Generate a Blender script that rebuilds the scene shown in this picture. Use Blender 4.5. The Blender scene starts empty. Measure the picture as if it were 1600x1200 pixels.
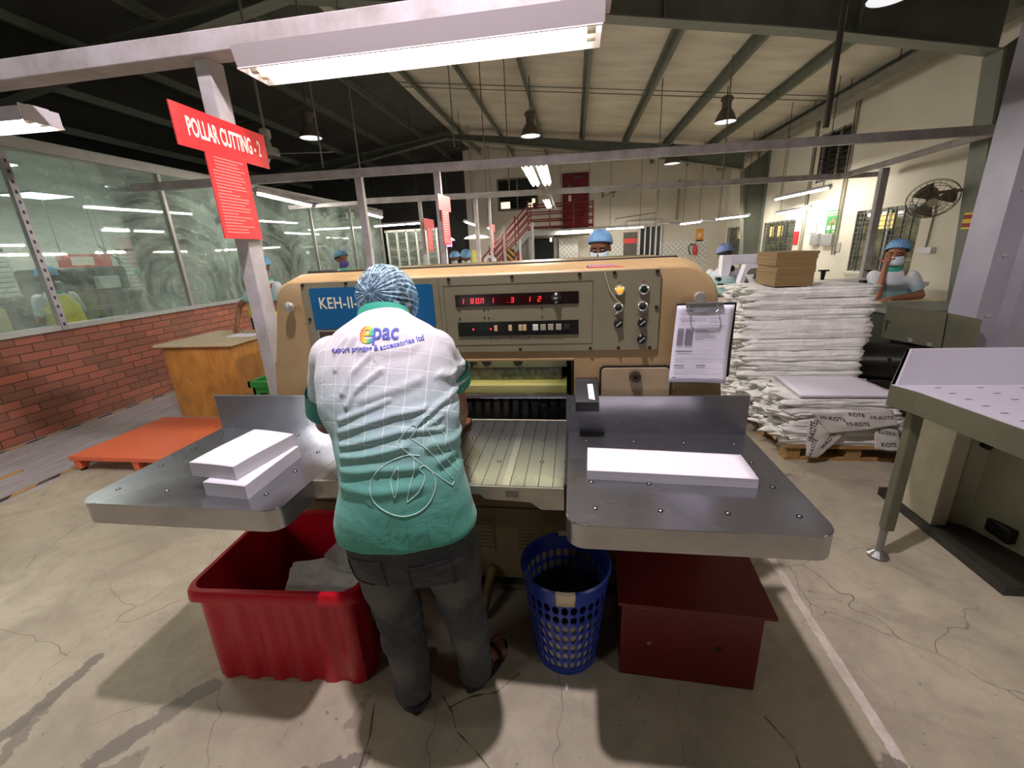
import bpy, bmesh, math, random
from math import sin, cos, pi, radians, sqrt
from mathutils import Vector, Matrix, noise
from mathutils.bvhtree import BVHTree

S = bpy.context.scene
COL = S.collection

# ------------------------------------------------------------------ camera
H = 1.55
YAW, PITCH, ROLL, FPX = radians(-8.742), radians(17.378), radians(-2.793), 662.0
_f = Vector((sin(YAW)*cos(PITCH), cos(YAW)*cos(PITCH), -sin(PITCH)))
_r = Vector((cos(YAW), -sin(YAW), 0.0))
_u = _r.cross(_f)
RT = _r*cos(ROLL) + _u*sin(ROLL)
UP = -_r*sin(ROLL) + _u*cos(ROLL)
cam_data = bpy.data.cameras.new('camera')
cam = bpy.data.objects.new('camera', cam_data)
COL.objects.link(cam)
cam_data.sensor_width = 36.0
cam_data.lens = 36.0*FPX/1600.0
cam_data.clip_start = 0.02
cam_data.clip_end = 200
_m = Matrix((RT, UP, -_f)).transposed().to_4x4()
_m.translation = Vector((0, 0, H))
cam.matrix_world = _m
S.camera = cam

# ------------------------------------------------------------------ view and world
S.view_settings.view_transform = 'Standard'
S.view_settings.look = 'None'
S.view_settings.gamma = 1.0
S.view_settings.use_curve_mapping = False
S.view_settings.exposure = -0.36
world = bpy.data.worlds.new('night')
S.world = world
world.use_nodes = True
world.node_tree.nodes['Background'].inputs[0].default_value = (0.02, 0.025, 0.035, 1)
world.node_tree.nodes['Background'].inputs[1].default_value = 0.3
TUBE = 42.0          # strength of the near fluorescent tubes
TUBE_FAR = 165.0
PENDANT_W = 105.0     # the high bay lamp hanging above the photographer
ROOM_PANEL = 20.0      # ceiling panels inside the glazed press room
def lamp(name, kind, loc, energy, color=(1,1,1), size=0.1, rot=None, sizey=None, spot=None):
    d = bpy.data.lights.new(name, kind)
    d.energy = energy; d.color = color
    if kind == 'AREA':
        d.size = size
        if sizey: d.shape = 'RECTANGLE'; d.size_y = sizey
    else:
        d.shadow_soft_size = size
    if spot: d.spot_size = spot; d.spot_blend = 0.25
    o = bpy.data.objects.new(name, d); COL.objects.link(o)
    o.location = loc
    if rot: o.rotation_euler = rot
    return o
# cool high bay pendant over the place where the photographer stands (casts the table shadows)
lamp('high_bay_lamp', 'SPOT', (-0.37, 0.87, 3.8), PENDANT_W*5.0, (1.0, 0.88, 0.93), 0.05, (0, 0, 0), spot=radians(150))
# unseen fill lamps added to brighten the hall, outside the view
lamp('fill_light', 'AREA', (-3.2, -1.6, 2.45), 30, (1.0, 0.96, 0.90), 1.3, (radians(50), 0, 0), 0.12)
lamp('fill_light', 'AREA', (3.4, -0.8, 2.6), 30, (1.0, 0.96, 0.90), 1.3, (radians(50), 0, 0), 0.12)
lamp('fill_light', 'AREA', (-4.9, 1.0, 2.6), 40, (1.0, 0.97, 0.88), 1.3, (0, 0, 0), 0.12)

def P(px, py, X=None, Y=None, Z=None):
    """a point of the place seen at a pixel of the 1600x1200 photograph, at its own depth"""
    d = RT*((px-800)/FPX) + UP*((600-py)/FPX) + _f
    if X is not None: t = X/d.x
    elif Y is not None: t = Y/d.y
    else: t = (Z-H)/d.z
    return Vector((d.x*t, d.y*t, H+d.z*t))

# ------------------------------------------------------------------ materials
def lin(c):
    def f(v):
        v /= 255.0
        return v/12.92 if v <= 0.04045 else ((v+0.055)/1.055)**2.4
    return (f(c[0]), f(c[1]), f(c[2]), 1.0)

MATS = {}
def mat(name, col, rough=0.5, metal=0.0, var=None, bump=None, emit=None, col2=None, alpha=None, spec=None, aniso=None, sheen=None):
    """procedural material; var=(scale, amount, detail), bump=(scale, strength)"""
    if name in MATS: return MATS[name]
    m = bpy.data.materials.new(name); m.use_nodes = True
    nt = m.node_tree; N = nt.nodes; L = nt.links
    b = N['Principled BSDF']
    b.inputs['Base Color'].default_value = lin(col)
    b.inputs['Roughness'].default_value = rough
    b.inputs['Metallic'].default_value = metal
    if spec is not None: b.inputs['Specular IOR Level'].default_value = spec
    tc = N.new('ShaderNodeTexCoord')
    if var:
        n = N.new('ShaderNodeTexNoise'); n.inputs['Scale'].default_value = var[0]
        n.inputs['Detail'].default_value = var[2] if len(var) > 2 else 4
        n.inputs['Roughness'].default_value = 0.65
        L.new(tc.outputs['Object'], n.inputs['Vector'])
        r = N.new('ShaderNodeMapRange'); r.inputs[1].default_value = 0.3; r.inputs[2].default_value = 0.7
        L.new(n.outputs['Fac'], r.inputs[0])
        mx = N.new('ShaderNodeMix'); mx.data_type = 'RGBA'
        c = lin(col)
        if col2: c2 = lin(col2)
        else: c2 = tuple(max(0, v*(1-var[1])) for v in c[:3]) + (1,)
        mx.inputs[6].default_value = c; mx.inputs[7].default_value = c2
        L.new(r.outputs[0], mx.inputs[0]); L.new(mx.outputs[2], b.inputs['Base Color'])
    if bump:
        n2 = N.new('ShaderNodeTexNoise'); n2.inputs['Scale'].default_value = bump[0]; n2.inputs['Detail'].default_value = 5
        L.new(tc.outputs['Object'], n2.inputs['Vector'])
        bp = N.new('ShaderNodeBump'); bp.inputs['Strength'].default_value = bump[1]; bp.inputs['Distance'].default_value = 0.01
        L.new(n2.outputs['Fac'], bp.inputs['Height']); L.new(bp.outputs[0], b.inputs['Normal'])
    if emit:
        b.inputs['Emission Color'].default_value = lin(col); b.inputs['Emission Strength'].default_value = emit
    MATS[name] = m
    return m

class NT:
    """small helper to wire node graphs"""
    def __init__(s, name, rough=0.5, metal=0.0):
        s.m = bpy.data.materials.new(name); s.m.use_nodes = True
        s.t = s.m.node_tree; s.N = s.t.nodes; s.L = s.t.links
        s.b = s.N['Principled BSDF']; s.b.inputs['Roughness'].default_value = rough; s.b.inputs['Metallic'].default_value = metal
        MATS[name] = s.m
    def n(s, kind, **kw):
        x = s.N.new('ShaderNode'+kind)
        for k, v in kw.items(): setattr(x, k, v)
        return x
    def l(s, a, b): s.L.new(a, b)
    def val(s, sock, v):
        if hasattr(v, 'is_linked') or hasattr(v, 'links'): s.L.new(v, sock)
        else: sock.default_value = v
    def math(s, op, a, b=0.0, c=None, clamp=False):
        x = s.N.new('ShaderNodeMath'); x.operation = op; x.use_clamp = clamp
        s.val(x.inputs[0], a); s.val(x.inputs[1], b)
        if c is not None: s.val(x.inputs[2], c)
        return x.outputs[0]
    def noise(s, vec, scale, detail=4, rough=0.6, dist=0.0):
        x = s.N.new('ShaderNodeTexNoise'); x.inputs['Scale'].default_value = scale
        x.inputs['Detail'].default_value = detail; x.inputs['Roughness'].default_value = rough; x.inputs['Distortion'].default_value = dist
        s.L.new(vec, x.inputs['Vector']); return x.outputs['Fac']
    def rng(s, v, a, b, c=0.0, d=1.0):
        x = s.N.new('ShaderNodeMapRange'); s.L.new(v, x.inputs[0])
        for i, q in enumerate((a, b, c, d)): x.inputs[i+1].default_value = q
        return x.outputs[0]
    def mix(s, f, a, b, blend='MIX'):
        x = s.N.new('ShaderNodeMix'); x.data_type = 'RGBA'; x.blend_type = blend
        s.val(x.inputs[0], f)
        for i, c in ((6, a), (7, b)):
            if isinstance(c, tuple): x.inputs[i].default_value = lin(c) if len(c) == 3 else c
            else: s.L.new(c, x.inputs[i])
        return x.outputs[2]
    def sep(s, vec):
        x = s.N.new('ShaderNodeSeparateXYZ'); s.L.new(vec, x.inputs[0]); return x.outputs
    def comb(s, a, b, c=0.0):
        x = s.N.new('ShaderNodeCombineXYZ'); s.val(x.inputs[0], a); s.val(x.inputs[1], b); s.val(x.inputs[2], c); return x.outputs[0]
    def pos(s): return s.N.new('ShaderNodeNewGeometry').outputs['Position']
    def obj(s): return s.N.new('ShaderNodeTexCoord').outputs['Object']
    def bump(s, h, strength=0.3, dist=0.01):
        x = s.N.new('ShaderNodeBump'); x.inputs['Strength'].default_value = strength; x.inputs['Distance'].default_value = dist
        s.L.new(h, x.inputs['Height']); s.L.new(x.outputs[0], s.b.inputs['Normal'])
    def color(s, c): s.val(s.b.inputs['Base Color'], c if not isinstance(c, tuple) else lin(c))

# ------------------------------------------------------------------ mesh helpers
class MB:
    def __init__(s): s.bm = bmesh.new()
    def box(s, x0, x1, y0, y1, z0, z1, bev=0.0, seg=2, rot=None, piv=None):
        c = Vector(((x0+x1)/2, (y0+y1)/2, (z0+z1)/2))
        M4 = Matrix.Translation(c) @ Matrix.Diagonal((abs(x1-x0), abs(y1-y0), abs(z1-z0), 1))
        if rot is not None:
            pv = Vector(piv) if piv is not None else c
            M4 = Matrix.Translation(pv) @ rot.to_4x4() @ Matrix.Translation(-pv) @ M4
        r = bmesh.ops.create_cube(s.bm, size=1.0, matrix=M4)
        if bev > 0:
            vs = set(r['verts']); es = [e for e in s.bm.edges if e.verts[0] in vs and e.verts[1] in vs]
            bmesh.ops.bevel(s.bm, geom=es, offset=bev, segments=seg, affect='EDGES', profile=0.5)
        return s
    def cyl(s, p0, p1, r0, r1=None, n=16, caps=True):
        p0 = Vector(p0); p1 = Vector(p1); r1 = r0 if r1 is None else r1
        ax = (p1-p0).normalized(); t = ax.orthogonal().normalized(); b = ax.cross(t)
        A = []; B = []
        for i in range(n):
            a = 2*pi*i/n; d = t*cos(a)+b*sin(a)
            A.append(s.bm.verts.new(p0+d*r0)); B.append(s.bm.verts.new(p1+d*r1))
        for i in range(n):
            j = (i+1) % n; s.bm.faces.new((A[i], A[j], B[j], B[i]))
        if caps: s.bm.faces.new(A[::-1]); s.bm.faces.new(B)
        return s
    def tube(s, pts, r, n=8, caps=True, radii=None):
        pts = [Vector(p) for p in pts]; rings = []
        up = None
        for i, p in enumerate(pts):
            d = (pts[min(i+1, len(pts)-1)] - pts[max(i-1, 0)]).normalized()
            t = d.orthogonal().normalized() if up is None else (up - d*up.dot(d)).normalized()
            up = t; b = d.cross(t); rr = radii[i] if radii else r
            rings.append([s.bm.verts.new(p+(t*cos(2*pi*k/n)+b*sin(2*pi*k/n))*rr) for k in range(n)])
        for a, c in zip(rings, rings[1:]):
            for k in range(n):
                j = (k+1) % n; s.bm.faces.new((a[k], a[j], c[j], c[k]))
        if caps: s.bm.faces.new(rings[0][::-1]); s.bm.faces.new(rings[-1])
        return s
    def loft(s, rings, closed=True, cap0=True, cap1=True):
        R = [[s.bm.verts.new(Vector(p)) for p in r] for r in rings]
        n = len(R[0])
        for a, c in zip(R, R[1:]):
            for k in range(n if closed else n-1):
                j = (k+1) % n; s.bm.faces.new((a[k], a[j], c[j], c[k]))
        if cap0: s.bm.faces.new(R[0][::-1])
        if cap1: s.bm.faces.new(R[-1])
        return s
    def prism(s, pts, axis, a, b):
        """extrude a 2-D outline along an axis: axis 'x' -> pts (y,z), 'y' -> (x,z), 'z' -> (x,y)"""
        def mk(p, t):
            return {'x': (t, p[0], p[1]), 'y': (p[0], t, p[1]), 'z': (p[0], p[1], t)}[axis]
        A = [s.bm.verts.new(mk(p, a)) for p in pts]; B = [s.bm.verts.new(mk(p, b)) for p in pts]
        n = len(pts)
        for i in range(n):
            j = (i+1) % n; s.bm.faces.new((A[i], A[j], B[j], B[i]))
        s.bm.faces.new(A[::-1]); s.bm.faces.new(B)
        return s
    def lathe(s, prof, c=(0, 0, 0), n=32, axis=Vector((0, 0, 1)), caps=False):
        c = Vector(c); ax = Vector(axis).normalized(); t = ax.orthogonal().normalized(); b = ax.cross(t)
        rings = [[s.bm.verts.new(c+ax*z+(t*cos(2*pi*k/n)+b*sin(2*pi*k/n))*max(r, 1e-4)) for k in range(n)] for r, z in prof]
        for a, d in zip(rings, rings[1:]):
            for k in range(n):
                j = (k+1) % n; s.bm.faces.new((a[k], a[j], d[j], d[k]))
        if caps: s.bm.faces.new(rings[0][::-1]); s.bm.faces.new(rings[-1])
        return s
    def sphere(s, c, r, sc=(1, 1, 1), u=16, v=10, rot=None):
        M4 = Matrix.Translation(Vector(c)) @ (rot.to_4x4() if rot is not None else Matrix.Identity(4)) @ Matrix.Diagonal((sc[0]*r, sc[1]*r, sc[2]*r, 1))
        bmesh.ops.create_uvsphere(s.bm, u_segments=u, v_segments=v, radius=1.0, matrix=M4); return s
    def limb(s, p0, p1, r0, r1, n=18):
        """rounded cone"""
        p0 = Vector(p0); p1 = Vector(p1); L = (p1-p0).length
        if L < 1e-6: return s.sphere(p0, r0)
        ax = (p1-p0)/L; prof = []
        for i in range(5): a = pi/2*i/5; prof.append((r0*sin(a) if i else 1e-4, -r0*cos(a)))
        prof.append((r0, 0)); prof.append((r1, L))
        for i in range(1, 6): a = pi/2*i/5; prof.append((r1*cos(a) if i < 5 else 1e-4, L+r1*sin(a)))
        s.lathe(prof, p0, n, ax, caps=True); return s
    def quad(s, a, b, c, d):
        s.bm.faces.new([s.bm.verts.new(Vector(p)) for p in (a, b, c, d)]); return s
    def poly(s, pts):
        s.bm.faces.new([s.bm.verts.new(Vector(p)) for p in pts]); return s
    def sheet(s, nx, ny, fn):
        """grid surface: fn(u,v)->point"""
        V = [[s.bm.verts.new(Vector(fn(i/nx, j/ny))) for i in range(nx+1)] for j in range(ny+1)]
        for j in range(ny):
            for i in range(nx): s.bm.faces.new((V[j][i], V[j][i+1], V[j+1][i+1], V[j+1][i]))
        return s
    def mesh(s, me, M4=None):
        b2 = bmesh.new(); b2.from_mesh(me)
        if M4 is not None: b2.transform(M4)
        tmp = bpy.data.meshes.new('tmp'); b2.to_mesh(tmp); b2.free()
        s.bm.from_mesh(tmp); bpy.data.meshes.remove(tmp); return s
    def build(s, name, m, parent=None, world=False, smooth=False, label=None, solid=None):
        bmesh.ops.recalc_face_normals(s.bm, faces=s.bm.faces)
        me = bpy.data.meshes.new(name); 
        o = bpy.data.objects.new(name, me)
        if parent is not None and world:
            off = Vector(parent.location)
            if parent.parent: off += Vector(parent.parent.location)
            s.bm.transform(Matrix.Translation(-off))
        s.bm.to_mesh(me); s.bm.free()
        if smooth:
            for p in me.polygons: p.use_smooth = True
            try: me.set_sharp_from_angle(angle=radians(40))
            except Exception: pass
        for k in (m if isinstance(m, (list, tuple)) else [m]): me.materials.append(k)
        COL.objects.link(o)
        if parent is not None: o.parent = parent
        if label: o['label'] = label
        if solid:
            md = o.modifiers.new('solid', 'SOLIDIFY'); md.thickness = solid; md.offset = 0
        return o

def thing(name, label, cat, loc=(0, 0, 0), rotz=0.0, group=None):
    o = bpy.data.objects.new(name, None); COL.objects.link(o)
    o.empty_display_size = 0.1
    o.location = loc; o.rotation_euler = (0, 0, rotz)
    return tag(o, label, cat, group)
def tag(o, label, cat, group=None, kind=None):
    o['label'] = label; o['category'] = cat
    if group: o['group'] = group
    if kind: o['kind'] = kind
    return o
def struct(o):
    o['kind'] = 'structure'; return o
def children(o): return [c for c in bpy.data.objects if c.parent == o]
def copy_tree(o, parent=None):
    c = o.copy(); COL.objects.link(c)
    if parent is not None: c.parent = parent
    for ch in children(o): copy_tree(ch, c)
    return c
def recenter(o):
    """move a single-mesh thing's origin to the middle of its underside"""
    me = o.data; xs = [v.co for v in me.vertices]
    c = Vector(((min(v.x for v in xs)+max(v.x for v in xs))/2, (min(v.y for v in xs)+max(v.y for v in xs))/2, min(v.z for v in xs)))
    me.transform(Matrix.Translation(-c)); o.location = Vector(o.location)+c
    return o
def rrect(x0, x1, y0, y1, r, n=6, rs=None):
    """rounded rectangle outline; rs = radii of (x0y0, x1y0, x1y1, x0y1)"""
    rs = rs or (r, r, r, r); out = []
    for (cx, cy, sx, sy, a0), q in zip(((x0, y0, 1, 1, pi), (x1, y0, -1, 1, 1.5*pi), (x1, y1, -1, -1, 0), (x0, y1, 1, -1, .5*pi)), rs):
        if q < 1e-5: out.append((cx, cy)); continue
        for i in range(n+1):
            a = a0+pi/2*i/n; out.append((cx+sx*q+q*cos(a), cy+sy*q+q*sin(a)))
    return out
def bake(o):
    """replace modifiers by their result"""
    dg = bpy.context.evaluated_depsgraph_get(); dg.update()
    me = bpy.data.meshes.new_from_object(o.evaluated_get(dg))
    o.modifiers.clear(); o.data = me
    for p in me.polygons: p.use_smooth = True
    return o
def remesh(o, voxel, it=4, fac=0.5):
    md = o.modifiers.new('r', 'REMESH'); md.mode = 'VOXEL'; md.voxel_size = voxel
    sm = o.modifiers.new('s', 'SMOOTH'); sm.iterations = it; sm.factor = fac
    mats = list(o.data.materials); bake(o)
    if not len(o.data.materials):
        for k in mats: o.data.materials.append(k)
    return o
def text_mesh(txt, size, bold=0.0, extrude=0.0, sx=1.0, align='CENTER', shear=0.0, spacing=1.0, res=3):
    c = bpy.data.curves.new('t', 'FONT'); c.body = txt; c.size = size; c.offset = bold; c.extrude = extrude
    c.align_x = align; c.align_y = 'CENTER'; c.shear = shear; c.space_character = spacing; c.resolution_u = res
    o = bpy.data.objects.new('t', c); COL.objects.link(o)
    dg = bpy.context.evaluated_depsgraph_get(); dg.update()
    me = bpy.data.meshes.new_from_object(o.evaluated_get(dg))
    bpy.data.objects.remove(o); bpy.data.curves.remove(c)
    if sx != 1.0: me.transform(Matrix.Diagonal((sx, 1, 1, 1)))
    return me
def frame(o, x, y, z=None):
    """matrix that maps local x,y,z to the given directions with origin o"""
    x = Vector(x).normalized(); y = Vector(y).normalized(); z = Vector(z).normalized() if z is not None else x.cross(y).normalized()
    m = Matrix((x, y, z)).transposed().to_4x4(); m.translation = Vector(o); return m
XZ = lambda o: frame(o, (1, 0, 0), (0, 0, 1))     # writing on a face that looks towards -Y
rnd = random.Random(7)
# ================================================================== THE SETTING
# ---- floor: cream worn concrete, cracks, dark patches, a grey walkway by the brick wall
def floor_mat():
    g = NT('floor_concrete', 0.42); p = g.pos(); x, y, z = g.sep(p)
    big = g.noise(p, 0.9, 5, 0.6); fine = g.noise(p, 14, 6, 0.7); mid = g.noise(p, 3.5, 5, 0.65, 0.6); rgn = g.noise(p, 13, 4, .7)
    base = g.mix(g.rng(big, 0.3, 0.7), (188, 179, 158), (150, 141, 123))
    base = g.mix(g.math('MULTIPLY', g.rng(mid, 0.42, 0.72), 0.7), base, (136, 127, 112))
    base = g.mix(g.math('MULTIPLY', g.rng(fine, 0.5, 0.75), 0.5), base, (140, 132, 118))
    st = g.noise(g.comb(g.math('MULTIPLY', g.math('ADD', x, g.math('MULTIPLY', y, -0.6)), 4.0), g.math('MULTIPLY', g.math('ADD', y, g.math('MULTIPLY', x, 0.6)), 22.0)), 1.0, 4, 0.7)
    base = g.mix(g.math('MULTIPLY', g.rng(st, 0.55, 0.8), 0.3), base, (130, 122, 108))
    # grey walkway
    wk = g.math('MULTIPLY', g.math('LESS_THAN', g.math('ADD', x, g.math('MULTIPLY', g.math('SUBTRACT', mid, 0.5), 0.12)), -4.02), 1.0)
    grey = g.mix(g.rng(g.noise(g.comb(g.math('MULTIPLY', x, 9), g.math('MULTIPLY', y, 1.2)), 2.0, 5), 0.3, 0.7), (168, 163, 168), (134, 130, 132))
    base = g.mix(wk, base, grey)
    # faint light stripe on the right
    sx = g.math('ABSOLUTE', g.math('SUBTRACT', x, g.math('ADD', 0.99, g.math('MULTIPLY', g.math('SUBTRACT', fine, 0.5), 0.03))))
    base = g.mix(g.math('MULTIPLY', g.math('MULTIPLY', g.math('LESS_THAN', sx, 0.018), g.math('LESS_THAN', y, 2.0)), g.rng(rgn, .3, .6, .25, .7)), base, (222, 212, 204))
    # dirt specks
    sp = g.noise(p, 46, 2, 0.5); base = g.mix(g.math('MULTIPLY', g.rng(sp, 0.70, 0.76), 0.7), base, (84, 76, 66))
    # dark mortar patches at the lower left: distance to segments, ragged
    def seg(ax, ay, bx, by, w, amt, rag=0.12):
        dx, dy = bx-ax, by-ay; L2 = dx*dx+dy*dy
        t = g.math('DIVIDE', g.math('ADD', g.math('MULTIPLY', g.math('SUBTRACT', x, ax), dx), g.math('MULTIPLY', g.math('SUBTRACT', y, ay), dy)), L2, clamp=True)
        ex = g.math('SUBTRACT', x, g.math('ADD', ax, g.math('MULTIPLY', t, dx))); ey = g.math('SUBTRACT', y, g.math('ADD', ay, g.math('MULTIPLY', t, dy)))
        d = g.math('SQRT', g.math('ADD', g.math('MULTIPLY', ex, ex), g.math('MULTIPLY', ey, ey)))
        d = g.math('ADD', d, g.math('MULTIPLY', g.math('SUBTRACT', rgn, 0.5), rag))
        return g.math('MULTIPLY', g.rng(d, w, w*0.8), amt)
    for a, b, w, amt in ((P(150, 1030, Z=0), P(5, 1150, Z=0), .03, .85), (P(60, 1110, Z=0), P(0, 1190, Z=0), .03, .7), (P(325, 1075, Z=0), P(160, 1180, Z=0), .045, .85), (P(210, 1190, Z=0), P(130, 1215, Z=0), .03, .6),
                         (P(560, 1185, Z=0), P(470, 1215, Z=0), .03, .8), (P(1390, 1195, Z=0), P(1420, 1215, Z=0), .03, .8), (P(550, 1130, Z=0), P(575, 1090, Z=0), .02, .5)):
        base = g.mix(seg(a.x, a.y, b.x, b.y, w, amt), base, (108, 100, 92))
    # the branching crack in front of the worker
    for pts in (((690, 1085), (706, 1112), (713, 1142), (742, 1172), (768, 1205)), ((704, 1104), (738, 1088), (775, 1082), (812, 1052)), ((560, 1205), (578, 1150), (585, 1100)), ((1195, 1120), (1240, 1170), (1252, 1205))):
        for a_, b_ in zip(pts, pts[1:]):
            a_ = P(*a_, Z=0); b_ = P(*b_, Z=0); base = g.mix(seg(a_.x, a_.y, b_.x, b_.y, .0024, .85, .014), base, (62, 50, 38))
    # cracks
    wv = g.n('VectorMath', operation='ADD'); g.l(p, wv.inputs[0])
    dn = g.n('TexNoise'); dn.inputs['Scale'].default_value = 5; g.l(p, dn.inputs['Vector'])
    sc = g.n('VectorMath', operation='SCALE'); g.l(dn.outputs['Color'], sc.inputs[0]); sc.inputs['Scale'].default_value = 0.16; g.l(sc.outputs[0], wv.inputs[1])
    vo = g.n('TexVoronoi', feature='DISTANCE_TO_EDGE'); vo.inputs['Scale'].default_value = 1.9; g.l(wv.outputs[0], vo.inputs['Vector'])
    ck = g.rng(vo.outputs['Distance'], 0.0, 0.0045, 1.0, 0.0)
    mask = g.rng(g.noise(p, 1.3, 2), 0.42, 0.55)
    ck = g.math('MULTIPLY', ck, mask)
    base = g.mix(g.math('MULTIPLY', ck, 0.8), base, (78, 66, 52))
    g.color(base); g.bump(g.math('SUBTRACT', g.math('MULTIPLY', fine, 0.25), ck), 0.25, 0.006)
    g.val(g.b.inputs['Roughness'], g.rng(mid, 0.3, 0.7, 0.34, 0.6))
    return g.m
m = MB(); m.box(-9.8, 5.3, -3.5, 16.3, -0.1, 0.0)
struct(m.build('floor', floor_mat()))

# hazard tape on the floor along the walkway
def tape_mat():
    g = NT('hazard_tape', 0.5); p = g.pos(); x, y, z = g.sep(p)
    s = g.math('FRACT', g.math('MULTIPLY', g.math('ADD', y, g.math('MULTIPLY', x, 1.2)), 3.1))
    k = g.math('LESS_THAN', s, 0.5)
    g.color(g.mix(g.rng(g.noise(p, 9, 4), 0.5, 0.75), g.mix(k, (176, 132, 66), (52, 40, 34)), (130, 120, 110)))
    return g.m
TAPE = tape_mat()
def tape(x0, x1, y0, y1, label):
    m = MB(); m.box(x0, x1, y0, y1, 0.0005, 0.003)
    o = recenter(m.build('floor_tape', TAPE)); tag(o, label, 'tape', 'hazard tape on the floor')
tape(-4.13, -4.085, 1.6, 3.6, 'black and yellow floor tape leading to the orange platform')
tape(-5.24, -5.195, 1.8, 8.5, 'black and yellow floor tape along the foot of the brick wall')
tape(-4.58, -4.53, 0.4, 2.55, 'short length of black and yellow floor tape at the far left edge')

# ---- left: low brick wall with glazing
def brick_mat():
    g = NT('red_brick', 0.75); p = g.pos(); x, y, z = g.sep(p)
    v = g.comb(y, z, 0)
    b = g.n('TexBrick'); g.l(v, b.inputs['Vector'])
    b.inputs['Scale'].default_value = 1.0; b.inputs['Brick Width'].default_value = 0.252; b.inputs['Row Height'].default_value = 0.082
    b.inputs['Mortar Size'].default_value = 0.006; b.inputs['Mortar Smooth'].default_value = 0.3; b.inputs['Bias'].default_value = 0.1
    b.inputs['Color1'].default_value = lin((172, 98, 76)); b.inputs['Color2'].default_value = lin((128, 82, 66)); b.inputs['Mortar'].default_value = lin((84, 52, 44))
    n = g.noise(p, 6, 5); n2 = g.noise(p, 60, 3)
    c = g.mix(g.math('MULTIPLY', g.rng(n, 0.4, 0.75), 0.5), b.outputs['Color'], (120, 92, 76))
    g.color(c); g.bump(g.math('ADD', g.math('MULTIPLY', b.outputs['Fac'], -1.0), g.math('MULTIPLY', n2, 0.3)), 0.7, 0.008)
    return g.m
XW = -5.28
m = MB(); m.box(XW-0.12, XW, -3.5, 12.0, 0, 0.985)
struct(m.build('wall_left', brick_mat()))
GREYP = mat('grey_paint_steel', (158, 156, 152), 0.45, 0.2, var=(7, .22), bump=(30, .08))
GREYD = mat('grey_steel_dull', (120, 118, 112), 0.5, 0.3, var=(9, .3))
ALU = mat('aluminium', (186, 188, 190), 0.35, 0.6, var=(12, .15))
m = MB(); m.box(XW-0.13, XW+0.03, -3.5, 12.0, 0.985, 1.035); struct(m.build('trim_1', ALU))
m = MB(); m.box(XW-0.1, XW+0.06, -3.5, 12.0, 2.70, 2.80, .004); struct(m.build('trim_2', GREYP))
# glass
def glass_mat(name='dirty_glass', dirt=1.0):
    g = NT(name, 0.05); p = g.pos(); x, y, z = g.sep(p)
    N = g.N; out = N['Material Output']
    tr = N.new('ShaderNodeBsdfTransparent'); tr.inputs[0].default_value = (0.90, 0.95, 0.92, 1)
    gl = N.new('ShaderNodeBsdfGlossy'); gl.inputs['Roughness'].default_value = 0.03
    fr = N.new('ShaderNodeFresnel'); fr.inputs[0].default_value = 1.5
    m1 = N.new('ShaderNodeMixShader'); g.l(g.math('MULTIPLY', fr.outputs[0], 1.2, clamp=True), m1.inputs[0]); g.l(tr.outputs[0], m1.inputs[1]); g.l(gl.outputs[0], m1.inputs[2])
    df = N.new('ShaderNodeBsdfDiffuse'); df.inputs[0].default_value = lin((206, 216, 208))
    tl = N.new('ShaderNodeBsdfTranslucent'); tl.inputs[0].default_value = lin((214, 226, 216))
    ad = N.new('ShaderNodeMixShader'); ad.inputs[0].default_value = 0.5; g.l(df.outputs[0], ad.inputs[1]); g.l(tl.outputs[0], ad.inputs[2])
    # wiping arcs, one set per pane
    yy = g.math('SUBTRACT', g.math('MODULO', g.math('ADD', y, 20.0), 1.63), 0.8)
    wob = g.noise(p, 2.2, 3, 0.6)
    rr = g.math('SQRT', g.math('ADD', g.math('MULTIPLY', yy, yy), g.math('POWER', g.math('MULTIPLY', g.math('SUBTRACT', z, 1.25), 1.25), 2.0)))
    rr = g.math('ADD', rr, g.math('MULTIPLY', wob, 0.30))
    an = g.math('ARCTAN2', yy, g.math('SUBTRACT', z, 1.2))
    arc = g.noise(g.comb(g.math('MULTIPLY', rr, 11.0), g.math('MULTIPLY', an, .55), 0), 1.0, 5, 0.7)
    haze = g.noise(p, 1.4, 3)
    dirtf = g.math('ADD', g.math('MULTIPLY', g.rng(arc, 0.42, 0.72), 0.24), g.math('ADD', .02, g.math('MULTIPLY', g.rng(haze, 0.3, 0.7), 0.22)))
    spl = g.noise(p, 9, 4, 0.75, 1.5)
    dirtf = g.math('ADD', dirtf, g.math('MULTIPLY', g.rng(spl, 0.6, 0.66), 0.22))
    m2 = N.new('ShaderNodeMixShader'); g.l(g.math('MULTIPLY', dirtf, dirt, clamp=True), m2.inputs[0]); g.l(m1.outputs[0], m2.inputs[1]); g.l(ad.outputs[0], m2.inputs[2])
    g.l(m2.outputs[0], out.inputs['Surface'])
    return g.m
GLASS = glass_mat(dirt=.8)
mull_y = [-1.2, 0.43, 2.06, 3.70, 5.29, 6.92, 8.55, 10.2, 11.85]
for i in range(len(mull_y)-1):
    m = MB(); m.box(XW-0.004, XW+0.002, mull_y[i]+.02, mull_y[i+1]-.02, 1.035, 2.70)
    struct(m.build('window_%d' % (i+1), GLASS))
HOLE = mat('slot_dark', (52, 48, 70), 0.7)
for i, y in enumerate(mull_y):
    m = MB()
    m.box(XW-0.02, XW+0.035, y-.022, y+.022, 1.03, 2.70, .003)
    o = struct(m.build('trim_%d' % (10+i), GREYP))
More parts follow.
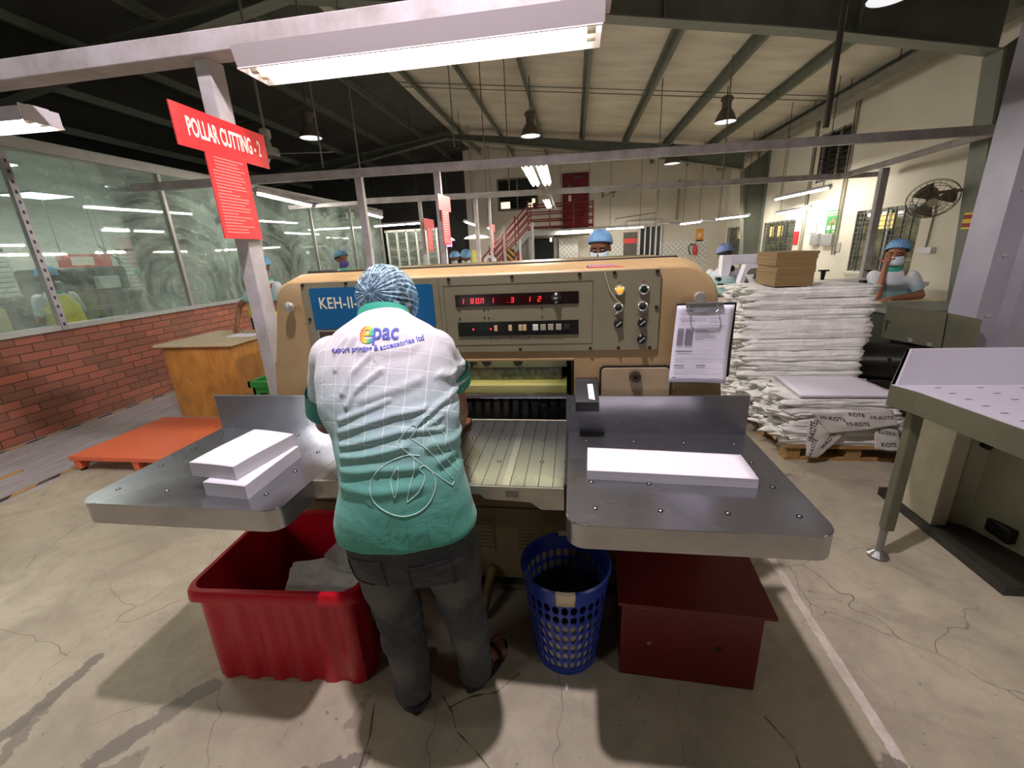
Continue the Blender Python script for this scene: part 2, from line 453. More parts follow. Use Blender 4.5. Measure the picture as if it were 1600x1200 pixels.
# the nearest mullion carries a slotted steel strip
m = MB(); m.box(XW+0.036, XW+0.042, 3.675, 3.73, 0.985, 2.66)
t = thing('slotted_strip', 'slotted steel strip upright on the glazing above the brick wall', 'strip', (XW+.04, 3.70, 0.985))
m.build('strip', mat('strip_steel', (170, 164, 172), 0.4, 0.5, var=(10, .2)), t, world=True)
for k in range(18): m = MB(); m.box(XW+0.042, XW+0.0435, 3.692, 3.712, 1.03+k*.09, 1.062+k*.09); m.build('slot', HOLE, t, world=True)

# ---- glazed press room behind the glass
WALLW = mat('white_wall', (214, 212, 204), 0.7, var=(2.0, .06), bump=(40, .05))
m = MB(); m.box(-9.9, -9.8, -3.5, 12.0, 0, 2.8); struct(m.build('wall_press_room_left', WALLW))
m = MB(); m.box(-9.8, XW-.12, 12.0, 12.1, 0, 2.8); struct(m.build('wall_press_room_back', WALLW))
m = MB(); m.box(-9.8, XW-.12, -3.6, -3.5, 0, 2.8); struct(m.build('wall_press_room_front', WALLW))
m = MB(); m.box(-9.9, XW-.12, -3.6, 12.1, 2.76, 2.85); struct(m.build('ceiling_press_room', mat('ceiling_board', (206, 214, 206), 0.6, var=(1.5, .05))))
PANEL = mat('light_panel', (240, 250, 250), 0.5, emit=ROOM_PANEL)
k = 0
for yy in (0.2, 2.2, 4.2, 6.2, 8.2, 10.2):
    for xx in (-6.5, -8.4):
        t = thing('ceiling_panel_light', 'square flat ceiling panel light inside the glazed press room', 'ceiling light', (xx, yy, 2.75), group='panel lights of the press room')
        m = MB(); m.box(xx-.32, xx+.32, yy-.32, yy+.32, 2.735, 2.76); m.build('frame', ALU, t, world=True)
        m = MB(); m.box(xx-.29, xx+.29, yy-.29, yy+.29, 2.728, 2.735); m.build('diffuser', PANEL, t, world=True)
# partition that closes the glazed room at the far end, with white mullions
m = MB(); m.box(-5.2, -3.72, 11.9, 11.98, 0, 1.0); struct(m.build('wall_partition_low', WALLW))
WHITEF = mat('white_frame', (212, 210, 204), 0.5, var=(5, .1))
for i in range(6):
    x = -5.15+i*.285
    m = MB(); m.box(x-.02, x+.02, 11.88, 11.96, 1.0, 2.25); struct(m.build('trim_%d' % (30+i), WHITEF))
m = MB(); m.box(-5.2, -3.7, 11.88, 11.96, 2.2, 2.26); struct(m.build('trim_36', WHITEF))
GL2 = glass_mat('hazy_glass', 1.5)
m = MB(); m.box(-5.15, -3.72, 11.915, 11.92, 1.0, 2.2); struct(m.build('window_20', GL2))

# ---- right wall, back wall
def plaster(name, c1, c2):
    g = NT(name, 0.75); p = g.pos(); n = g.noise(p, 1.1, 4); n2 = g.noise(p, 25, 4)
    g.color(g.mix(g.math('MULTIPLY', g.rng(n, .35, .7), .6), c1, c2)); g.bump(n2, .08, .01); return g.m
CREAM = plaster('cream_plaster', (226, 220, 206), (206, 200, 184))
XR = 5.0
def wall_with_holes(name, axis, c, t, a0, a1, z0, z1, holes, m_):
    """wall at axis=c; holes = (a0,a1,z0,z1)"""
    m = MB(); As = sorted({a0, a1, *[h[0] for h in holes], *[h[1] for h in holes]}); Zs = sorted({z0, z1, *[h[2] for h in holes], *[h[3] for h in holes]})
    for i in range(len(As)-1):
        for j in range(len(Zs)-1):
            ca, cz = (As[i]+As[i+1])/2, (Zs[j]+Zs[j+1])/2
            if any(h[0] < ca < h[1] and h[2] < cz < h[3] for h in holes): continue
            if axis == 'x': m.box(c, c+t, As[i], As[i+1], Zs[j], Zs[j+1])
            else: m.box(As[i], As[i+1], c, c+t, Zs[j], Zs[j+1])
    bmesh.ops.remove_doubles(m.bm, verts=m.bm.verts, dist=1e-5)
    return struct(m.build(name, m_))
W1 = (7.36, 8.89, .92, 1.94); W2 = (11.1, 12.78, 1.15, 1.95); W3 = (14.4, 15.6, 1.0, 1.95); W4 = (9.4, 10.5, 2.6, 3.5)
wall_with_holes('wall_right', 'x', XR, .15, -3.5, 16.2, 0, 4.3, [W1, W2, W3, W4], CREAM)
B0 = 15.8
WB = plaster('back_plaster', (212, 204, 192), (192, 184, 172))
sB = B0/15.5
wall_with_holes('wall_back', 'y', B0, .15, -3.75, XR, 0, 5.2, [(-2.55*sB, -1.2*sB, 2.93, 3.9), (-1.46*sB, -.69*sB, 0, 1.95)], WB)
# the dark upper void over the glazed room and dark hall end
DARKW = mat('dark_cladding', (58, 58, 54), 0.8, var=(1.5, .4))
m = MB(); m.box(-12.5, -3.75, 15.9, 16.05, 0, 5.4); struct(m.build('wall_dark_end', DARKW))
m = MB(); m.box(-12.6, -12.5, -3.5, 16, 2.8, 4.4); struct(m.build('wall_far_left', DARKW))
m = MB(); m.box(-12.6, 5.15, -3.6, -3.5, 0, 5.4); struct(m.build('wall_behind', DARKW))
# tiles of the back wall
def tile_mat():
    g = NT('small_tiles', .35); p = g.pos(); x, y, z = g.sep(p)
    b = g.n('TexBrick'); g.l(g.comb(g.math('ADD', x, z), g.math('SUBTRACT', x, z), 0), b.inputs['Vector'])
    b.inputs['Scale'].default_value = 1; b.inputs['Brick Width'].default_value = .16; b.inputs['Row Height'].default_value = .16; b.offset = 0
    b.inputs['Mortar Size'].default_value = .012
    b.inputs['Color1'].default_value = lin((222, 220, 216)); b.inputs['Color2'].default_value = lin((214, 212, 206)); b.inputs['Mortar'].default_value = lin((160, 156, 150))
    g.color(b.outputs['Color']); return g.m
TILE = tile_mat()
for i, (a, b) in enumerate(((-.55, .1), (1.05, 4.45))):
    m = MB(); m.box(a, b, B0-.02, B0, 0.2, 1.62 if i else 1.85); struct(m.build('trim_%d' % (40+i), TILE))

# ---- roof: two slopes meeting over x = -3.5, purlins, tapered portal rafters
def zroof(x): return 4.92-.118*abs(x+3.5)
def roof_mat():
    g = NT('roof_insulation', .55); p = g.pos(); x, y, z = g.sep(p)
    n = g.noise(g.comb(g.math('MULTIPLY', x, .5), g.math('MULTIPLY', y, 1.6)), 1.6, 4, .6); n2 = g.noise(p, 3, 3)
    g.color(g.mix(g.rng(n, .3, .7), (232, 224, 210), (198, 191, 178)))
    g.bump(g.math('ADD', n, g.math('MULTIPLY', n2, .3)), .5, .05); return g.m
m = MB()
m.prism([(-3.5, zroof(-3.5)), (5.15, zroof(5.15)), (5.15, zroof(5.15)+.06), (-3.5, zroof(-3.5)+.06)], 'y', -3.6, 16.2)
struct(m.build('ceiling', roof_mat()))
m = MB()
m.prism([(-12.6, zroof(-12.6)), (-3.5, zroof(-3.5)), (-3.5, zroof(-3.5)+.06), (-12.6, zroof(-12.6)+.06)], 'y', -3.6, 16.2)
struct(m.build('ceiling_left_slope', mat('unlit_roof_dark', (74, 74, 70), .7, var=(1.2, .3))))  # unlit look of this slope is put into its darker colour
STEELG = mat('green_grey_steel', (104, 109, 98), 0.5, 0.1, var=(4, .25), bump=(20, .05))
STEELL = mat('grey_flange', (126, 130, 120), 0.5, 0.1, var=(4, .2))
n_tr = 50
for x in (-11, -9.5, -8, -6.6, -5.3, -4.2, -3.1, -2.0, -.85, .26, 1.42, 2.5, 3.62, 4.7):
    z = zroof(x); s = -1 if x > -3.5 else 1
    m = MB(); m.box(x-.03, x-.024, -3.5, 16.0, z-.15, z-.005); m.box(x-.03, x+.03, -3.5, 16.0, z-.153, z-.147); m.box(x-.09, x-.024, -3.5, 16.0, z-.012, z-.004)
    struct(m.build('trim_%d' % n_tr, STEELG)); n_tr += 1
def rafter_z(x):  # underside of the tapered rafter
    return zroof(x)-(.30+.30*min(1, abs(x+3.5)/8.0))-.12*max(0, x-2.0)/3
def ibeam_rafter(y):
    xs = [-12.4, -8, -3.5, 0, 2.5, 4.4]
    global n_tr
    m = MB()
    m.prism([(x, rafter_z(x)) for x in xs]+[(x, zroof(x)-.18) for x in reversed(xs)], 'y', y-.006, y+.006)
    struct(m.build('trim_%d' % n_tr, STEELG)); n_tr += 1
    m = MB()
    for a, b in zip(xs, xs[1:]):
        for f, o in ((rafter_z, 0), (lambda q: zroof(q)-.19, 0)):
            m.prism([(a, f(a)), (b, f(b)), (b, f(b)+.012), (a, f(a)+.012)], 'y', y-.1, y+.1)
    for x in (-9, -6, -3.5, -1.2, 1.0, 3.0):
        m.box(x-.005, x+.005, y-.09, y+.09, rafter_z(x)+.012, zroof(x)-.185)
    struct(m.build('trim_%d' % n_tr, STEELL)); n_tr += 1
    # column, tapered: narrow foot, wide head
    m = MB(); m.prism([(XR-.3, 0), (XR-.02, 0), (XR-.02, zroof(XR)-.2), (XR-.62, rafter_z(4.4))], 'y', y-.006, y+.006)
    struct(m.build('trim_%d' % n_tr, STEELG)); n_tr += 1
    m = MB()
    m.prism([(XR-.312, 0), (XR-.3, 0), (XR-.60, rafter_z(4.4)), (XR-.632, rafter_z(4.4))], 'y', y-.12, y+.12)
    m.box(XR-.03, XR-.002, y-.12, y+.12, 0, zroof(XR)-.2)
    struct(m.build('trim_%d' % n_tr, STEELL)); n_tr += 1
for y in (-1.2, 5.95, 13.0): ibeam_rafter(y)
# sag rods between purlins
m = MB()
for y in (9.3, 9.55, 2.6, 15):
    m.tube([(x, y, zroof(x)-.1) for x in (-11, -3.5, 4.9)], .008, 5)
struct(m.build('trim_%d' % n_tr, STEELG)); n_tr += 1
# lattice tray running along the right wall under the roof
TRAYM = mat('cable_tray_steel', (138, 134, 124), .55, .2, var=(6, .3))
t = thing('cable_tray', 'long grey cable tray hung from the roof along the cream wall', 'cable tray', (4.55, 8, 3.75))
m = MB(); m.box(4.45, 4.452, -3, 15.5, 3.66, 3.80); m.box(4.45, 4.66, -3, 15.5, 3.655, 3.66); m.box(4.66, 4.664, -3, 15.5, 3.66, 3.80)
m.build('channel', TRAYM, t, world=True)
m = MB()
for i in range(14):
    y = 1.0+i*1.1
    m.cyl((4.46, y, 3.8), (4.46, y, zroof(4.46)-.02), .006, n=6); m.cyl((4.65, y, 3.8), (4.65, y, zroof(4.65)-.02), .006, n=6)
m.build('hanger_rods', mat('dark_rod', (52, 48, 42), .6, .2), t, world=True)

# ---- windows with grilles on the right wall
GRILLE = mat('grille_steel', (96, 98, 100), .5, .3)
NIGHT = mat('night_glass', (38, 42, 38), .08, var=(3, .5)); 
def lit_mat():
    g = NT('window_view', .08); p = g.pos(); x, y, z = g.sep(p)
    n = g.noise(g.comb(y, g.math('MULTIPLY', z, 1.6)), 2.6, 3)
    g.color(g.mix(g.rng(n, .4, .62), (70, 74, 58), (150, 146, 106))); return g.m
VIEW = lit_mat()
def grille_window(n, w, hb, vb, frame_m=GRILLE, glass=VIEW):
    y0, y1, z0, z1 = w
    m = MB(); m.box(XR+.09, XR+.1, y0, y1, z0, z1); struct(m.build('window_%d' % n, glass))
    t = thing('window_grille', '', 'grille', (XR+.02, (y0+y1)/2, z0))
    m = MB()
    for k in range(hb): z = z0+(k+.5)*(z1-z0)/hb; m.box(XR+.015, XR+.027, y0, y1, z-.006, z+.006)
    for k in range(vb): y = y0+(k+.0)*(y1-y0)/(vb-1); m.box(XR+.012, XR+.03, y-.01, y+.01, z0, z1)
    m.build('bars', frame_m, t, world=True)
    m = MB()
    for a, b, c, d in ((y0, y0+.03, z0, z1), (y1-.03, y1, z0, z1), (y0, y1, z0, z0+.03), (y0, y1, z1-.03, z1), ((y0+y1)/2-.02, (y0+y1)/2+.02, z0, z1)):
        m.box(XR+.06, XR+.085, a, b, c, d)
    m.build('frame', ALU, t, world=True)
    return t
grille_window(31, W1, 13, 9)['label'] = 'metal bar grille over the nearest window, behind the seated worker'
grille_window(32, W2, 11, 8)['label'] = 'metal bar grille over the middle window behind the brown board stack'
grille_window(33, W3, 11, 6)['label'] = 'metal bar grille over the farthest window by the green column'
grille_window(34, W4, 9, 4, mat('dark_bars', (42, 36, 32), .6), mat('dark_pane', (26, 22, 20), .15))['label'] = 'dark grille over the high window up on the cream wall'
# lit panes behind (a neighbour's lights seen through the windows)
LITP = mat('lit_pane', (238, 206, 120), .5, emit=1.3)
for i, (y0, y1, z0, z1) in enumerate(((8.05, 8.45, 1.62, 1.85), (11.9, 12.15, 1.6, 1.85), (12.4, 12.6, 1.6, 1.85), (14.6, 14.9, 1.6, 1.85))):
    m = MB(); m.box(XR+.086, XR+.0895, y0, y1, z0, z1); struct(m.build('window_%d' % (60+i), LITP))
m = MB()
for y0, y1, z0, z1 in (W1, W2, W3): m.box(XR-.03, XR+.0, y0-.05, y1+.05, z0-.06, z0-.02)
struct(m.build('trim_%d' % n_tr, WHITEF)); n_tr += 1
# vertical conduits on the right wall
PIPE = mat('conduit', (150, 142, 126), .5)
for i, (px, py0, label) in enumerate(((8.95+.4, 0, 'twin wall conduit right of the green poster'), (13.6, 0, 'twin wall conduit beside the far green column'), (10.65, 0, 'twin wall conduit left of the high dark window'))):
    m = MB(); m.cyl((XR-.02, px, 1.2), (XR-.02, px, 3.95), .018, n=8); m.cyl((XR-.02, px+.09, 1.2), (XR-.02, px+.09, 3.95), .012, n=8)
    o = recenter(m.build('wall_conduit', PIPE)); tag(o, label, 'pipe', 'wall conduits')

# ---- overhead frame of steel box beams with posts
BEAMM = mat('beam_paint', (188, 184, 190), .5, .05, var=(5, .25), bump=(25, .1), col2=(150, 142, 138))
def beam(p0, p1, w, h, label, name='overhead_beam'):
    p0 = Vector(p0); p1 = Vector(p1); d = p1-p0; L = d.length; a = math.atan2(d.y, d.x)
    m = MB(); m.box(0, L, -w/2, w/2, -h/2, h/2, .004)
    o = m.build(name, BEAMM); o.location = p0; o.rotation_euler = (0, -math.asin(d.z/L), a)
    return tag(o, label, 'beam', 'overhead steel beams')
def post(x, y, z0, z1, w, d, label, rot=0):
    m = MB(); m.box(-w/2, w/2, -d/2, d/2, 0, z1-z0, .003)
    o = m.build('support_post', BEAMM); o.location = (x, y, z0); o.rotation_euler = (0, 0, rot)
    return tag(o, label, 'post', 'overhead frame posts')
beam((-5.24, 1.85, 2.378), (.13, 1.82, 2.378), .1, .075, 'near overhead steel beam carrying the big lit tube lamp')
beam((-5.0, 4.66, 2.44), (4.05, 5.18, 2.44), .06, .085, 'long overhead beam crossing above the cutting machine in the middle distance')
beam((-3.45, 7.1, 2.44), (4.2, 8.05, 2.44), .06, .085, 'farther overhead beam that crosses behind the hanging tube lamps')
beam((4.2, 8.05, 2.44), (4.05, 5.18, 2.44), .05, .07, 'slanting overhead beam joining two cross beams at the right')
beam((-4.6, 6.9, 2.40), (-3.45, 7.1, 2.42), .05, .06, 'short overhead beam end by the glazing')
beam((4.2, 8.05, 2.44), (4.9, 8.1, 2.44), .05, .07, 'short beam running from the cross beam to the cream wall')
beam((-.42, 5.0, 2.47), (-.42, 11, 2.47), .04, .04, 'thin overhead beam holding the pair of end-on tube lamps')
beam((-1.0, 14.2, 2.12), (4.9, 14.6, 2.16), .05, .05, 'farthest overhead beam with tube lamps above the masked worker')
beam((-4.0, 5.4, 2.47), (-4.2, 9.6, 2.47), .04, .04, 'overhead beam with tube lamps along the glazing')
post(-1.475, 1.86, 0.0, 2.345, .065, .085, 'steel post carrying the red pollar cutting sign')
post(-2.33, 4.83, 0, 2.40, .08, .06, 'grey post behind the left shoulder of the machine')
post(-1.45, 4.86, 0, 2.40, .07, .06, 'grey post in the middle carrying a small red sign')
post(-1.60, 7.4, 0, 2.40, .06, .06, 'thin grey post right of the small red signs')
post(-1.36, 7.35, 0, 2.40, .035, .06, 'thin grey post behind the middle red sign post')
post(-2.5, 7.25, 0, 2.40, .05, .06, 'far grey post with the farther red sign')
post(-1.0, 11.0, 0, 2.2, .06, .06, 'slim far post in front of the red stair')
post(4.22, 7.07, 0, 2.40, .09, .08, 'white post standing before the barred window')
# thin hanging rods
RODM = mat('rod_grey', (112, 110, 104), .5, .3)
for i, (px, ty, Y, pb) in enumerate(((505, 130, 4.75, 262), (573, 190, 5.6, 340), (710, 100, 6.5, 230), (758, 95, 7.3, 260), (796, 90, 7.4, 300), (1021, 150, 9, 410), (1122, 180, 8.0, 345))):
    a = P(px, pb, Y=Y); m = MB(); m.cyl((0, 0, 0), (0, 0, zroof(a.x)+.02-a.z), .009, n=6)
    o = m.build('hanger_rod', RODM); o.location = a
    tag(o, ['thin rod hanging left of the dim bell lamp', 'thin rod hanging above the second grey post', 'thin rod hanging above the small red sign', 'thin rod hanging right of the small red sign', 'pale rod hanging left of the bright lamp pair', 'thin rod hanging before the air conditioner', 'thin rod hanging by the far green column'][i], 'rod', 'hanger rods')
t = P(1290, 200, Y=5.1)
m = MB(); m.cyl((0, 0, 0), (0, 0, zroof(t.x)-.15-t.z), .028, n=10); o = m.build('hanger_pipe', mat('dark_pipe', (60, 52, 44), .5)); o.location = t
tag(o, 'dark thick pipe hanging from the roof to the long cross beam', 'pipe')
# tall grey clad column at the right edge
LIL = mat('lilac_grey_steel', (160, 157, 172), .4, .15, var=(3, .15), bump=(12, .05)); 
t = thing('clad_column', 'tall grey steel column at the right edge behind the feeding table', 'column', (3.4, 3.7, 0))
m = MB(); m.prism([(3.11, 3.78), (3.26, 3.78), (3.30, 3.72), (3.62, 3.72), (3.72, 3.80), (4.35, 3.80), (4.35, 4.05), (3.11, 4.05)], 'z', 0, 4.05)
m.build('cladding', LIL, t, world=True)
m = MB()
for z in (.9, 1.35, 1.8, 2.25): m.cyl((3.18, 3.77, z), (3.18, 3.785, z), .014, n=8)
m.build('bolts', ALU, t, world=True)
# ================================================================== THE PAPER CUTTING MACHINE
HT = 0.88
def steel_table_mat():
    g = NT('polished_table_steel', .2, .92); p = g.pos(); x, y, z = g.sep(p)
    n = g.noise(p, 2.2, 3, .5, .6); n2 = g.noise(g.comb(g.math('MULTIPLY', x, 5), g.math('MULTIPLY', y, 70)), 1.0, 4)
    g.color(g.mix(g.rng(n, .35, .7), (176, 176, 182), (136, 138, 146)))
    g.val(g.b.inputs['Roughness'], g.math('ADD', g.rng(n, .3, .75, .13, .34), g.math('MULTIPLY', n2, .06)))
    return g.m
TSTEEL = steel_table_mat()
def grooved_mat():
    g = NT('grooved_bed_steel', .18, .92); p = g.pos(); x, y, z = g.sep(p)
    n = g.noise(p, 2.5, 3, .5, .3)
    f = g.math('FRACT', g.math('MULTIPLY', g.math('ADD', x, 2.0), 1/.043))
    line = g.math('LESS_THAN', f, .07)
    c = g.mix(g.rng(n, .35, .7), (196, 200, 198), (160, 164, 164))
    c = g.mix(g.math('MULTIPLY', line, .8), c, (70, 72, 74))
    c = g.mix(g.math('LESS_THAN', g.math('ABSOLUTE', g.math('SUBTRACT', x, -.205)), .011), c, (206, 208, 206))
    g.color(c); g.val(g.b.inputs['Roughness'], g.rng(n, .3, .75, .20, .38))
    g.bump(line, -.5, .003); return g.m
BED = grooved_mat()
EDGE = mat('table_edge_steel', (192, 190, 190), .28, .88, var=(6, .25), bump=(60, .03))
def beige_mat():
    g = NT('beige_enamel', .38); p = g.pos(); n = g.noise(p, 3.0, 5, .6); n2 = g.noise(p, 18, 5, .7)
    c = g.mix(g.rng(n, .3, .75), (174, 148, 108), (148, 122, 86))
    c = g.mix(g.math('MULTIPLY', g.rng(n2, .62, .72), .6), c, (120, 92, 60)); g.color(c); g.bump(n2, .05, .004); return g.m
BEIGE = beige_mat()
PANELM = mat('panel_grey_green', (138, 132, 108), .42, .15, var=(4, .12), bump=(80, .03))
BLACK = mat('black_plastic', (22, 22, 22), .35, var=(8, .3))
RUBBER = mat('black_rubber', (24, 22, 20), .7)
CHROME = mat('chrome', (226, 226, 222), .25, .75)
BOLTM = mat('dark_screw', (54, 36, 22), .5, .4)
CREAMP = mat('cream_enamel', (222, 218, 160), .4, var=(6, .08))
DARKBODY = mat('machine_dark_inside', (44, 42, 34), .6, var=(8, .4))

cut = thing('paper_cutting_machine', 'large beige paper cutting machine with steel side tables and red digits on its panel', 'machine', (-0.4, 1.6, 0))
YF = 1.56
XL, XRM = -1.165, 0.495          # housing edges at the top
def housing():
    m = MB()
    # upper block, outline rounded at the top corners; three rings make the rounded front edge
    def outline(ins):
        L = [(-1.235+ins, 1.156), (-1.175+ins, 1.40)]
        c, r = (-1.09, 1.40), .085-ins*.0
        for i in range(1, 7): a = pi-pi/2*i/6; L.append((c[0]+(r-ins)*cos(a), c[1]+(.078-ins)*sin(a)))
        c, r = (.36, 1.355), .135
        for i in range(0, 8): a = pi/2-pi/2*i/7; L.append((c[0]+(r-ins)*cos(a), c[1]+(.125-ins)*sin(a)))
        L += [(.515-ins, 1.156)]
        return L
    rings = []
    for y, ins, up in ((YF, .012, 0), (YF+.004, .004, .0), (YF+.012, 0, .0)):
        rings.append([(x, y, z) for x, z in outline(ins)])
    rings.append([(x, 1.66, z+.022*min(1, max(0, (z-1.38)/.09))) for x, z in outline(0)])
    rings.append([(x, 2.35, z+.022*min(1, max(0, (z-1.38)/.09))) for x, z in outline(0)])
    m.loft(rings)
    # piers either side of the cutting opening
    m.prism([(-1.235, 1.156), (-.84, 1.156), (-.84, .80), (-1.29, .80)], 'y', YF, 2.35)
    m.prism([(0.0, 1.156), (.515, 1.156), (.56, .80), (0.0, .80)], 'y', YF, 2.35)
    # lip over the opening
    m.box(-.84, 0.0, YF-.004, YF+.03, 1.148, 1.158, .003)
    return m.build('housing', BEIGE, cut, world=True, smooth=True)
housing()
m = MB(); m.box(-1.1, .38, 1.70, 1.735, 1.495, 1.507, .004); m.box(-1.12, -1.0, 1.72, 1.76, 1.49, 1.51, .004)
m.build('top_seal', RUBBER, cut, world=True)
m = MB(); m.box(-.84, 0, 2.1, 2.12, .8, 1.156); m.box(-.838, -.83, 1.62, 2.1, .8, 1.156); m.box(-.012, -.001, 1.62, 2.1, .8, 1.156)
m.build('opening_liner', DARKBODY, cut, world=True)
# bright yellow strip along the top front edge (worn paint catching light)
# control panel
py = YF-.008
m = MB(); m.prism(rrect(-1.05, .296, 1.188, 1.470, .012), 'y', py, YF+.01)
panel = m.build('control_panel', PANELM, cut, world=True)
m = MB()
for x in (-1.04, -.86, -.66, -.455, -.22, .02, .14, .283): m.cyl((x, py-.004, 1.462), (x, py, 1.462), .0065, n=10)
for x in (-.9, -.55, -.2, .06, .16, .27): m.cyl((x, py-.004, 1.196), (x, py, 1.196), .006, n=10)
m.cyl((-1.035, py-.004, 1.33), (-1.035, py, 1.33), .006, n=8); m.cyl((.286, py-.004, 1.34), (.286, py, 1.34), .006, n=8)
m.build('panel_screws', BOLTM, panel)
bpy.data.objects['panel_screws'].location = -Vector(cut.location)
def onpanel(name, m, mt, par=None, **k):
    o = m.build(name, mt, None, **k); o.data.transform(Matrix.Translation(-Vector(cut.location))); o.parent = par or cut; return o
# raised line frame on the panel
m = MB(); 
a0, a1, c0, c1 = -.480, .067, 1.214, 1.440
for (x0, x1, z0, z1) in ((a0, a1, c0, c0+.002), (a0, a1, c1-.002, c1), (a0, a0+.002, c0, c1), (a1-.002, a1, c0, c1), (-.497, -.495, 1.19, 1.468)): m.box(x0, x1, py-.001, py, z0, z1)
onpanel('panel_line', m, mat('panel_line_dark', (92, 84, 66), .5), panel)
# blue plate with its lettering
BLUE = mat('blue_plate', (12, 92, 144), .35, var=(8, .08))
q = P(484, 450, Y=py); q2 = P(679, 552, Y=py)
m = MB(); m.prism(rrect(-1.016, -.520, 1.290, 1.449, .008), 'y', py-.003, py); plate = onpanel('name_plate', m, BLUE); 
WHT = mat('lettering_cream', (226, 222, 196), .5)
me = text_mesh('KEH-II-N', .062, bold=.0008, sx=.82, align='LEFT', spacing=1.05); m = MB()
c = P(499, 475, Y=py); m.mesh(me, XZ((c.x, py-.0036, c.z))); onpanel('plate_lettering', m, WHT, plate)
m = MB(); m.prism(rrect(-1.005, -.93, 1.205, 1.28, .004), 'y', py-.003, py); pp = onpanel('maker_badge', m, mat('brown_badge', (86, 60, 44), .5, var=(30, .5)))
m = MB(); m.prism(rrect(-1.012, -.9, 1.2, 1.285, .006), 'y', py-.002, py); onpanel('badge_border', m, mat('badge_border', (150, 150, 150), .4), pp)
# display strip
d0 = P(711, 478, Y=py); d1 = P(904, 457, Y=py)
DISP = mat('display_black', (30, 18, 16), .25); DWIN = mat('display_window', (52, 10, 10), .15)
RED = mat('red_digit', (255, 48, 58), .4, emit=3.0)
zc = .5*(P(711, 460, Y=py).z+P(711, 478, Y=py).z)
m = MB(); m.box(-.436, .017, py-.004, py, 1.361, 1.405, .001); disp = onpanel('display_strip', m, DISP)
segs = {'0': 'abcdef', '1': 'bc', '2': 'abged', '3': 'abgcd', '8': 'abcdefg', 'n': 'abcef', '.': '.'}
def digit(m, ch, x, z, h, w, y, t=.0018):
    def sl(a, b, sh=.18): return None
    S_ = {'a': (x, x+w, z+h-t, z+h), 'd': (x, x+w, z, z+t), 'g': (x, x+w, z+h/2-t/2, z+h/2+t/2), 'f': (x, x+t, z+h/2, z+h), 'e': (x, x+t, z, z+h/2), 'b': (x+w-t, x+w, z+h/2, z+h), 'c': (x+w-t, x+w, z, z+h/2), '.': (x, x+t, z, z+t)}
    for s_ in segs[ch]:
        x0, x1, z0, z1 = S_[s_]
        k = .12
        m.poly([(x0+(z0-z)*k, y, z0), (x1+(z0-z)*k, y, z0), (x1+(z1-z)*k, y, z1), (x0+(z1-z)*k, y, z1)])
m = MB()
for x0, x1 in ((-.418, -.322), (-.306, -.208), (-.192, -.148), (-.136, -.112)): m.box(x0, x1, py-.0045, py-.003, 1.368, 1.394)
onpanel('display_window', m, DWIN, disp)
m = MB()
for ch, x in (('1', -.415), ('8', -.378), ('0', -.358), ('.', -.345), ('n', -.340), ('1', -.303), ('.', -.240), ('3', -.228), ('1', -.168), ('2', -.1295)): digit(m, ch, x, 1.3725, .018, .0105, py-.0052)
onpanel('red_digits', m, RED, disp)
m = MB(); m.lathe([(.017, 0), (.019, .003), (.016, .006), (.010, .010), (.009, .014), (.001, .015)], (-.062, py-.004, 1.383), 20, (0, -1, 0)); onpanel('dial', m, BLACK, disp, smooth=True)
m = MB(); m.box(-.071, -.056, py-.021, py-.018, 1.380, 1.387, .001); onpanel('dial_pointer', m, CHROME, disp)
# button strip
m = MB(); m.box(-.434, .016, py-.004, py, 1.250, 1.303, .001); bs = onpanel('button_strip', m, BLACK)
m = MB()
for x in (-.375, -.308): m.cyl((x, py-.007, 1.276), (x, py-.004, 1.276), .003, n=8)
onpanel('indicator_lamps', m, RED, bs)
for i, x in enumerate((-.288, -.234, -.196, -.180)):
    m = MB(); m.box(x-.0065, x+.0065, py-.010, py-.004, 1.268, 1.290, .0015); onpanel('push_button', m, mat('button_tan', (206, 176, 132), .45), bs)
for i, x in enumerate((-.140, -.112, -.084, -.055)):
    m = MB(); m.box(x-.010, x+.010, py-.010, py-.004, 1.268, 1.290, .0015); onpanel('push_button', m, mat('button_white', (214, 214, 204), .4) if i == 0 else mat('button_grey', (156, 152, 132), .4), bs)
m = MB(); m.box(-.037, -.015, py-.008, py-.004, 1.270, 1.288, .001); onpanel('push_button', m, RUBBER, bs)
m = MB()
for x in (-.425, -.33, -.313, -.115): 
    for z in (1.348, 1.318): m.cyl((x, py-.002, z), (x, py, z), .003, n=8)
for x in (-.312, -.232, -.166): m.cyl((x, py-.002, 1.243), (x, py, 1.243), .0028, n=8)
onpanel('panel_rivets', m, BOLTM, panel)
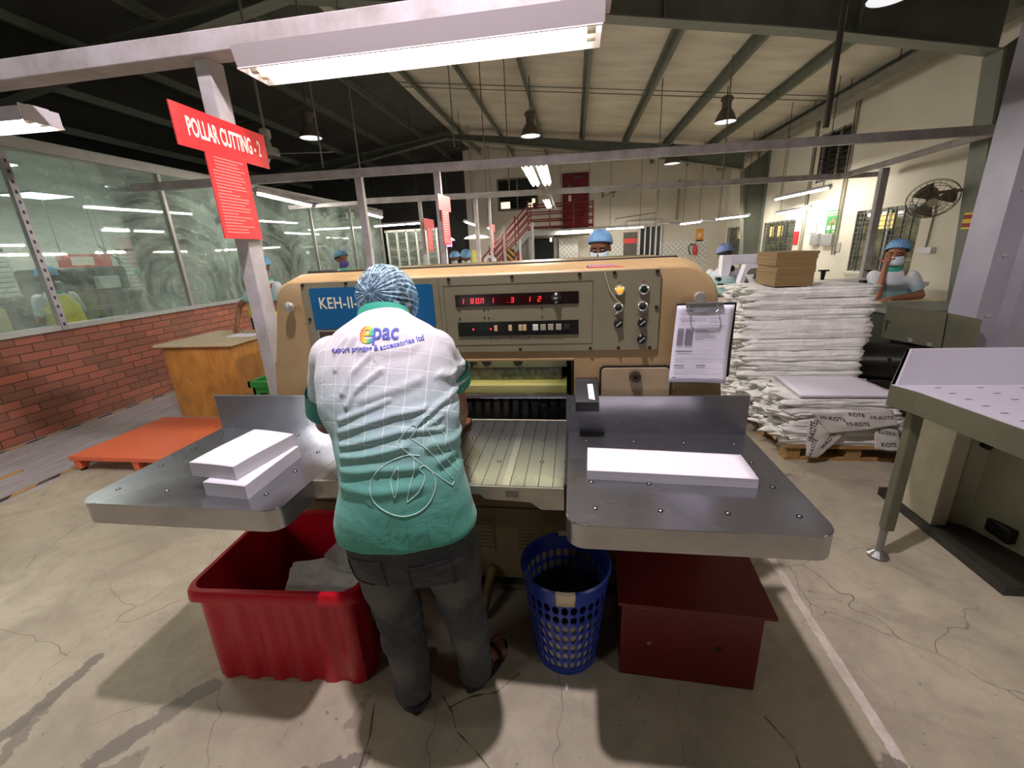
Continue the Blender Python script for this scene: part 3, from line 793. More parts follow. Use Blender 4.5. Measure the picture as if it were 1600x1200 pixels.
# knobs on the right part of the panel
def knob(px_, py_, kind):
    c = P(px_, py_, Y=py)
    if kind == 'amber':
        m = MB(); m.lathe([(.017, 0), (.017, .006), (.013, .008)], c, 20, (0, -1, 0)); b = onpanel('lamp_bezel', m, CHROME, smooth=True)
        m = MB(); m.lathe([(.012, .005), (.012, .012), (.006, .016), (0, .017)], c, 20, (0, -1, 0)); onpanel('amber_lamp', m, mat('amber_glow', (255, 150, 60), .3, emit=1.6), b, smooth=True)
    elif kind in ('green', 'black'):
        m = MB(); m.lathe([(.017, 0), (.017, .006), (.013, .008)], c, 20, (0, -1, 0)); b = onpanel('button_bezel', m, CHROME, smooth=True)
        m = MB(); m.lathe([(.012, .005), (.012, .012), (.006, .015), (0, .016)], c, 20, (0, -1, 0)); onpanel('button_cap', m, mat('dark_green_cap', (20, 44, 34), .15) if kind == 'green' else RUBBER, b, smooth=True)
    else:
        m = MB(); m.lathe([(.015, 0), (.016, .004), (.012, .008), (.010, .014), (0, .015)], c, 20, (0, -1, 0)); b = onpanel('selector_knob', m, BLACK, smooth=True)
        m = MB(); m.box(c.x-.011, c.x+.011, py-.017, py-.012, c.z-.0025, c.z+.0025, .001, rot=Matrix.Rotation(radians(-40), 3, 'Y')); onpanel('knob_pointer', m, CHROME, b)
for a in ((968, 453, 'amber'), (1006, 452, 'green'), (1004, 478, 'black'), (966, 480, 'black'), (966, 505, 'sel'), (1003, 504, 'sel'), (1002, 530, 'sel')): knob(*a)
# small printed captions over the knobs
m = MB()
for (a, b) in ((968, 441), (1006, 440), (965, 466), (1004, 466), (997, 492), (1010, 492), (996, 517), (1009, 517), (963, 494)):
    c = P(a, b, Y=py)
    for k in range(3): m.box(c.x-.006+k*.004, c.x-.0035+k*.004, py-.0006, py, c.z-.0015, c.z+.0015)
onpanel('caption_marks', m, mat('caption_dark', (70, 62, 50), .6), panel)
# key with a string hanging from the top edge
m = MB(); pts = [P(a, b, Y=py-.006) for a, b in ((945, 424), (947, 434), (952, 452), (962, 466), (972, 476), (966, 484))]
m.tube(pts, .0013, 6); m.box(pts[-1].x-.012, pts[-1].x+.004, py-.012, py-.010, pts[-1].z-.012, pts[-1].z-.008, rot=Matrix.Rotation(radians(-35), 3, 'Y'))
o = m.build('key_string', mat('string', (196, 186, 160), .8)); tag(o, 'pale string with a key hanging down over the control panel', 'string')
# chrome round knobs on the housing
for (a, b) in ((457, 479), (1091, 464)):
    c = P(a, b, Y=YF)
    m = MB(); m.lathe([(.010, 0), (.010, .012), (.019, .014), (.021, .022), (.018, .03), (0, .032)], c, 24, (0, -1, 0)); onpanel('chrome_knob', m, CHROME, smooth=True)
# small hatch with black rubber surround, hood bulb
h0, h1, hb = -.0, 0, 0
ha, hb_, hc = P(937, 573, Y=YF), P(1052, 573, Y=YF), P(1055, 620, Y=YF)
m = MB(); m.prism(rrect(.094, .352, 1.0, 1.128, .02), 'y', YF-.010, YF+.004); rub = onpanel('hatch_seal', m, RUBBER)
m = MB(); m.prism(rrect(.101, .345, .99, 1.121, .016), 'y', YF-.022, YF); hat = onpanel('hatch_cover', m, mat('hatch_beige', (166, 146, 116), .45, var=(9, .25)))
c = P(992, 588, Y=YF-.022)
m = MB(); m.lathe([(.021, 0), (.021, .012), (.014, .016), (.008, .016), (.007, .008), (0, .008)], c, 24, (0, -1, 0)); onpanel('hatch_knob', m, mat('brown_black', (52, 40, 26), .4), hat, smooth=True)
# cutting opening: knife carrier, bolts, knife, clamp, lamp
m = MB(); m.box(-.84, -.03, 1.655, 1.70, 1.098, 1.156); onpanel('knife_carrier', m, mat('carrier_steel', (126, 130, 112), .35, .6, var=(6, .3)))
kc = bpy.data.objects['knife_carrier']
for k, x in enumerate((-.585, -.47, -.355, -.225, -.70)):
    m = MB(); m.lathe([(.020, 0), (.020, .005), (.014, .007), (.008, .007), (.008, .001), (0, .001)], (x, 1.655, 1.124), 20, (0, -1, 0)); onpanel('knife_bolt', m, CHROME if k < 2 else BLACK, kc, smooth=True)
m = MB(); m.box(-.42, -.395, 1.64, 1.65, 1.118, 1.126); m.box(-.42, -.412, 1.64, 1.65, 1.10, 1.126); onpanel('hook', m, BLACK, kc)
def knife_mat():
    g = NT('knife_steel', .3, .8); p = g.pos(); x, y, z = g.sep(p)
    w = g.noise(g.comb(g.math('MULTIPLY', x, 40), g.math('MULTIPLY', g.math('ADD', z, g.math('MULTIPLY', x, .15)), 25)), 1, 3)
    g.color(g.mix(g.rng(w, .4, .6), (138, 142, 134), (104, 108, 100))); return g.m
m = MB(); m.prism([(-.84, 1.03), (-.05, 1.03), (-.05, 1.095), (-.84, 1.10)], 'y', 1.675, 1.69); onpanel('knife', m, knife_mat())
m = MB(); m.prism([(1.66, 1.038), (1.63, 1.038), (1.62, 1.03), (1.62, 1.0), (1.74, 1.0), (1.74, 1.038)], 'x', -.84, -.03)
cl = onpanel('clamp', m, CREAMP)
m = MB(); m.box(-.84, -.02, 1.595, 1.74, .984, 1.0, .003); onpanel('clamp_foot', m, TSTEEL, cl)
m = MB(); m.box(-.485, -.445, 1.612, 1.617, 1.0, 1.05, .001); onpanel('clamp_tab', m, CREAMP, cl)
m = MB(); m.cyl((-.8, 1.597, 1.150), (-.06, 1.597, 1.150), .005, n=10); onpanel('cutting_lamp', m, mat('lamp_warm_white', (255, 250, 200), .5, emit=14.0))
# beds
def table(x0, x1, label_parts, left):
    m = MB(); th = .07
    out = rrect(x0, x1, .928, 1.505, .0, rs=(.05, .05, 0, 0), n=8)
    m.prism(out, 'z', HT-.004, HT)
    es = [e for e in m.bm.edges if all(abs(v.co.z-HT) < 1e-5 for v in e.verts)]
    bmesh.ops.bevel(m.bm, geom=es, offset=.0025, segments=2, affect='EDGES')
    top = onpanel('side_table', m, TSTEEL)
    m = MB(); out = rrect(x0+.0005, x1-.0005, .9285, 1.505, 0, rs=(.05, .05, 0, 0), n=8)
    m.prism(out, 'z', HT-th, HT-.004); onpanel('table_edge', m, EDGE, top, smooth=True)
    m = MB(); m.box(x0+.08, x1-.08, 1.0, 1.5, HT-th-.03, HT-th); onpanel('table_bracket', m, DARKBODY, top)
    return top
TL = table(-1.51, -.832, '', True); TR = table(-.022, .620, '', False)
for x0, x1 in ((-1.51, -.845), (-.030, .612)):
    m = MB(); m.box(x0, x1, 1.503, 1.514, HT-.02, 1.027, .001); onpanel('back_plate', m, TSTEEL)
# the right back plate has a slanted seam
m = MB(); m.box(-.031, -.022, 1.12, 1.75, HT-.06, HT+.0008); onpanel('table_joint', m, mat('joint_dark', (60, 60, 60), .4, .6), TR)
m = MB(); m.box(-.832, -.031, 1.107, 1.62, HT-.03, HT); bed = onpanel('centre_bed', m, BED)
m = MB(); m.box(-.832, -.031, 1.62, 2.05, HT-.03, HT-.001); onpanel('rear_bed', m, BED, bed)
m = MB(); m.box(-.832, -.031, 1.618, 1.626, HT, HT+.001); onpanel('cutting_stick', m, mat('cutting_stick', (226, 220, 180), .4), bed)
m = MB()
for k in range(18):
    x = -.815+k*.045; m.box(x-.016, x+.016, 1.86, 1.875, HT, HT+.085, .004)
onpanel('back_gauge', m, TSTEEL)
# apron plates under the centre bed
m = MB()
m.prism([(-.832, HT-.002), (-.031, HT-.002), (-.031, HT-.075), (-.10, HT-.075), (-.13, HT-.052), (-.27, HT-.045), (-.283, HT-.03), (-.60, HT-.03), (-.70, HT-.045), (-.72, HT-.06), (-.832, HT-.065)], 'y', 1.100, 1.107)
onpanel('apron', m, mat('apron_steel', (186, 182, 168), .35, .6, var=(7, .35)), bed)
m = MB(); m.box(-.205, -.165, 1.0985, 1.1, HT-.036, HT-.012); onpanel('apron_sticker', m, mat('sticker_grey', (120, 118, 108), .6), bed)
# air valves in the table tops
def valve(x, y, par):
    m = MB(); m.lathe([(.0075, 0), (.0075, .0012), (.0045, .0012)], (x, y, HT), 16)
    v = onpanel('air_valve', m, BLACK, par)
    m = MB(); m.sphere((x, y, HT+.0002), .0042, u=10, v=6, sc=(1, 1, .5)); onpanel('valve_ball', m, CHROME, v)
for px_, py_ in ((930, 794), (1032, 798), (1137, 802), (1249, 807), (924, 753), (1014, 756), (1207, 761), (1174, 723), (1147, 694), (1068, 692), (990, 690), (916, 689), (1049, 664), (1206, 770)):
    if (px_, py_) == (1206, 770): continue
    q = P(px_, py_, Z=HT); valve(q.x, q.y, TR)
for px_, py_ in ((185, 764), (261, 767), (252, 728), (302, 701), (346, 678), (364, 673), (395, 656), (416, 772), (461, 736), (497, 706), (465, 680), (502, 655)):
    q = P(px_, py_, Z=HT); valve(q.x, q.y, TL)
for px_, py_ in ((741, 685), (791, 686), (848, 687), (725, 719), (780, 721), (847, 722), (706, 658), (754, 658), (799, 659)):
    q = P(px_, py_, Z=HT); valve(q.x, q.y, bed)
# lower body, louvres, feet
m = MB(); m.prism([(-1.29, .80), (.56, .80), (.56, .075), (-1.29, .075)], 'y', 1.62, 2.35); lowb = onpanel('lower_body', m, mat('lower_body_beige', (142, 124, 92), .5, var=(3, .3)))
m = MB(); m.box(-1.25, .52, 1.72, 2.3, 0, .075); onpanel('plinth', m, DARKBODY, lowb)
for cx in (-.205, -.42):
    m = MB()
    for k in range(7): m.box(cx-.055, cx+.055, 1.610, 1.622, .235+k*.02, .245+k*.02, .003)
    onpanel('louvre', m, mat('louvre_beige', (128, 112, 84), .5), lowb)
m = MB(); m.box(-1.25, .52, 1.616, 1.622, .455, .459); m.box(-.62, -.615, 1.616, 1.622, .14, .78); onpanel('panel_seam', m, DARKBODY, lowb)
m = MB(); m.box(-.95, .3, 1.62, 1.68, .0, .03, .004); pedal = onpanel('foot_bar', m, mat('pedal_steel', (126, 118, 104), .4, .4))
m = MB(); q = P(772, 905, Y=1.5); m.limb((-.385, 1.60, .13), (-.40, 1.44, .03), .022, .02); onpanel('foot_pedal', m, mat('wood_pedal', (136, 112, 80), .6, var=(12, .3)), pedal)
# black guard box on the right of the opening with its white label
c0 = P(899, 640, Y=1.49); c1 = P(937, 640, Y=1.49)
m = MB(); m.prism([(1.44, .99), (1.44, 1.025), (1.55, 1.08), (1.57, 1.08), (1.57, .99)], 'x', .005, .088); gb = onpanel('guard_box', m, BLACK)
m = MB(); m.quad((.052, 1.452, 1.031), (.074, 1.447, 1.0285), (.068, 1.520, 1.065), (.048, 1.520, 1.065)); onpanel('box_label', m, mat('label_white', (236, 234, 240), .6), gb)
bpy.data.objects['box_label'].location.z += .003
# purple band with red tape lying on top edge: two pens
for (a, b, c, d, col, lab) in ((917, 411, 963, 417, (70, 30, 190), 'blue purple pen lying on top of the machine'), (919, 416, 972, 414, (226, 120, 96), 'pale red pen lying beside the purple pen on the machine')):
    y = 1.585 if col[0] == 70 else 1.58
    p0 = P(a, b, Y=y); p1 = P(c, d, Y=y); zz = 1.4855 if col[0] == 70 else 1.4835
    m = MB(); m.cyl((p0.x, y, zz), (p1.x, y-.004, zz-.002), .0038, n=10); m.cyl((p1.x, y-.004, zz-.002), (p1.x+.007, y-.005, zz-.002), .0018, n=8)
    o = recenter(m.build('pen', mat('pen_%d' % col[0], col, .3))); tag(o, lab, 'pen')
# clipboard with printed form
PAPERL = mat('paper_lilac_white', (226, 222, 238), .8)
cb = thing('clipboard', 'dark clipboard with a printed form hanging on the right of the machine', 'clipboard', (.47, 1.53, 1.0))
def pl(u, v, y): # u,v in 0..1 over the sheet
    a, b, c_, d = (.352, 1.345), (.538, 1.343), (.533, 1.066), (.338, 1.072)
    x = (a[0]*(1-u)+b[0]*u)*(1-v)+(d[0]*(1-u)+c_[0]*u)*v; z = (a[1]*(1-u)+b[1]*u)*(1-v)+(d[1]*(1-u)+c_[1]*u)*v
    return (x, y, z)
m = MB(); m.prism([(.352, 1.350), (.546, 1.350), (.546, 1.09), (.53, 1.08), (.352, 1.08)], 'y', 1.541, 1.547); m.build('board', RUBBER, cb, world=True)
m = MB(); m.sheet(10, 16, lambda u, v: (lambda p: (p[0], 1.537-.006*v*v+.003*sin(u*3)-.002*sin(7*u*v+1), p[2]))(pl(u, v, 0))); pap = m.build('form_sheet', PAPERL, cb, world=True, smooth=True, solid=.0006)
m = MB()
def ln(u0, u1, v, h=.004):
    def yy(u, v): return 1.5345-.006*v*v+.003*sin(u*3)-.002*sin(7*u*v+1)
    n = 6
    for i in range(n):
        a, b = u0+(u1-u0)*i/n, u0+(u1-u0)*(i+1)/n
        m.quad(pl(a, v, yy(a, v)), pl(b, v, yy(b, v)), pl(b, v+h, yy(b, v+h)), pl(a, v+h, yy(a, v+h)))
r2 = random.Random(3)
for v, u0, u1, h in ((.06, .15, .3, .012), (.07, .5, .75, .006), (.11, .12, .95, .003), (.165, .08, .55, .006), (.165, .6, .8, .006), (.19, .1, .35, .006), (.21, .6, .75, .004), (.255, .4, .9, .004), (.28, .4, .9, .003)): ln(u0, u1, v, h)
for k in range(6): ln(.38, .38+.12+.4*r2.random(), .32+k*.022, .005)
for k in range(14):
    ln(.06, .17, .29+k*.016, .010); ln(.2, .34, .29+k*.016, .011)
for k in range(3): ln(.06, .36 if k < 1 else .9, .58+k*.05, .012 if k < 1 else .002)
ln(.06, .96, .575, .002); ln(.06, .96, .69, .002); ln(.06, .96, .73, .002); ln(.06, .25, .77, .012); ln(.46, .62, .77, .012); ln(.06, .95, .81, .002); ln(.06, .95, .85, .002); ln(.06, .12, .93, .014); ln(.7, .9, .94, .005); ln(.06, .9, .88, .003)
m.build('form_print', mat('form_ink', (112, 108, 122), .8), cb, world=True)
m = MB(); m.box(.380, .500, 1.528, 1.545, 1.340, 1.354, .003); m.tube([(.39, 1.528, 1.345), (.385, 1.522, 1.33), (.395, 1.52, 1.322), (.475, 1.52, 1.322), (.483, 1.522, 1.33), (.48, 1.528, 1.345)], .002, 6)
m.build('clip', mat('clip_steel', (150, 152, 150), .3, .7), cb, world=True)

# ---- stacks of cut paper on the side tables
PAPER = mat('white_paper', (224, 220, 232), .8)
def edge_mat():
    g = NT('paper_edges', .8); p = g.obj(); x, y, z = g.sep(p)
    n = g.noise(g.comb(g.math('MULTIPLY', x, 3), g.math('MULTIPLY', y, 3), g.math('MULTIPLY', z, 900)), 1, 3)
    g.color(g.mix(g.rng(n, .35, .65), (206, 202, 210), (170, 168, 176))); return g.m
PEDGE = edge_mat()
def stack(name, label, corners, z0, h, group=None, wave=.0):
    """corners: four (x,y), counter clockwise"""
    t = thing(name, label, 'paper stack', (sum(c[0] for c in corners)/4, sum(c[1] for c in corners)/4, z0), group=group)
    C4 = [Vector((c[0], c[1], 0)) for c in corners]
    def at(u, v): return (C4[0]*(1-u)+C4[1]*u)*(1-v)+(C4[3]*(1-u)+C4[2]*u)*v
    def top(u, v): return h+wave*sin(u*3.1+v)*(.6+.4*v)+wave*.5*sin(v*5)
    n = 14; m = MB(); rim = [(i/n, 0) for i in range(n)]+[(1, i/n) for i in range(n)]+[(1-i/n, 1) for i in range(n)]+[(0, 1-i/n) for i in range(n)]
    r0 = []; r1 = []
    for u, v in rim:
        p = at(u, v); r0.append((p.x, p.y, z0+.0003)); r1.append((p.x, p.y, z0+top(u, v)-.0012))
    m.loft([r0, r1], cap1=False); m.build('sheet_edges', PEDGE, t, world=True)
    m = MB(); m.sheet(n, n, lambda u, v: (at(u, v).x, at(u, v).y, z0+top(u, v)-.0006)); m.build('top_sheet', PAPER, t, world=True, smooth=True, solid=.001)
    return t

stack('paper_stack', 'long flat stack of white paper on the right steel table', ((.038, 1.157), (.511, 1.132), (.517, 1.285), (.044, 1.312)), HT, .030, wave=.0012)
stack('paper_stack', 'lower stack of small white sheets on the left steel table', ((-1.118, .995), (-.963, .980), (-.972, 1.255), (-1.12, 1.27)), HT, .045, wave=.001)
stack('paper_stack', 'upper stack of small white sheets, shifted left on top of another stack', ((-1.183, 1.028), (-1.012, 1.008), (-.985, 1.258), (-1.160, 1.283)), HT+.0462, .046, wave=.003)
# ================================================================== LAMPS
TUBEM = mat('tube_glow', (255, 250, 228), .5, emit=TUBE)
TUBEF = mat('tube_glow_far', (255, 249, 234), .5, emit=TUBE_FAR)
REFL = mat('lamp_white_enamel', (206, 200, 206), .4, var=(6, .1))
CAPM = mat('lamp_cap', (190, 186, 176), .4)
def fluo(p0, p1, label, ntube=1, w=.09, far=True, cover=False, group=None, hang=False):
    """tube lamp from p0 to p1, hanging level"""
    p0 = Vector(p0); p1 = Vector(p1); d = p1-p0; L = d.length; a = math.atan2(d.y, d.x)
    t = thing('fluorescent_lamp', label, 'lamp', (p0+p1)/2, a, group=group or 'fluorescent lamps')
    m = MB()
    if cover:
        m.prism([(-w, -.03), (-w*.45, .045), (w*.45, .045), (w, -.03), (w-.004, -.032), (w*.42, .038), (-w*.42, .038), (-w+.004, -.032)], 'x', -L/2-.05, L/2+.05)
        m.box(-L/2-.052, -L/2-.048, -w*.9, w*.9, -.03, .04); m.box(L/2+.048, L/2+.052, -w*.9, w*.9, -.03, .04)
    else:
        m.prism([(-w*.5, 0), (-w*.28, .05), (w*.28, .05), (w*.5, 0)], 'x', -L/2-.02, L/2+.02)
    m.build('reflector', REFL, t)
    r = .014
    for k in range(ntube):
        y = (k-(ntube-1)/2)*.055
        m = MB(); m.cyl((-L/2, y, -.008-r*.4), (L/2, y, -.008-r*.4), r, n=12); m.build('tube', TUBEF if far else TUBEM, t)
        for s in (-1, 1): m = MB(); m.cyl((s*L/2, y, -.008-r*.4), (s*(L/2+.03), y, -.008-r*.4), r*1.15, n=12); m.build('end_cap', CAPM, t)
    if hang:
        for s in (-1, 1):
            xx = p0.lerp(p1, .5+s*.4); m = MB(); m.cyl((s*.4*L, 0, .045), (s*.4*L, 0, zroof(xx.x)+.02-p0.z), .006, n=6); m.build('hanger', mat('dark_rod', (52, 48, 42), .6), t)
    return t
ml = fluo((-1.165, 1.755, 2.262), (.045, 1.755, 2.262), 'large lit tube lamp with white cover under the near overhead beam', 2, .085, far=False, cover=True)
m = MB(); m.box(-.64, .66, -.112, -.108, -.034, .03, rot=Matrix.Rotation(radians(18), 3, 'X'), piv=(0, -.11, 0)); m.build('front_shade', mat('clear_shade_edge', (214, 206, 214), .3), ml)
fluo((-3.75, 1.92, 2.262), (-2.56, 1.98, 2.262), 'bright tube lamp at the upper left edge of the picture', 2, .095, far=False, cover=True)
fluo((-3.98, 5.35, 2.41), (-4.19, 6.85, 2.41), 'lit tube lamp along the glazing just right of the red sign')
fluo((-4.02, 8.15, 2.41), (-4.25, 9.65, 2.41), 'farther lit tube lamp along the glazing')
fluo((-5.1, 11.1, 2.34), (-3.7, 10.95, 2.34), 'level lit tube lamp before the far white partition', hang=True)
fluo((-2.75, 11.3, 2.33), (-2.83, 12.8, 2.33), 'far lit tube lamp left of the thin grey post', hang=True)
fluo((-2.6, 13.6, 2.27), (-2.7, 15.1, 2.27), 'farthest small lit tube lamp beside the stair rail', hang=True)
fluo((-.50, 5.0, 2.42), (-.52, 6.4, 2.42), 'bright pair of end-on tubes hanging in the middle, nearer pair', 2, .12)
fluo((-.34, 5.0, 2.42), (-.36, 6.4, 2.42), 'bright end-on tube pair hanging next to the nearer middle pair', 2, .12)
fluo((-.50, 8.4, 2.42), (-.52, 9.8, 2.42), 'smaller bright end-on tubes hanging below the nearer pair', 2, .12)
fluo((-.50, 14.15, 2.07), (.58, 14.2, 2.07), 'level lit tube lamp left above the masked worker', hang=True)
fluo((1.0, 14.25, 2.08), (2.12, 14.3, 2.08), 'level lit tube lamp right above the masked worker', hang=True)
fluo((3.2, 14.2, 2.1), (3.5, 13.2, 2.1), 'small far tube lamp near the far wall corner', hang=True)
fluo((3.85, 13.0, 2.13), (4.3, 12.0, 2.13), 'small far tube lamp beside the far green column', hang=True)
fluo((4.15, 10.2, 2.33), (4.28, 8.5, 2.33), 'upper lit tube lamp near the barred windows', hang=True)
fluo((4.75, 11.5, 2.11), (4.7, 9.9, 2.11), 'lower lit tube lamp near the barred windows', hang=True)
# dim bell shaped high bay lamps
BELL = mat('bell_enamel', (96, 86, 74), .45, .2, var=(9, .2))
BELLIN = mat('bell_inside', (236, 238, 244), .5, emit=1.1)
def bell(p, label, r=.19):
    t = thing('bell_pendant_lamp', label, 'pendant lamp', p, group='bell pendant lamps')
    h = r*2.2
    m = MB(); m.lathe([(r, 0), (r*.96, .02), (r*.78, h*.28), (r*.5, h*.48), (r*.42, h*.52), (r*.42, h*.78), (r*.56, h*.82), (r*.56, h*.92), (r*.4, h), (0, h)], n=28); m.build('shade', BELL, t, smooth=True)
    m = MB(); m.lathe([(r*.97, .004), (0, .03)], n=28); m.build('reflector', BELLIN, t)
    m = MB(); m.cyl((0, 0, h), (0, 0, zroof(p[0])+.02-p[2]), .008, n=6); m.build('cord', mat('dark_rod', (52, 48, 42), .6), t)
bell(P(1133, 191, Z=3.62), 'dim bell lamp hanging at the upper right before the purlins')
bell(P(829, 213, Z=3.62), 'dim bell lamp hanging in the middle above the bright tubes')
bell(P(486, 216, Z=3.62), 'dim bell lamp hanging at the left in front of the dark roof')
bell(P(1050, 256, Z=3.5), 'small dim bell lamp hanging partly behind the long beam', .20)
bell(P(1392, -4, Z=3.62), 'dim bell lamp cut by the top edge of the picture')
# red instruction signs on posts
REDS = mat('sign_red', (218, 40, 48), .4, var=(5, .1))
WTXT = mat('sign_white', (240, 226, 214), .5); FINE = mat('sign_small_print', (236, 166, 158), .5)
EDG = mat('sign_edge', (150, 96, 84), .6)
def red_sign(label, tl, tr, bl_head, head_drop, p_tl, p_tr, drop, big=None, facing=None):
    """head board tl-tr (top corners), panel board below"""
    tl = Vector(tl); tr = Vector(tr); x = (tr-tl); W = x.length; x.normalize(); n = Vector((x.y, -x.x, 0)).normalized()
    t = thing('instruction_sign', label, 'sign', (tl+tr)/2-Vector((0, 0, head_drop)))
    M4 = lambda o: frame(o, x, (0, 0, 1), n)
    def board(a, w, h, nm, thick=.006):
        m = MB(); m.box(0, w, -h, 0, -thick, 0); m.bm.transform(M4(a)); return m.build(nm, REDS, t, world=True)
    hb = board(tl, W, head_drop, 'head_board'); pb = board(tl+x*p_tl+Vector((0, 0, -head_drop)), p_tr-p_tl, drop, 'text_board')
    if big:
        me = text_mesh(big, head_drop*.56, bold=head_drop*.014, align='CENTER'); xs = [v.co.x for v in me.vertices]; w = max(xs)-min(xs)
        me.transform(Matrix.Diagonal((W*.80/w, 1.12, 1, 1)))
        m = MB(); m.mesh(me, M4(tl+x*(W*.51)+Vector((0, 0, -head_drop*.5))+n*.0015)); m.build('lettering', WTXT, hb, world=False).data.transform(Matrix.Translation(-Vector(t.location)))
    r = random.Random(5); m = MB(); w = p_tr-p_tl; k = 0; N_ = 26 if big else 14; zz = .03*drop
    while zz < drop*.93:
        ind = .08 if k > 3 else .16; ln_ = r.uniform(.35, .84-ind) if k % 3 else .80-ind*.5
        h = drop/N_*.28
        nseg = max(1, int(ln_*w/.012)) if big else 1
        for q in range(nseg):
            a = w*ind+ln_*w*q/nseg; b = a+ln_*w/nseg*(.75 if big else 1)
            m.box(a, b, -zz-h, -zz, .0003, .0012)
        zz += drop/N_; k += 1
    m.bm.transform(M4(tl+x*p_tl+Vector((0, 0, -head_drop)))); m.build('text_lines', FINE, pb).data.transform(Matrix.Translation(-Vector(t.location)))
    return t
red_sign('red board reading pollar cutting 2 with rules below, fixed to the near post', (-1.418, 1.55, 2.12), (-1.434, 2.06, 2.12), 0, .143, .12, .35, .321, big='POLLAR CUTTING - 2')
red_sign('small red instruction sign on the middle grey post', (-1.385, 4.6, 2.155), (-1.363, 4.98, 2.155), 0, .155, .08, .30, .35)
red_sign('farther small red instruction sign left of the middle grey post', (-2.38, 7.0, 2.125), (-2.37, 7.5, 2.125), 0, .145, .12, .38, .37)
red_sign('thin far red sign edge behind the thin grey post', (-1.55, 8.2, 2.05), (-1.5, 8.55, 2.05), 0, .12, .1, .26, .3)
# ================================================================== THINGS ON THE FLOOR AROUND THE MACHINE
# ---- red bin
REDP = mat('red_plastic', (192, 14, 38), .32, var=(2.5, .12), bump=(50, .02))
bin_ = thing('plastic_bin', 'big red plastic bin holding waste paper under the left steel table', 'bin', (-1.10, 1.33, 0), radians(3.2))
def bin_shell():
    Wt, Wb, Dt, Db, Hh = .335, .315, .262, .245, .43
    def ring(w, d, z, ribs=0.0, n=160, r=.05):
        out = []; o = rrect(-w, w, -d, d, r, n=6)
        # resample
        pts = [Vector((a, b, 0)) for a, b in o]; L = [0]
        for i in range(len(pts)): L.append(L[-1]+(pts[(i+1) % len(pts)]-pts[i]).length)
        for k in range(n):
            s_ = L[-1]*k/n; i = 0
            while L[i+1] < s_: i += 1
            a, b = pts[i], pts[(i+1) % len(pts)]; p = a.lerp(b, (s_-L[i])/max(1e-9, L[i+1]-L[i]))
            if ribs:
                along = p.x if abs(abs(p.y)-d) < .012 else (p.y if abs(abs(p.x)-w) < .012 else None)
                if along is not None:
                    f = .5+.5*math.tanh(5*cos(along*2*pi/.105))
                    if abs(p.y) > d-.02: p = p+Vector((0, -math.copysign(ribs*f, p.y), 0))
                    else: p = p+Vector((-math.copysign(ribs*f, p.x), 0, 0))
            out.append((p.x, p.y, z))
        return out
    rings = []
    for k in range(9):
        t = k/8; w = Wb+(Wt-.022-Wb)*t; d = Db+(Dt-.022-Db)*t
        rings.append(ring(w, d, .0+(Hh-.045)*t, .012*(1-.15*t) if k < 8 else 0))
    rings.append(ring(Wt-.006, Dt-.006, Hh-.045, 0, r=.055)); rings.append(ring(Wt+.002, Dt+.002, Hh-.040, 0, r=.06))
    rings.append(ring(Wt+.0, Dt+.0, Hh-.012, 0, r=.06)); rings.append(ring(Wt-.008, Dt-.008, Hh, 0, r=.055)); rings.append(ring(Wt-.024, Dt-.024, Hh, 0, r=.05)); rings.append(ring(Wt-.032, Dt-.032, Hh-.02, 0, r=.045))
    rings.append(ring(Wb-.015, Db-.015, .015, 0))
    m = MB(); m.loft(rings); return m
bin_shell().build('bin_shell', REDP, bin_, smooth=True)
# waste sheets in the bin: fanned bundles, each sheet curved
WP = mat('waste_paper', (186, 178, 174), .85, var=(24, .35)); WPY = mat('waste_paper_yellow', (196, 170, 96), .85, var=(20, .2))
def sheaf(name, label, c, rot, w, d, n, mt, tilt, curl=.022, lift=.0032, group='waste paper sheaves in the red bin'):
    t = []
    m = MB(); r = random.Random(hash(label) % 999 if False else len(label)); R = rot.to_4x4() if hasattr(rot, 'to_4x4') else rot
    for k in range(n):
        ox, oy, az = r.uniform(-.014, .014), r.uniform(-.014, .014), r.uniform(-.09, .09)
        fan = k/n
        def fn(u, v, k=k, ox=ox, oy=oy, az=az, fan=fan):
            x = (u-.5)*w+ox+fan*.03; y = (v-.5)*d+oy
            x, y = x*cos(az)-y*sin(az), x*sin(az)+y*cos(az)
            return (x, y, k*lift+curl*(abs(u-.5)*2)**2*(.4+fan)+.006*sin(6*v+k)*u)
        m.sheet(8, 6, fn)
    m.bm.transform(Matrix.Translation(c) @ R)
    o = m.build(name, mt, smooth=True); recenter(o); tag(o, label, 'waste paper', group); return o
E3 = lambda a, b, c: (Matrix.Rotation(c, 3, 'Z') @ Matrix.Rotation(b, 3, 'Y') @ Matrix.Rotation(a, 3, 'X'))
sheaf('paper_sheaf', 'yellowish sheaf of waste sheets at the bottom of the red bin', Vector((-1.04, 1.32, .04)), E3(.0, .0, .1), .36, .30, 40, WPY, 0)
sheaf('paper_sheaf', 'grey sheaf of waste sheets leaning on the right side of the red bin', Vector((-1.02, 1.325, .185)), E3(.05, -.14, .45), .31, .24, 40, WP, 0, lift=.003)
sheaf('paper_sheaf', 'loose pale sheets at the back of the red bin', Vector((-.94, 1.42, .315)), E3(.1, -.05, -.3), .20, .16, 12, WP, 0)
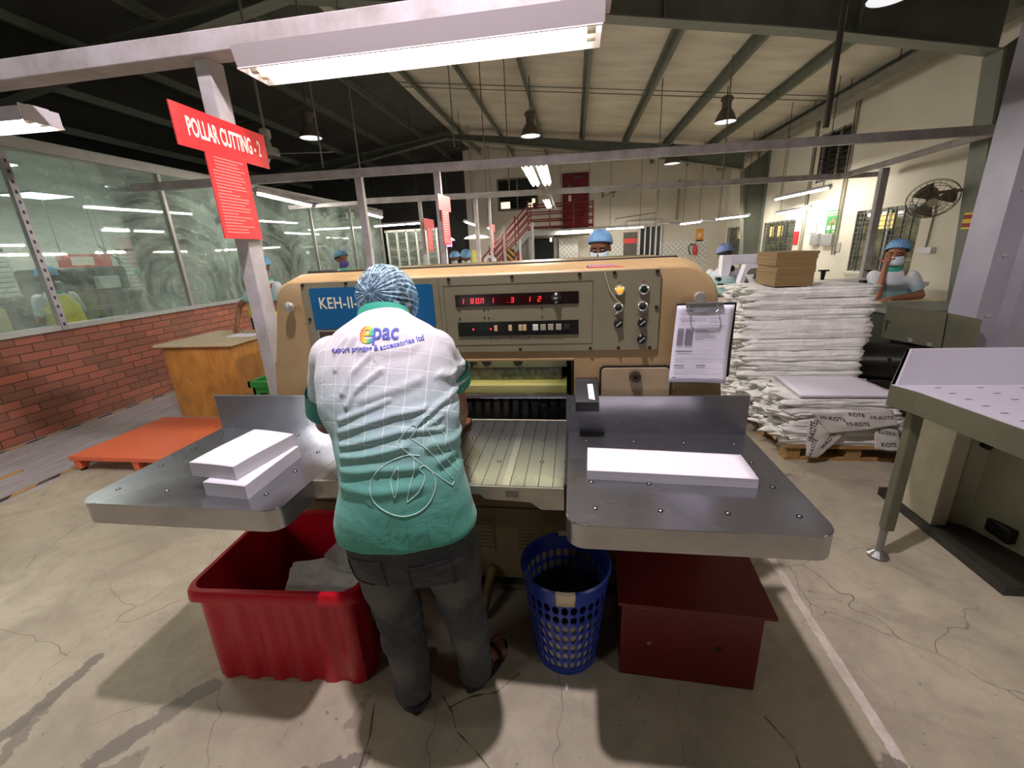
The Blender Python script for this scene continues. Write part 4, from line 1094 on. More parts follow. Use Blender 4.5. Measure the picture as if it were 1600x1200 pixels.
# ---- maroon cabinet
MAR = mat('maroon_enamel', (98, 15, 19), .38, var=(3, .2), bump=(40, .03))
cab = thing('steel_box', 'maroon steel box with a sloping lid on the floor under the right table', 'box', (.41, 1.425, 0), radians(-2.4))
m = MB(); m.box(-.235, .235, -.19, .19, 0, .335, .004); m.build('body', MAR, cab)
m = MB(); m.prism([(-.215, .345), (-.215, .357), (.20, .372), (.20, .36)], 'x', -.25, .262); m.build('lid', MAR, cab)
m = MB(); m.box(-.225, .225, -.18, .18, .335, .347); m.build('lid_gap', mat('gap_black', (16, 8, 8), .8), cab)
m = MB(); m.cyl((-.135, -.1915, .165), (-.135, -.189, .165), .008, n=12); m.build('screw_hole', mat('hole_light', (120, 96, 90), .6), cab)
m = MB(); m.cyl((.10, -.1915, .175), (.10, -.189, .175), .011, n=14); m.build('screw_hole', mat('gap_black', (16, 8, 8), .8), cab)
m = MB(); m.box(-.19, -.15, -.1908, -.19, .318, .324); m.box(.14, .18, -.1908, -.19, .318, .322); m.build('chipped_paint', mat('chip', (116, 84, 76), .7), cab)
# ---- blue and white basket
BLUEP = mat('blue_plastic', (34, 62, 166), .35); 
bk = thing('waste_basket', 'tall blue latticed plastic basket with pale liner between worker and maroon box', 'basket', (-.035, 1.335, 0))
RB, RTp, HB = .118, .163, .425
def rad(z): return RB+(RTp-RB)*(z/HB)
m = MB(); NB, NZ = 30, 7
zs = [.03+(HB-.06-.03)*j/NZ for j in range(NZ+1)]
for j in range(NZ):
    for i in range(NB):
        a0, a1 = 2*pi*i/NB, 2*pi*(i+1)/NB
        def pt(u, v):
            a = a0+(a1-a0)*u; z = zs[j]+(zs[j+1]-zs[j])*v; return (rad(z)*cos(a), rad(z)*sin(a), z)
        O = [m.bm.verts.new(pt(u, v)) for u, v in ((0, 0), (.5, 0), (1, 0), (1, .5), (1, 1), (.5, 1), (0, 1), (0, .5))]
        I = [m.bm.verts.new(pt(.5+.40*cos(t), .5+.43*sin(t))) for t in [(-.75+.25*k)*pi for k in range(8)]]
        for k in range(8): m.bm.faces.new((O[k], O[(k+1) % 8], I[(k+1) % 8], I[k]))
bmesh.ops.remove_doubles(m.bm, verts=m.bm.verts, dist=1e-4)
m.build('lattice', BLUEP, bk, solid=.004)
m = MB(); m.lathe([(RB, 0), (RB+.003, .03), (RB-.003, .03), (RB-.006, .004), (.001, .004)], n=40); m.build('base_ring', BLUEP, bk, smooth=True)
m = MB(); m.lathe([(rad(.37)+.001, .362), (rad(.41)+.003, .405), (rad(.42)+.008, .425), (rad(.42)+.002, .432), (rad(.42)-.004, .42), (rad(.37)-.004, .362)], n=48); m.build('rim', BLUEP, bk, smooth=True)
LINER = mat('pale_liner', (196, 190, 168), .55, var=(22, .35), bump=(30, .4))
m = MB(); m.lathe([(rad(.27)-.008, .27), (rad(.2)-.006, .2), (rad(.05)-.006, .03), (.002, .02)], n=40); m.build('liner', LINER, bk, smooth=True)
m = MB(); m.lathe([(rad(.27)-.0045, .275), (.09, .275), (.04, .262), (.002, .27)], n=24); m.build('dark_contents', mat('dark_waste', (18, 16, 20), .8, bump=(30, .6)), bk)
TAPEW = mat('cream_tape', (222, 208, 180), .5, var=(8, .1))
for a_, nm in ((-pi/2+.02, 'rim_tape'), (pi/2, 'rim_tape')):
    m = MB(); rr_ = []
    for z, dr in ((.368, .003), (.40, .007), (.428, .012), (.435, .004), (.42, -.008)): rr_.append([((rad(min(z, .42))+dr)*cos(a_+t), (rad(min(z, .42))+dr)*sin(a_+t), z) for t in [(-.2+.05*k) for k in range(9)]])
    m.loft(rr_, closed=False, cap0=False, cap1=False); m.build(nm, TAPEW, bk, smooth=True, solid=.002)
# ---- orange platform
ORG = mat('orange_paint', (216, 106, 70), .45, var=(4, .12), bump=(30, .04))
pf = thing('weighing_platform', 'low orange steel platform on small feet left of the machine', 'platform', (-3.5, 2.98, 0))
m = MB(); m.box(-4.05, -2.9, 2.56, 3.41, .098, .135, .003); m.build('deck', ORG, pf, world=True)
for x, y in ((-4.0, 2.60), (-2.95, 2.60), (-4.0, 3.37), (-2.95, 3.37), (-3.45, 2.60)):
    m = MB(); m.prism([(x-.035, .098), (x+.035, .098), (x+.022, .02), (x-.022, .02)], 'y', y-.03, y+.03); l = m.build('leg', ORG, pf, world=True)
    m = MB(); m.cyl((x, y, 0), (x, y, .02), .022, n=12); o = m.build('rubber_foot', RUBBER, None); o.data.transform(Matrix.Translation(-Vector(pf.location))); o.parent = l
# ---- wooden desk with open notebook
def ply_mat():
    g = NT('old_plywood', .5); p = g.obj(); x, y, z = g.sep(p)
    n = g.noise(g.comb(g.math('MULTIPLY', x, 3), g.math('MULTIPLY', y, 3), g.math('MULTIPLY', z, 1.0)), 2.2, 5, .65, 1.5); n2 = g.noise(p, 2.5, 4)
    c = g.mix(g.rng(n, .3, .7), (196, 138, 66), (160, 104, 48)); c = g.mix(g.math('MULTIPLY', g.rng(n2, .5, .75), .7), c, (96, 66, 36)); g.color(c); return g.m
PLY = ply_mat()
dk = thing('wooden_desk', 'brown plywood desk with pale top beside the brick wall', 'desk', (-3.83, 4.1, 0))
m = MB(); m.box(-4.22, -3.42, 3.75, 4.5, 0, .775, .004); m.build('body', PLY, dk, world=True)
m = MB(); m.box(-4.27, -3.38, 3.70, 4.55, .775, .80, .004); m.build('desk_top', mat('worn_top', (196, 180, 146), .4, var=(5, .25)), dk, world=True)
nb = thing('notebook', 'open spiral notebook lying on the plywood desk', 'notebook', (-3.58, 4.2, .80))
q = P(383, 524, Z=.80)
m = MB(); m.box(q.x-.16, q.x+.14, q.y-.09, q.y+.10, .8005, .808, .001); m.build('pages', PAPER, nb, world=True)
m = MB()
for k in range(12): m.cyl((q.x-.14+k*.024, q.y+.07, .806), (q.x-.135+k*.024, q.y+.10, .814), .003, n=6)
m.build('spiral', mat('spiral_grey', (84, 84, 88), .4, .5), nb, world=True)
# ---- feeding table at the right with its machine
GRN = mat('olive_grey_enamel', (104, 104, 84), .45, .1, var=(5, .2), bump=(30, .05))
TOPW = mat('white_laminate', (196, 192, 206), .35, var=(6, .06))
ft = thing('feeding_table', 'white topped feeding table on an olive steel leg at the right edge', 'table', (1.9, 2.2, 0))
m = MB(); m.prism([(1.412, 2.03), (1.45, 1.93), (1.50, 1.52), (1.62, .95), (3.0, .95), (3.0, 2.72), (1.93, 2.72)], 'z', .872, .90); top = m.build('top', TOPW, ft, world=True)
m = MB()
out = [(1.41, 2.035), (1.448, 1.928), (1.498, 1.52), (1.618, .94)]
m.prism([(1.41, 2.035), (1.448, 1.928), (1.498, 1.52), (1.618, .94), (1.63, .95), (1.512, 1.525), (1.462, 1.935), (1.425, 2.03)], 'z', .80, .897); m.build('edge_rail', GRN, ft, world=True)
m = MB(); m.prism([(1.41, 2.035), (1.425, 2.03), (1.94, 2.712), (1.93, 2.722)], 'z', .80, 1.02 if False else .9); m.build('rear_rail', GRN, ft, world=True)
# upright guard behind the table top
m = MB(); m.loft([[(1.415, 2.045, .90), (3.0, 2.7, .90), (3.0, 2.712, .90), (1.42, 2.06, .90)], [(1.415, 2.045, 1.0), (3.0, 2.7, 1.0), (3.0, 2.712, 1.0), (1.42, 2.06, 1.0)]])
m.bm.clear()
a = P(1405, 603, Z=.90); b = P(1420, 545, Y=a.y+.03)
m.prism([(a.x, .885), (3.1, .885), (3.1, b.z), (b.x, b.z)], 'y', a.y+.012, a.y+.024); m.build('back_guard', TOPW, ft, world=True)
m = MB()
for i in range(5):
    for j in range(6):
        x, y = 1.56+.16*i+.05*j*0, 1.98-.075*j
        if x < 1.47+(2.0-y)*.12: continue
        m.box(x-.012, x+.012, y-.003, y+.003, .90, .9012)
m.build('slots', mat('slot_grey', (92, 88, 96), .6), top).data.transform(Matrix.Translation(-Vector(ft.location)))
m = MB(); m.box(1.497, 1.543, 1.985, 2.03, .16, .80, .005); leg = m.build('leg', GRN, ft, world=True)
m = MB(); m.cyl((1.51, 2.005, .03), (1.51, 2.005, .16), .016, n=12); m.lathe([(.045, 0), (.045, .012), (.02, .035), (.016, .04)], (1.51, 2.005, 0), 16); m.build('levelling_foot', mat('foot_steel', (140, 140, 140), .3, .7), leg).data.transform(Matrix.Translation(-Vector(ft.location)))
# folding machine body under the table
fm = thing('folding_machine', 'pale olive machine body standing under the feeding table', 'machine', (2.4, 2.3, 0))
PALEG = mat('pale_olive_enamel', (150, 150, 126), .45, .05, var=(4, .22), bump=(20, .05))
m = MB(); m.box(1.885, 1.96, 2.22, 2.45, .02, .80, .004); m.build('side_frame', mat('frame_cream', (184, 178, 156), .5, var=(6, .3)), fm, world=True)
m = MB(); m.prism([(1.96, 2.27), (2.05, 2.22), (2.12, 1.98), (2.30, 1.80), (2.9, 1.80), (2.9, 2.6), (1.96, 2.6)], 'z', .05, .80); m.build('body_panel', PALEG, fm, world=True)
m = MB(); m.prism([(2.30, 1.795), (2.36, 1.74), (2.9, 1.74), (2.9, 1.80), (2.30, 1.80)], 'z', .06, .62); m.build('motor_cover', GRN, fm, world=True)
m = MB(); m.cyl((2.03, 2.205, .52), (2.03, 2.235, .52), .02, n=14); m.build('round_hole', BLACK, fm, world=True)
m = MB(); m.box(2.07, 2.12, 2.03, 2.20, .08, .16, .01); m.build('vent_hole', BLACK, fm, world=True)
m = MB(); m.box(1.87, 2.9, 1.78, 2.6, 0, .05); m.build('base_plate', DARKBODY, fm, world=True)
# guillotine-like olive guard plates and dark motor behind the stacks
gm = thing('press_machine', 'olive grey machine with dark motor behind the white paper stack at right', 'machine', (3.0, 4.2, 0))
a = P(1388, 476, Y=4.0); b = P(1480, 490, Y=3.75); c = P(1470, 545, Y=3.75); d = P(1380, 528, Y=4.0)
m = MB(); m.loft([[a, b, c, d], [a+Vector((.02, .05, 0)), b+Vector((.02, .05, 0)), c+Vector((.02, .05, 0)), d+Vector((.02, .05, 0))]]); m.build('guard_plate', GRN, gm, world=True)
e = P(1535, 500, Y=3.6); f = P(1520, 560, Y=3.6)
m = MB(); m.loft([[b+Vector((.01, 0, 0)), e, f, c+Vector((.01, 0, 0))], [b+Vector((.03, .05, 0)), e+Vector((.02, .05, 0)), f+Vector((.02, .05, 0)), c+Vector((.03, .05, 0))]]); m.build('guard_plate', GRN, gm, world=True)
m = MB(); 
for pz in ((1420, 530), (1450, 537)): q = P(*pz, Y=3.82); m.cyl(q, q+Vector((-.01, -.03, 0)), .016, n=12)
m.build('plate_bolts', ALU, gm, world=True)
m = MB(); q = P(1460, 474, Y=4.3); m.box(2.75, 4.2, 4.1, 4.7, .86, .90, .005); m.build('machine_top', mat('grey_top', (112, 116, 106), .4, var=(4, .2)), gm, world=True)
m = MB(); m.box(2.8, 4.2, 4.15, 4.65, 0, .86, .01); m.build('machine_body', DARKBODY, gm, world=True)
m = MB(); m.lathe([(.16, -.2), (.16, .2), (.08, .26), (0, .26)], (2.62, 3.95, .50), 20, (1, -.2, 0), caps=True); m.box(2.45, 3.1, 3.85, 4.3, .04, .36, .02); m.build('motor', BLACK, gm, world=True, smooth=True)
m = MB(); m.tube([P(a_, b_, Y=3.8) for a_, b_ in ((1390, 560), (1392, 580), (1400, 592), (1412, 596))], .012, 8); m.build('cable', RUBBER, gm, world=True, smooth=True)

# ---- pallet and wrapped reams
WOOD = mat('pallet_wood', (176, 138, 84), .7, var=(7, .35), bump=(25, .2))
pal = thing('wooden_pallet', 'wooden pallet under the white wrapped paper bundles', 'pallet', (1.9, 3.45, 0))
for y in (3.04, 3.42, 3.80, 4.1):
    m = MB(); m.box(1.52, 2.42, y-.0, y+.10 if y > 3.05 else y+.10, 0, .02); m.build('bottom_board', WOOD, pal, world=True)
    for x in (1.53, 1.93, 2.32):
        m = MB(); m.box(x, x+.095, y, y+.10, .02, .10, .003); m.build('block', WOOD, pal, world=True)
m = MB()
for k in range(9): m.box(1.50, 2.44, 3.02+k*.137, 3.02+k*.137+.105, .10, .125, .002)
m.build('deck_boards', WOOD, pal, world=True)
def wrap_mat():
    g = NT('white_wrapper', .5); p = g.pos(); n = g.noise(p, 7, 5, .7, 1.0); n2 = g.noise(p, 30, 4, .7)
    g.color(g.mix(g.rng(n, .3, .7), (240, 238, 236), (208, 208, 202))); g.bump(g.math('ADD', n, g.math('MULTIPLY', n2, .35)), .7, .02); return g.m
WRAP = wrap_mat()
def ream(cx, cy, z, w, d, h, label, seed, jag=.05, rot=0, group=None):
    """one wrapped bundle: a soft slab whose left end is a crumpled fold"""
    o_ = Vector((seed*3.1, seed*1.7, 0)); m = MB(); nx, ny, nz = 44, 26, 3
    r = bmesh.ops.create_cube(m.bm, size=1.0)
    bmesh.ops.subdivide_edges(m.bm, edges=m.bm.edges[:], cuts=17, use_grid_fill=True)
    for v in m.bm.verts:
        u = v.co.copy(); p = Vector((u.x*w, u.y*d, (u.z+.5)*h))
        ed = max(0, abs(u.x)*2-.86)/.14; side = 1 if u.x < 0 else .45
        q = p*9+o_
        p += Vector((noise.noise(q), noise.noise(q+Vector((9, 0, 0))), noise.noise(q+Vector((0, 9, 0)))*.6))*.006
        if abs(u.y) > .49: p.y += noise.noise(Vector((p.x*5, p.z*60, seed)))*.010-.004*cos(u.z*pi*2)
        if ed > 0:
            q = Vector((p.y*22, p.z*26, seed*5.3+p.x*12)); 
            p.x += (u.x/abs(u.x))*side*jag*ed*(.5+1.6*noise.noise(q)); p.z += noise.noise(q*1.3+Vector((5, 5, 5)))*.022*ed*side; p.y += noise.noise(q+Vector((3, 1, 7)))*.03*ed*side
        p.z = min(max(p.z, -.004), h+.012)
        v.co = p
    ob = m.build('wrapped_paper_bundle', WRAP, smooth=False); ob.location = (cx, cy, z); ob.rotation_euler = (0, 0, rot)
    for pl_ in ob.data.polygons: pl_.use_smooth = True
    return tag(ob, label, 'paper bundle', group)
r4 = random.Random(11); z = .128
lowlab = ['bottom bundle of the low front pile on the pallet', 'second bundle from the pallet in the low front pile', 'middle bundle of the low front pile on the pallet', 'second bundle from the top of the low front pile', 'top bundle of the low front pile, under loose sheets']
for k in range(5):
    h = .070; ream(1.87+r4.uniform(-.012, .012), 3.30+r4.uniform(-.01, .01), z, .66+.0*k, .56, h-.004, 'white wrapped paper bundle, '+lowlab[k], 20+k, .09, group=None); z += h
stack('loose_paper_stack', 'open ream of white sheets on top of the low front pile', ((1.56, 3.03), (2.19, 3.03), (2.17, 3.52), (1.60, 3.54)), z+.006, .014, wave=.001)
ordn = ['lowest', 'second from bottom', 'third from bottom', 'fourth from bottom', 'fifth from bottom', 'middle', 'fifth from top', 'fourth from top', 'third from top', 'second from top', 'topmost']
z = .128; k = 0
hs = [.11, .11, .11, .095, .085, .10, .075, .15, .085, .075, .075, .085]
hs = [.10, .10, .095, .09, .085, .085, .095, .155, .08, .08, .09]
for k, h in enumerate(hs):
    ream(1.845+r4.uniform(-.018, .018), 3.90+r4.uniform(-.01, .01), z, .80+(.03 if k > 6 else 0), .56, h-.004, 'white wrapped paper bundle, %s of the tall rear stack' % ordn[k], 40+k, .10); z += h
ZT = z
# printed wrapper flaps hanging on the front of the low pile
FLAP = mat('printed_wrapper', (206, 202, 196), .55, var=(9, .1), bump=(14, .5))
INK = mat('wrapper_ink', (52, 48, 46), .7)
def flap(label, fn, words, nx=16, ny=14):
    t = thing('torn_wrapper', label, 'wrapping paper', fn(.5, .5), group=None)
    m = MB(); m.sheet(nx, ny, fn); m.build('paper', FLAP, t, world=True, smooth=True, solid=.0012)
    Wd = (Vector(fn(1, .5))-Vector(fn(0, .5))).length; Hd = (Vector(fn(.5, 1))-Vector(fn(.5, 0))).length
    for u, v, size, ang, txt in words:
        m = MB(); me = text_mesh(txt, size, bold=.0008, sx=.85)
        for vv in me.vertices:
            a, b = vv.co.x, vv.co.y; a, b = a*cos(ang)-b*sin(ang), a*sin(ang)+b*cos(ang)
            uu, w_ = u+a/Wd, v-b/Hd; uu = min(max(uu, .0), 1); w_ = min(max(w_, 0), 1)
            p = Vector(fn(uu, w_)); e = 1e-3; du = Vector(fn(uu+e, w_))-p; dv = Vector(fn(uu, w_+e))-p; n = du.cross(dv).normalized()
            if n.y > 0: n = -n
            vv.co = p+n*.0022
        m.mesh(me); m.build('printing', INK, t, world=True)
    return t
def crumple(x, z, s): return .012*noise.noise(Vector((x*14, z*14, s)))
def mk(c00, c10, c11, c01, bulge, s):
    def fn(u, v):
        x = (c00[0]*(1-u)+c10[0]*u)*(1-v)+(c01[0]*(1-u)+c11[0]*u)*v; z_ = (c00[1]*(1-u)+c10[1]*u)*(1-v)+(c01[1]*(1-u)+c11[1]*u)*v
        return (x, 3.0-bulge*sin(pi*u)*.5-.01-crumple(x, z_, s)-.02*v, z_)
    return fn
q = lambda a, b: (lambda p: (p.x, p.z))(P(a, b, Y=2.99))
flap('torn white wrapper printed HI-KOTE, long top flap on the low pile', mk(q(1268, 644), q(1395, 640), q(1400, 662), q(1292, 676), .03, 1), ((.20, .32, .042, -.22, 'HI-KOTE'), (.47, .66, .042, -.2, 'HI-KOTE'), (.52, .2, .040, -.2, 'KOTE'), (.82, .45, .042, -.2, 'HI-KOTE')))
flap('torn white wrapper printed HI-KOTE, pointed flap hanging at the left', mk(q(1262, 655), q(1325, 676), q(1274, 714), q(1256, 711), .02, 2), ((.16, .28, .042, 1.55, 'HI-KOTE'), (.3, .72, .042, 1.5, 'HI-KOTE'), (.72, .4, .038, 1.5, 'HI-KOTE')))
flap('torn white wrapper printed HI-KOTE, squarish flap hanging at the right', mk(q(1366, 664), q(1402, 672), q(1408, 702), q(1363, 700), .03, 3), ((.5, .2, .038, 3.1, 'HI-KOTE'), (.5, .75, .042, .1, 'KOTE')))
# brown board stack on top of the tall stack
BRN = mat('brown_board', (136, 112, 74), .8, var=(30, .2))
def brn_edge():
    g = NT('board_edges', .85); p = g.obj(); x, y, z_ = g.sep(p); n = g.noise(g.comb(g.math('MULTIPLY', x, 2), g.math('MULTIPLY', y, 2), g.math('MULTIPLY', z_, 300)), 1, 3)
    g.color(g.mix(g.rng(n, .35, .65), (142, 116, 74), (100, 78, 48))); return g.m
BRE = brn_edge()
z = ZT+.008; bl = ['bottom', 'second', 'third', 'fourth', 'top']
for k, (h, dx, ex) in enumerate(((.10, 0, 0), (.055, .006, 0), (.045, -.004, .006), (.035, .0, .008), (.022, .004, .012))):
    o = thing('board_stack', 'brown board bundle, %s layer of the brown pile on the tall white stack' % bl[k], 'board bundle', (1.69+dx, 3.80, z))
    m = MB(); m.box(-.135-ex, .135+ex, -.17, .24, 0, h-.003, .001, rot=Matrix.Rotation(radians(-2), 3, 'Z'), piv=(0, 0, 0)); m.build('board_edges', BRE, o)
    m = MB(); m.box(-.135-ex, .135+ex, -.17, .24, h-.003, h-.001, rot=Matrix.Rotation(radians(-2), 3, 'Z'), piv=(0, 0, 0)); m.build('top_board', BRN, o)
    z += h
# ================================================================== PEOPLE
SKIN = mat('brown_skin', (124, 78, 54), .5, var=(12, .12))
SKIN2 = mat('light_brown_skin', (150, 98, 68), .5, var=(12, .12))
def shirt_mat(name, z0, z1, base=(58, 152, 132), top=(204, 202, 210)):
    g = NT(name, .75); p = g.pos(); x, y, z = g.sep(p)
    f = g.rng(z, z0, z1)
    n = g.n('ValToRGB'); g.l(f, n.inputs[0]); n.color_ramp.elements[0].position = 0; n.color_ramp.elements[0].color = lin(base)
    n.color_ramp.elements[1].position = 1; n.color_ramp.elements[1].color = lin(top)
    e = n.color_ramp.elements.new(.45); e.color = lin((102, 168, 160)); e = n.color_ramp.elements.new(.72); e.color = lin((160, 182, 190))
    g.color(n.outputs[0]); g.b.inputs['Sheen Weight'].default_value = .15
    w = g.noise(p, 9, 4, .55, .7); g.bump(w, .35, .02); return g
def head_shapes(m, c, fwd, up, s=1.0):
    fwd = Vector(fwd).normalized(); up = (Vector(up)-fwd*Vector(up).dot(fwd)).normalized(); rt = fwd.cross(up)
    R = Matrix((rt, fwd, up)).transposed(); c = Vector(c)
    w = lambda a, b, d: c+(rt*a+fwd*b+up*d)*s
    m.sphere(w(0, -.01, .025), 1, (.074*s, .092*s, .088*s), 20, 14, R)      # skull
    m.sphere(w(0, .030, -.055), 1, (.052*s, .055*s, .062*s), 16, 10, R)     # jaw and cheeks
    m.sphere(w(0, .050, -.095), 1, (.026*s, .026*s, .020*s), 12, 8, R)      # chin
    m.limb(w(0, .082, -.005), w(0, .100, -.040), .008*s, .013*s, 10)        # nose
    for k in (-1, 1):
        m.sphere(w(.034*k, .072, .018), 1, (.020*s, .012*s, .008*s), 10, 8, R)  # brow
        m.sphere(w(.078*k, -.008, -.015), 1, (.009*s, .020*s, .032*s), 10, 8, R)  # ear
    m.sphere(w(0, .083, -.068), 1, (.024*s, .010*s, .009*s), 10, 8, R)      # lips
    return w, R
def face_parts(t, w, R, s, mask=None):
    EYEW = mat('eye_white', (226, 220, 210), .3); EYEB = mat('eye_dark', (30, 20, 16), .2)
    for k in (-1, 1):
        m = MB(); m.sphere(w(.031*k, .074, .0), 1, (.0115*s, .008*s, .0045*s), 12, 8, R); e = m.build('eye', EYEW, t, world=True, smooth=True)
        m = MB(); m.sphere(w(.031*k, .0805, .0), 1, (.0055*s, .003*s, .0045*s), 10, 6, R); m.build('iris', EYEB, t, world=True)
        m = MB(); m.tube([w(.015*k, .084, .016), w(.032*k, .085, .021), w(.050*k, .075, .016)], .004*s, 6); m.build('eyebrow', EYEB, t, world=True)
    if mask:
        m = MB()
        def fn(u, v):
            a = (u-.5)*2.5; b = -.018-.095*v
            rr = .082+.012*sin(pi*v)
            return w(rr*.86*sin(a), .022+rr*.92*cos(a)-(.012 if v > .85 else 0), b)
        m.sheet(16, 10, fn); m.build('face_mask', mask, t, world=True, smooth=True, solid=.002)
def cap_mesh(w, R, s, puff=1.0, seed=0):
    """puffy pleated bouffant cap"""
    m = MB(); n = 96
    for_rings = []
    for j in range(13):
        ph = -.42+ (pi/2+.42)*j/12; ring = []
        for i in range(n):
            a = 2*pi*i/n
            rr = 1+.028*cos(a*24+seed+2*sin(a*3))*cos(ph)**.5+.03*noise.noise(Vector((cos(a)*2, sin(a)*2, ph*2+seed)))
            if j == 0: rr *= .93
            ring.append(w(.093*puff*rr*cos(ph)*cos(a), -.012+.108*puff*rr*cos(ph)*sin(a), .038+.100*puff*sin(ph)*rr))
        for_rings.append(ring)
    m.loft(for_rings, cap0=False); return m
def hand_shapes(m, wr, fw, nrm, k=1, curl=.5, s=1.0):
    """palm and five fingers; fw = pointing direction, nrm = back of hand, k = +1 thumb on the fw x nrm side"""
    fw = Vector(fw).normalized(); nrm = (Vector(nrm)-fw*Vector(nrm).dot(fw)).normalized(); sd = fw.cross(nrm)*k; wr = Vector(wr)
    R = Matrix((sd, fw, nrm)).transposed()
    pc = wr+fw*.048*s
    m.sphere(pc, 1, (.040*s, .052*s, .015*s), 16, 10, R)
    for i, (off, ln_, rr) in enumerate(((.027, .070, .0085), (.009, .078, .0088), (-.009, .073, .0084), (-.026, .058, .0076))):
        p = wr+fw*(.086 if i in (1, 2) else .080)*s+sd*off*s; d = fw.copy(); 
        for q, L in enumerate((.42, .32, .26)):
            d = (d*cos(curl*(.45+.25*q))-nrm*sin(curl*(.45+.25*q))).normalized(); p2 = p+d*ln_*L*s; m.limb(p, p2, rr*s*(1-.08*q), rr*s*(.94-.08*q), 10); p = p2
    p = wr+fw*.030*s+sd*.030*s; d = (fw*.6+sd*.75-nrm*.25).normalized()
    for L, r0 in ((.038, .012), (.030, .0105), (.024, .0095)):
        p2 = p+d*L*s; m.limb(p, p2, r0*s, r0*.92*s, 10); p = p2; d = (d+fw*.35-nrm*.2*curl).normalized()
def foot_shapes(m, ank, fw, k=1, s=1.0, toes=True):
    fw = Vector((fw[0], fw[1], 0)).normalized(); sd = Vector((fw.y, -fw.x, 0))*k; a = Vector(ank); up = Vector((0, 0, 1)); g = Vector((a.x, a.y, 0))
    m.limb(a, g-fw*.028+up*.036, .038*s, .030*s); m.limb(g-fw*.028+up*.034, g+fw*.11+up*.028, .031*s, .026*s); m.limb(a-up*.01, g+fw*.10+up*.034, .034*s, .022*s)
    m.limb(g+fw*.115-sd*.025+up*.024, g+fw*.125+sd*.025+up*.024, .022*s, .022*s)
    for i in range(5):
        r = (.0145, .0105, .010, .0095, .009)[i]; o = (-.030, -.009, .008, .023, .036)[i]; L = (.052, .052, .046, .038, .030)[i]
        b = g+fw*(.125-.006*i)+sd*o+up*.020; m.limb(b, b+fw*L*.55+up*.002, r, r*1.0, 10); m.limb(b+fw*L*.55, b+fw*L-up*.006, r, r*.95, 10)
def ringe(c, ax, xd, a, b, n=48, p=2.3):
    """superellipse ring: centre, normal axis, x direction, half sizes"""
    ax = Vector(ax).normalized(); xd = (Vector(xd)-ax*Vector(xd).dot(ax)).normalized(); yd = ax.cross(xd); out = []
    for i in range(n):
        t = 2*pi*i/n; cx_, sx_ = cos(t), sin(t)
        u = math.copysign(abs(cx_)**(2/p), cx_); v = math.copysign(abs(sx_)**(2/p), sx_)
        out.append(Vector(c)+xd*a*u+yd*b*v)
    return out
def loft_spine(m, prof, n=48, p=2.3, xd=(1, 0, 0)):
    """prof: list of (centre, a, b); ring normals follow the spine"""
    cs = [Vector(q[0]) for q in prof]; rings = []
    for i, q in enumerate(prof):
        d = cs[min(i+1, len(cs)-1)]-cs[max(i-1, 0)]; rings.append(ringe(q[0], d, q[3] if len(q) > 3 else xd, q[1], q[2], n, p))
    m.loft(rings); return m

# ---------------------------------------------------------------- the worker at the machine
wk = thing('worker', 'worker seen from behind in a white to teal shirt, bending over the cutting machine', 'person', (-.5, 1.05, 0))
m = MB()
HC = Vector((-.590, 1.300, 1.392)); hf = Vector((.06, .72, -.69)); hu = Vector((0, .69, .72))
w, R = head_shapes(m, HC, hf, hu, 1.0)
m.limb((-.575, 1.245, 1.315), w(0, -.02, -.05), .058, .054)
m.limb((-.56, 1.19, 1.27), (-.575, 1.25, 1.33), .075, .058)
# trunk
for a, b, r0, r1 in (((-.47, .995, .86), (-.49, 1.02, 1.0), .115, .105), ((-.49, 1.02, 1.0), (-.545, 1.13, 1.2), .105, .115), ((-.64, 1.15, 1.22), (-.46, 1.15, 1.23), .10, .10)): m.limb(a, b, r0, r1)
m.limb((-.56, .99, .86), (-.38, .99, .87), .10, .10)
# arms
LS, LE, LW = Vector((-.745, 1.18, 1.265)), Vector((-.835, 1.245, 1.02)), Vector((-.715, 1.42, .925))
RS, RE, RW = Vector((-.395, 1.20, 1.275)), Vector((-.395, 1.30, 1.06)), Vector((-.44, 1.46, .925))
for S0, E0, W0, kk in ((LS, LE, LW, 1), (RS, RE, RW, -1)):
    m.limb(S0, E0, .050, .040); m.limb(E0, E0.lerp(W0, .35), .041, .040); m.limb(E0.lerp(W0, .35), W0, .040, .027)
    hand_shapes(m, W0+(W0-E0).normalized()*.01, Vector((.05*kk, .95, -.12)), (0, .1, 1), kk, .45)
# legs and feet
LH, LK, LA = Vector((-.565, .99, .80)), Vector((-.575, 1.04, .45)), Vector((-.575, 1.075, .085))
RH, RK, RA = Vector((-.375, 1.0, .81)), Vector((-.375, 1.09, .46)), Vector((-.365, 1.17, .085))
for a, b, c in ((LH, LK, LA), (RH, RK, RA)):
    m.limb(a, b, .092, .058); m.limb(b, b.lerp(c, .35), .055, .056); m.limb(b.lerp(c, .35), c, .056, .036)
foot_shapes(m, LA, (-.35, 1.0), -1, 1.0); foot_shapes(m, RA, (.42, .9), 1, 1.0)
body = m.build('body', SKIN, wk, world=True); remesh(body, .0045, 3)
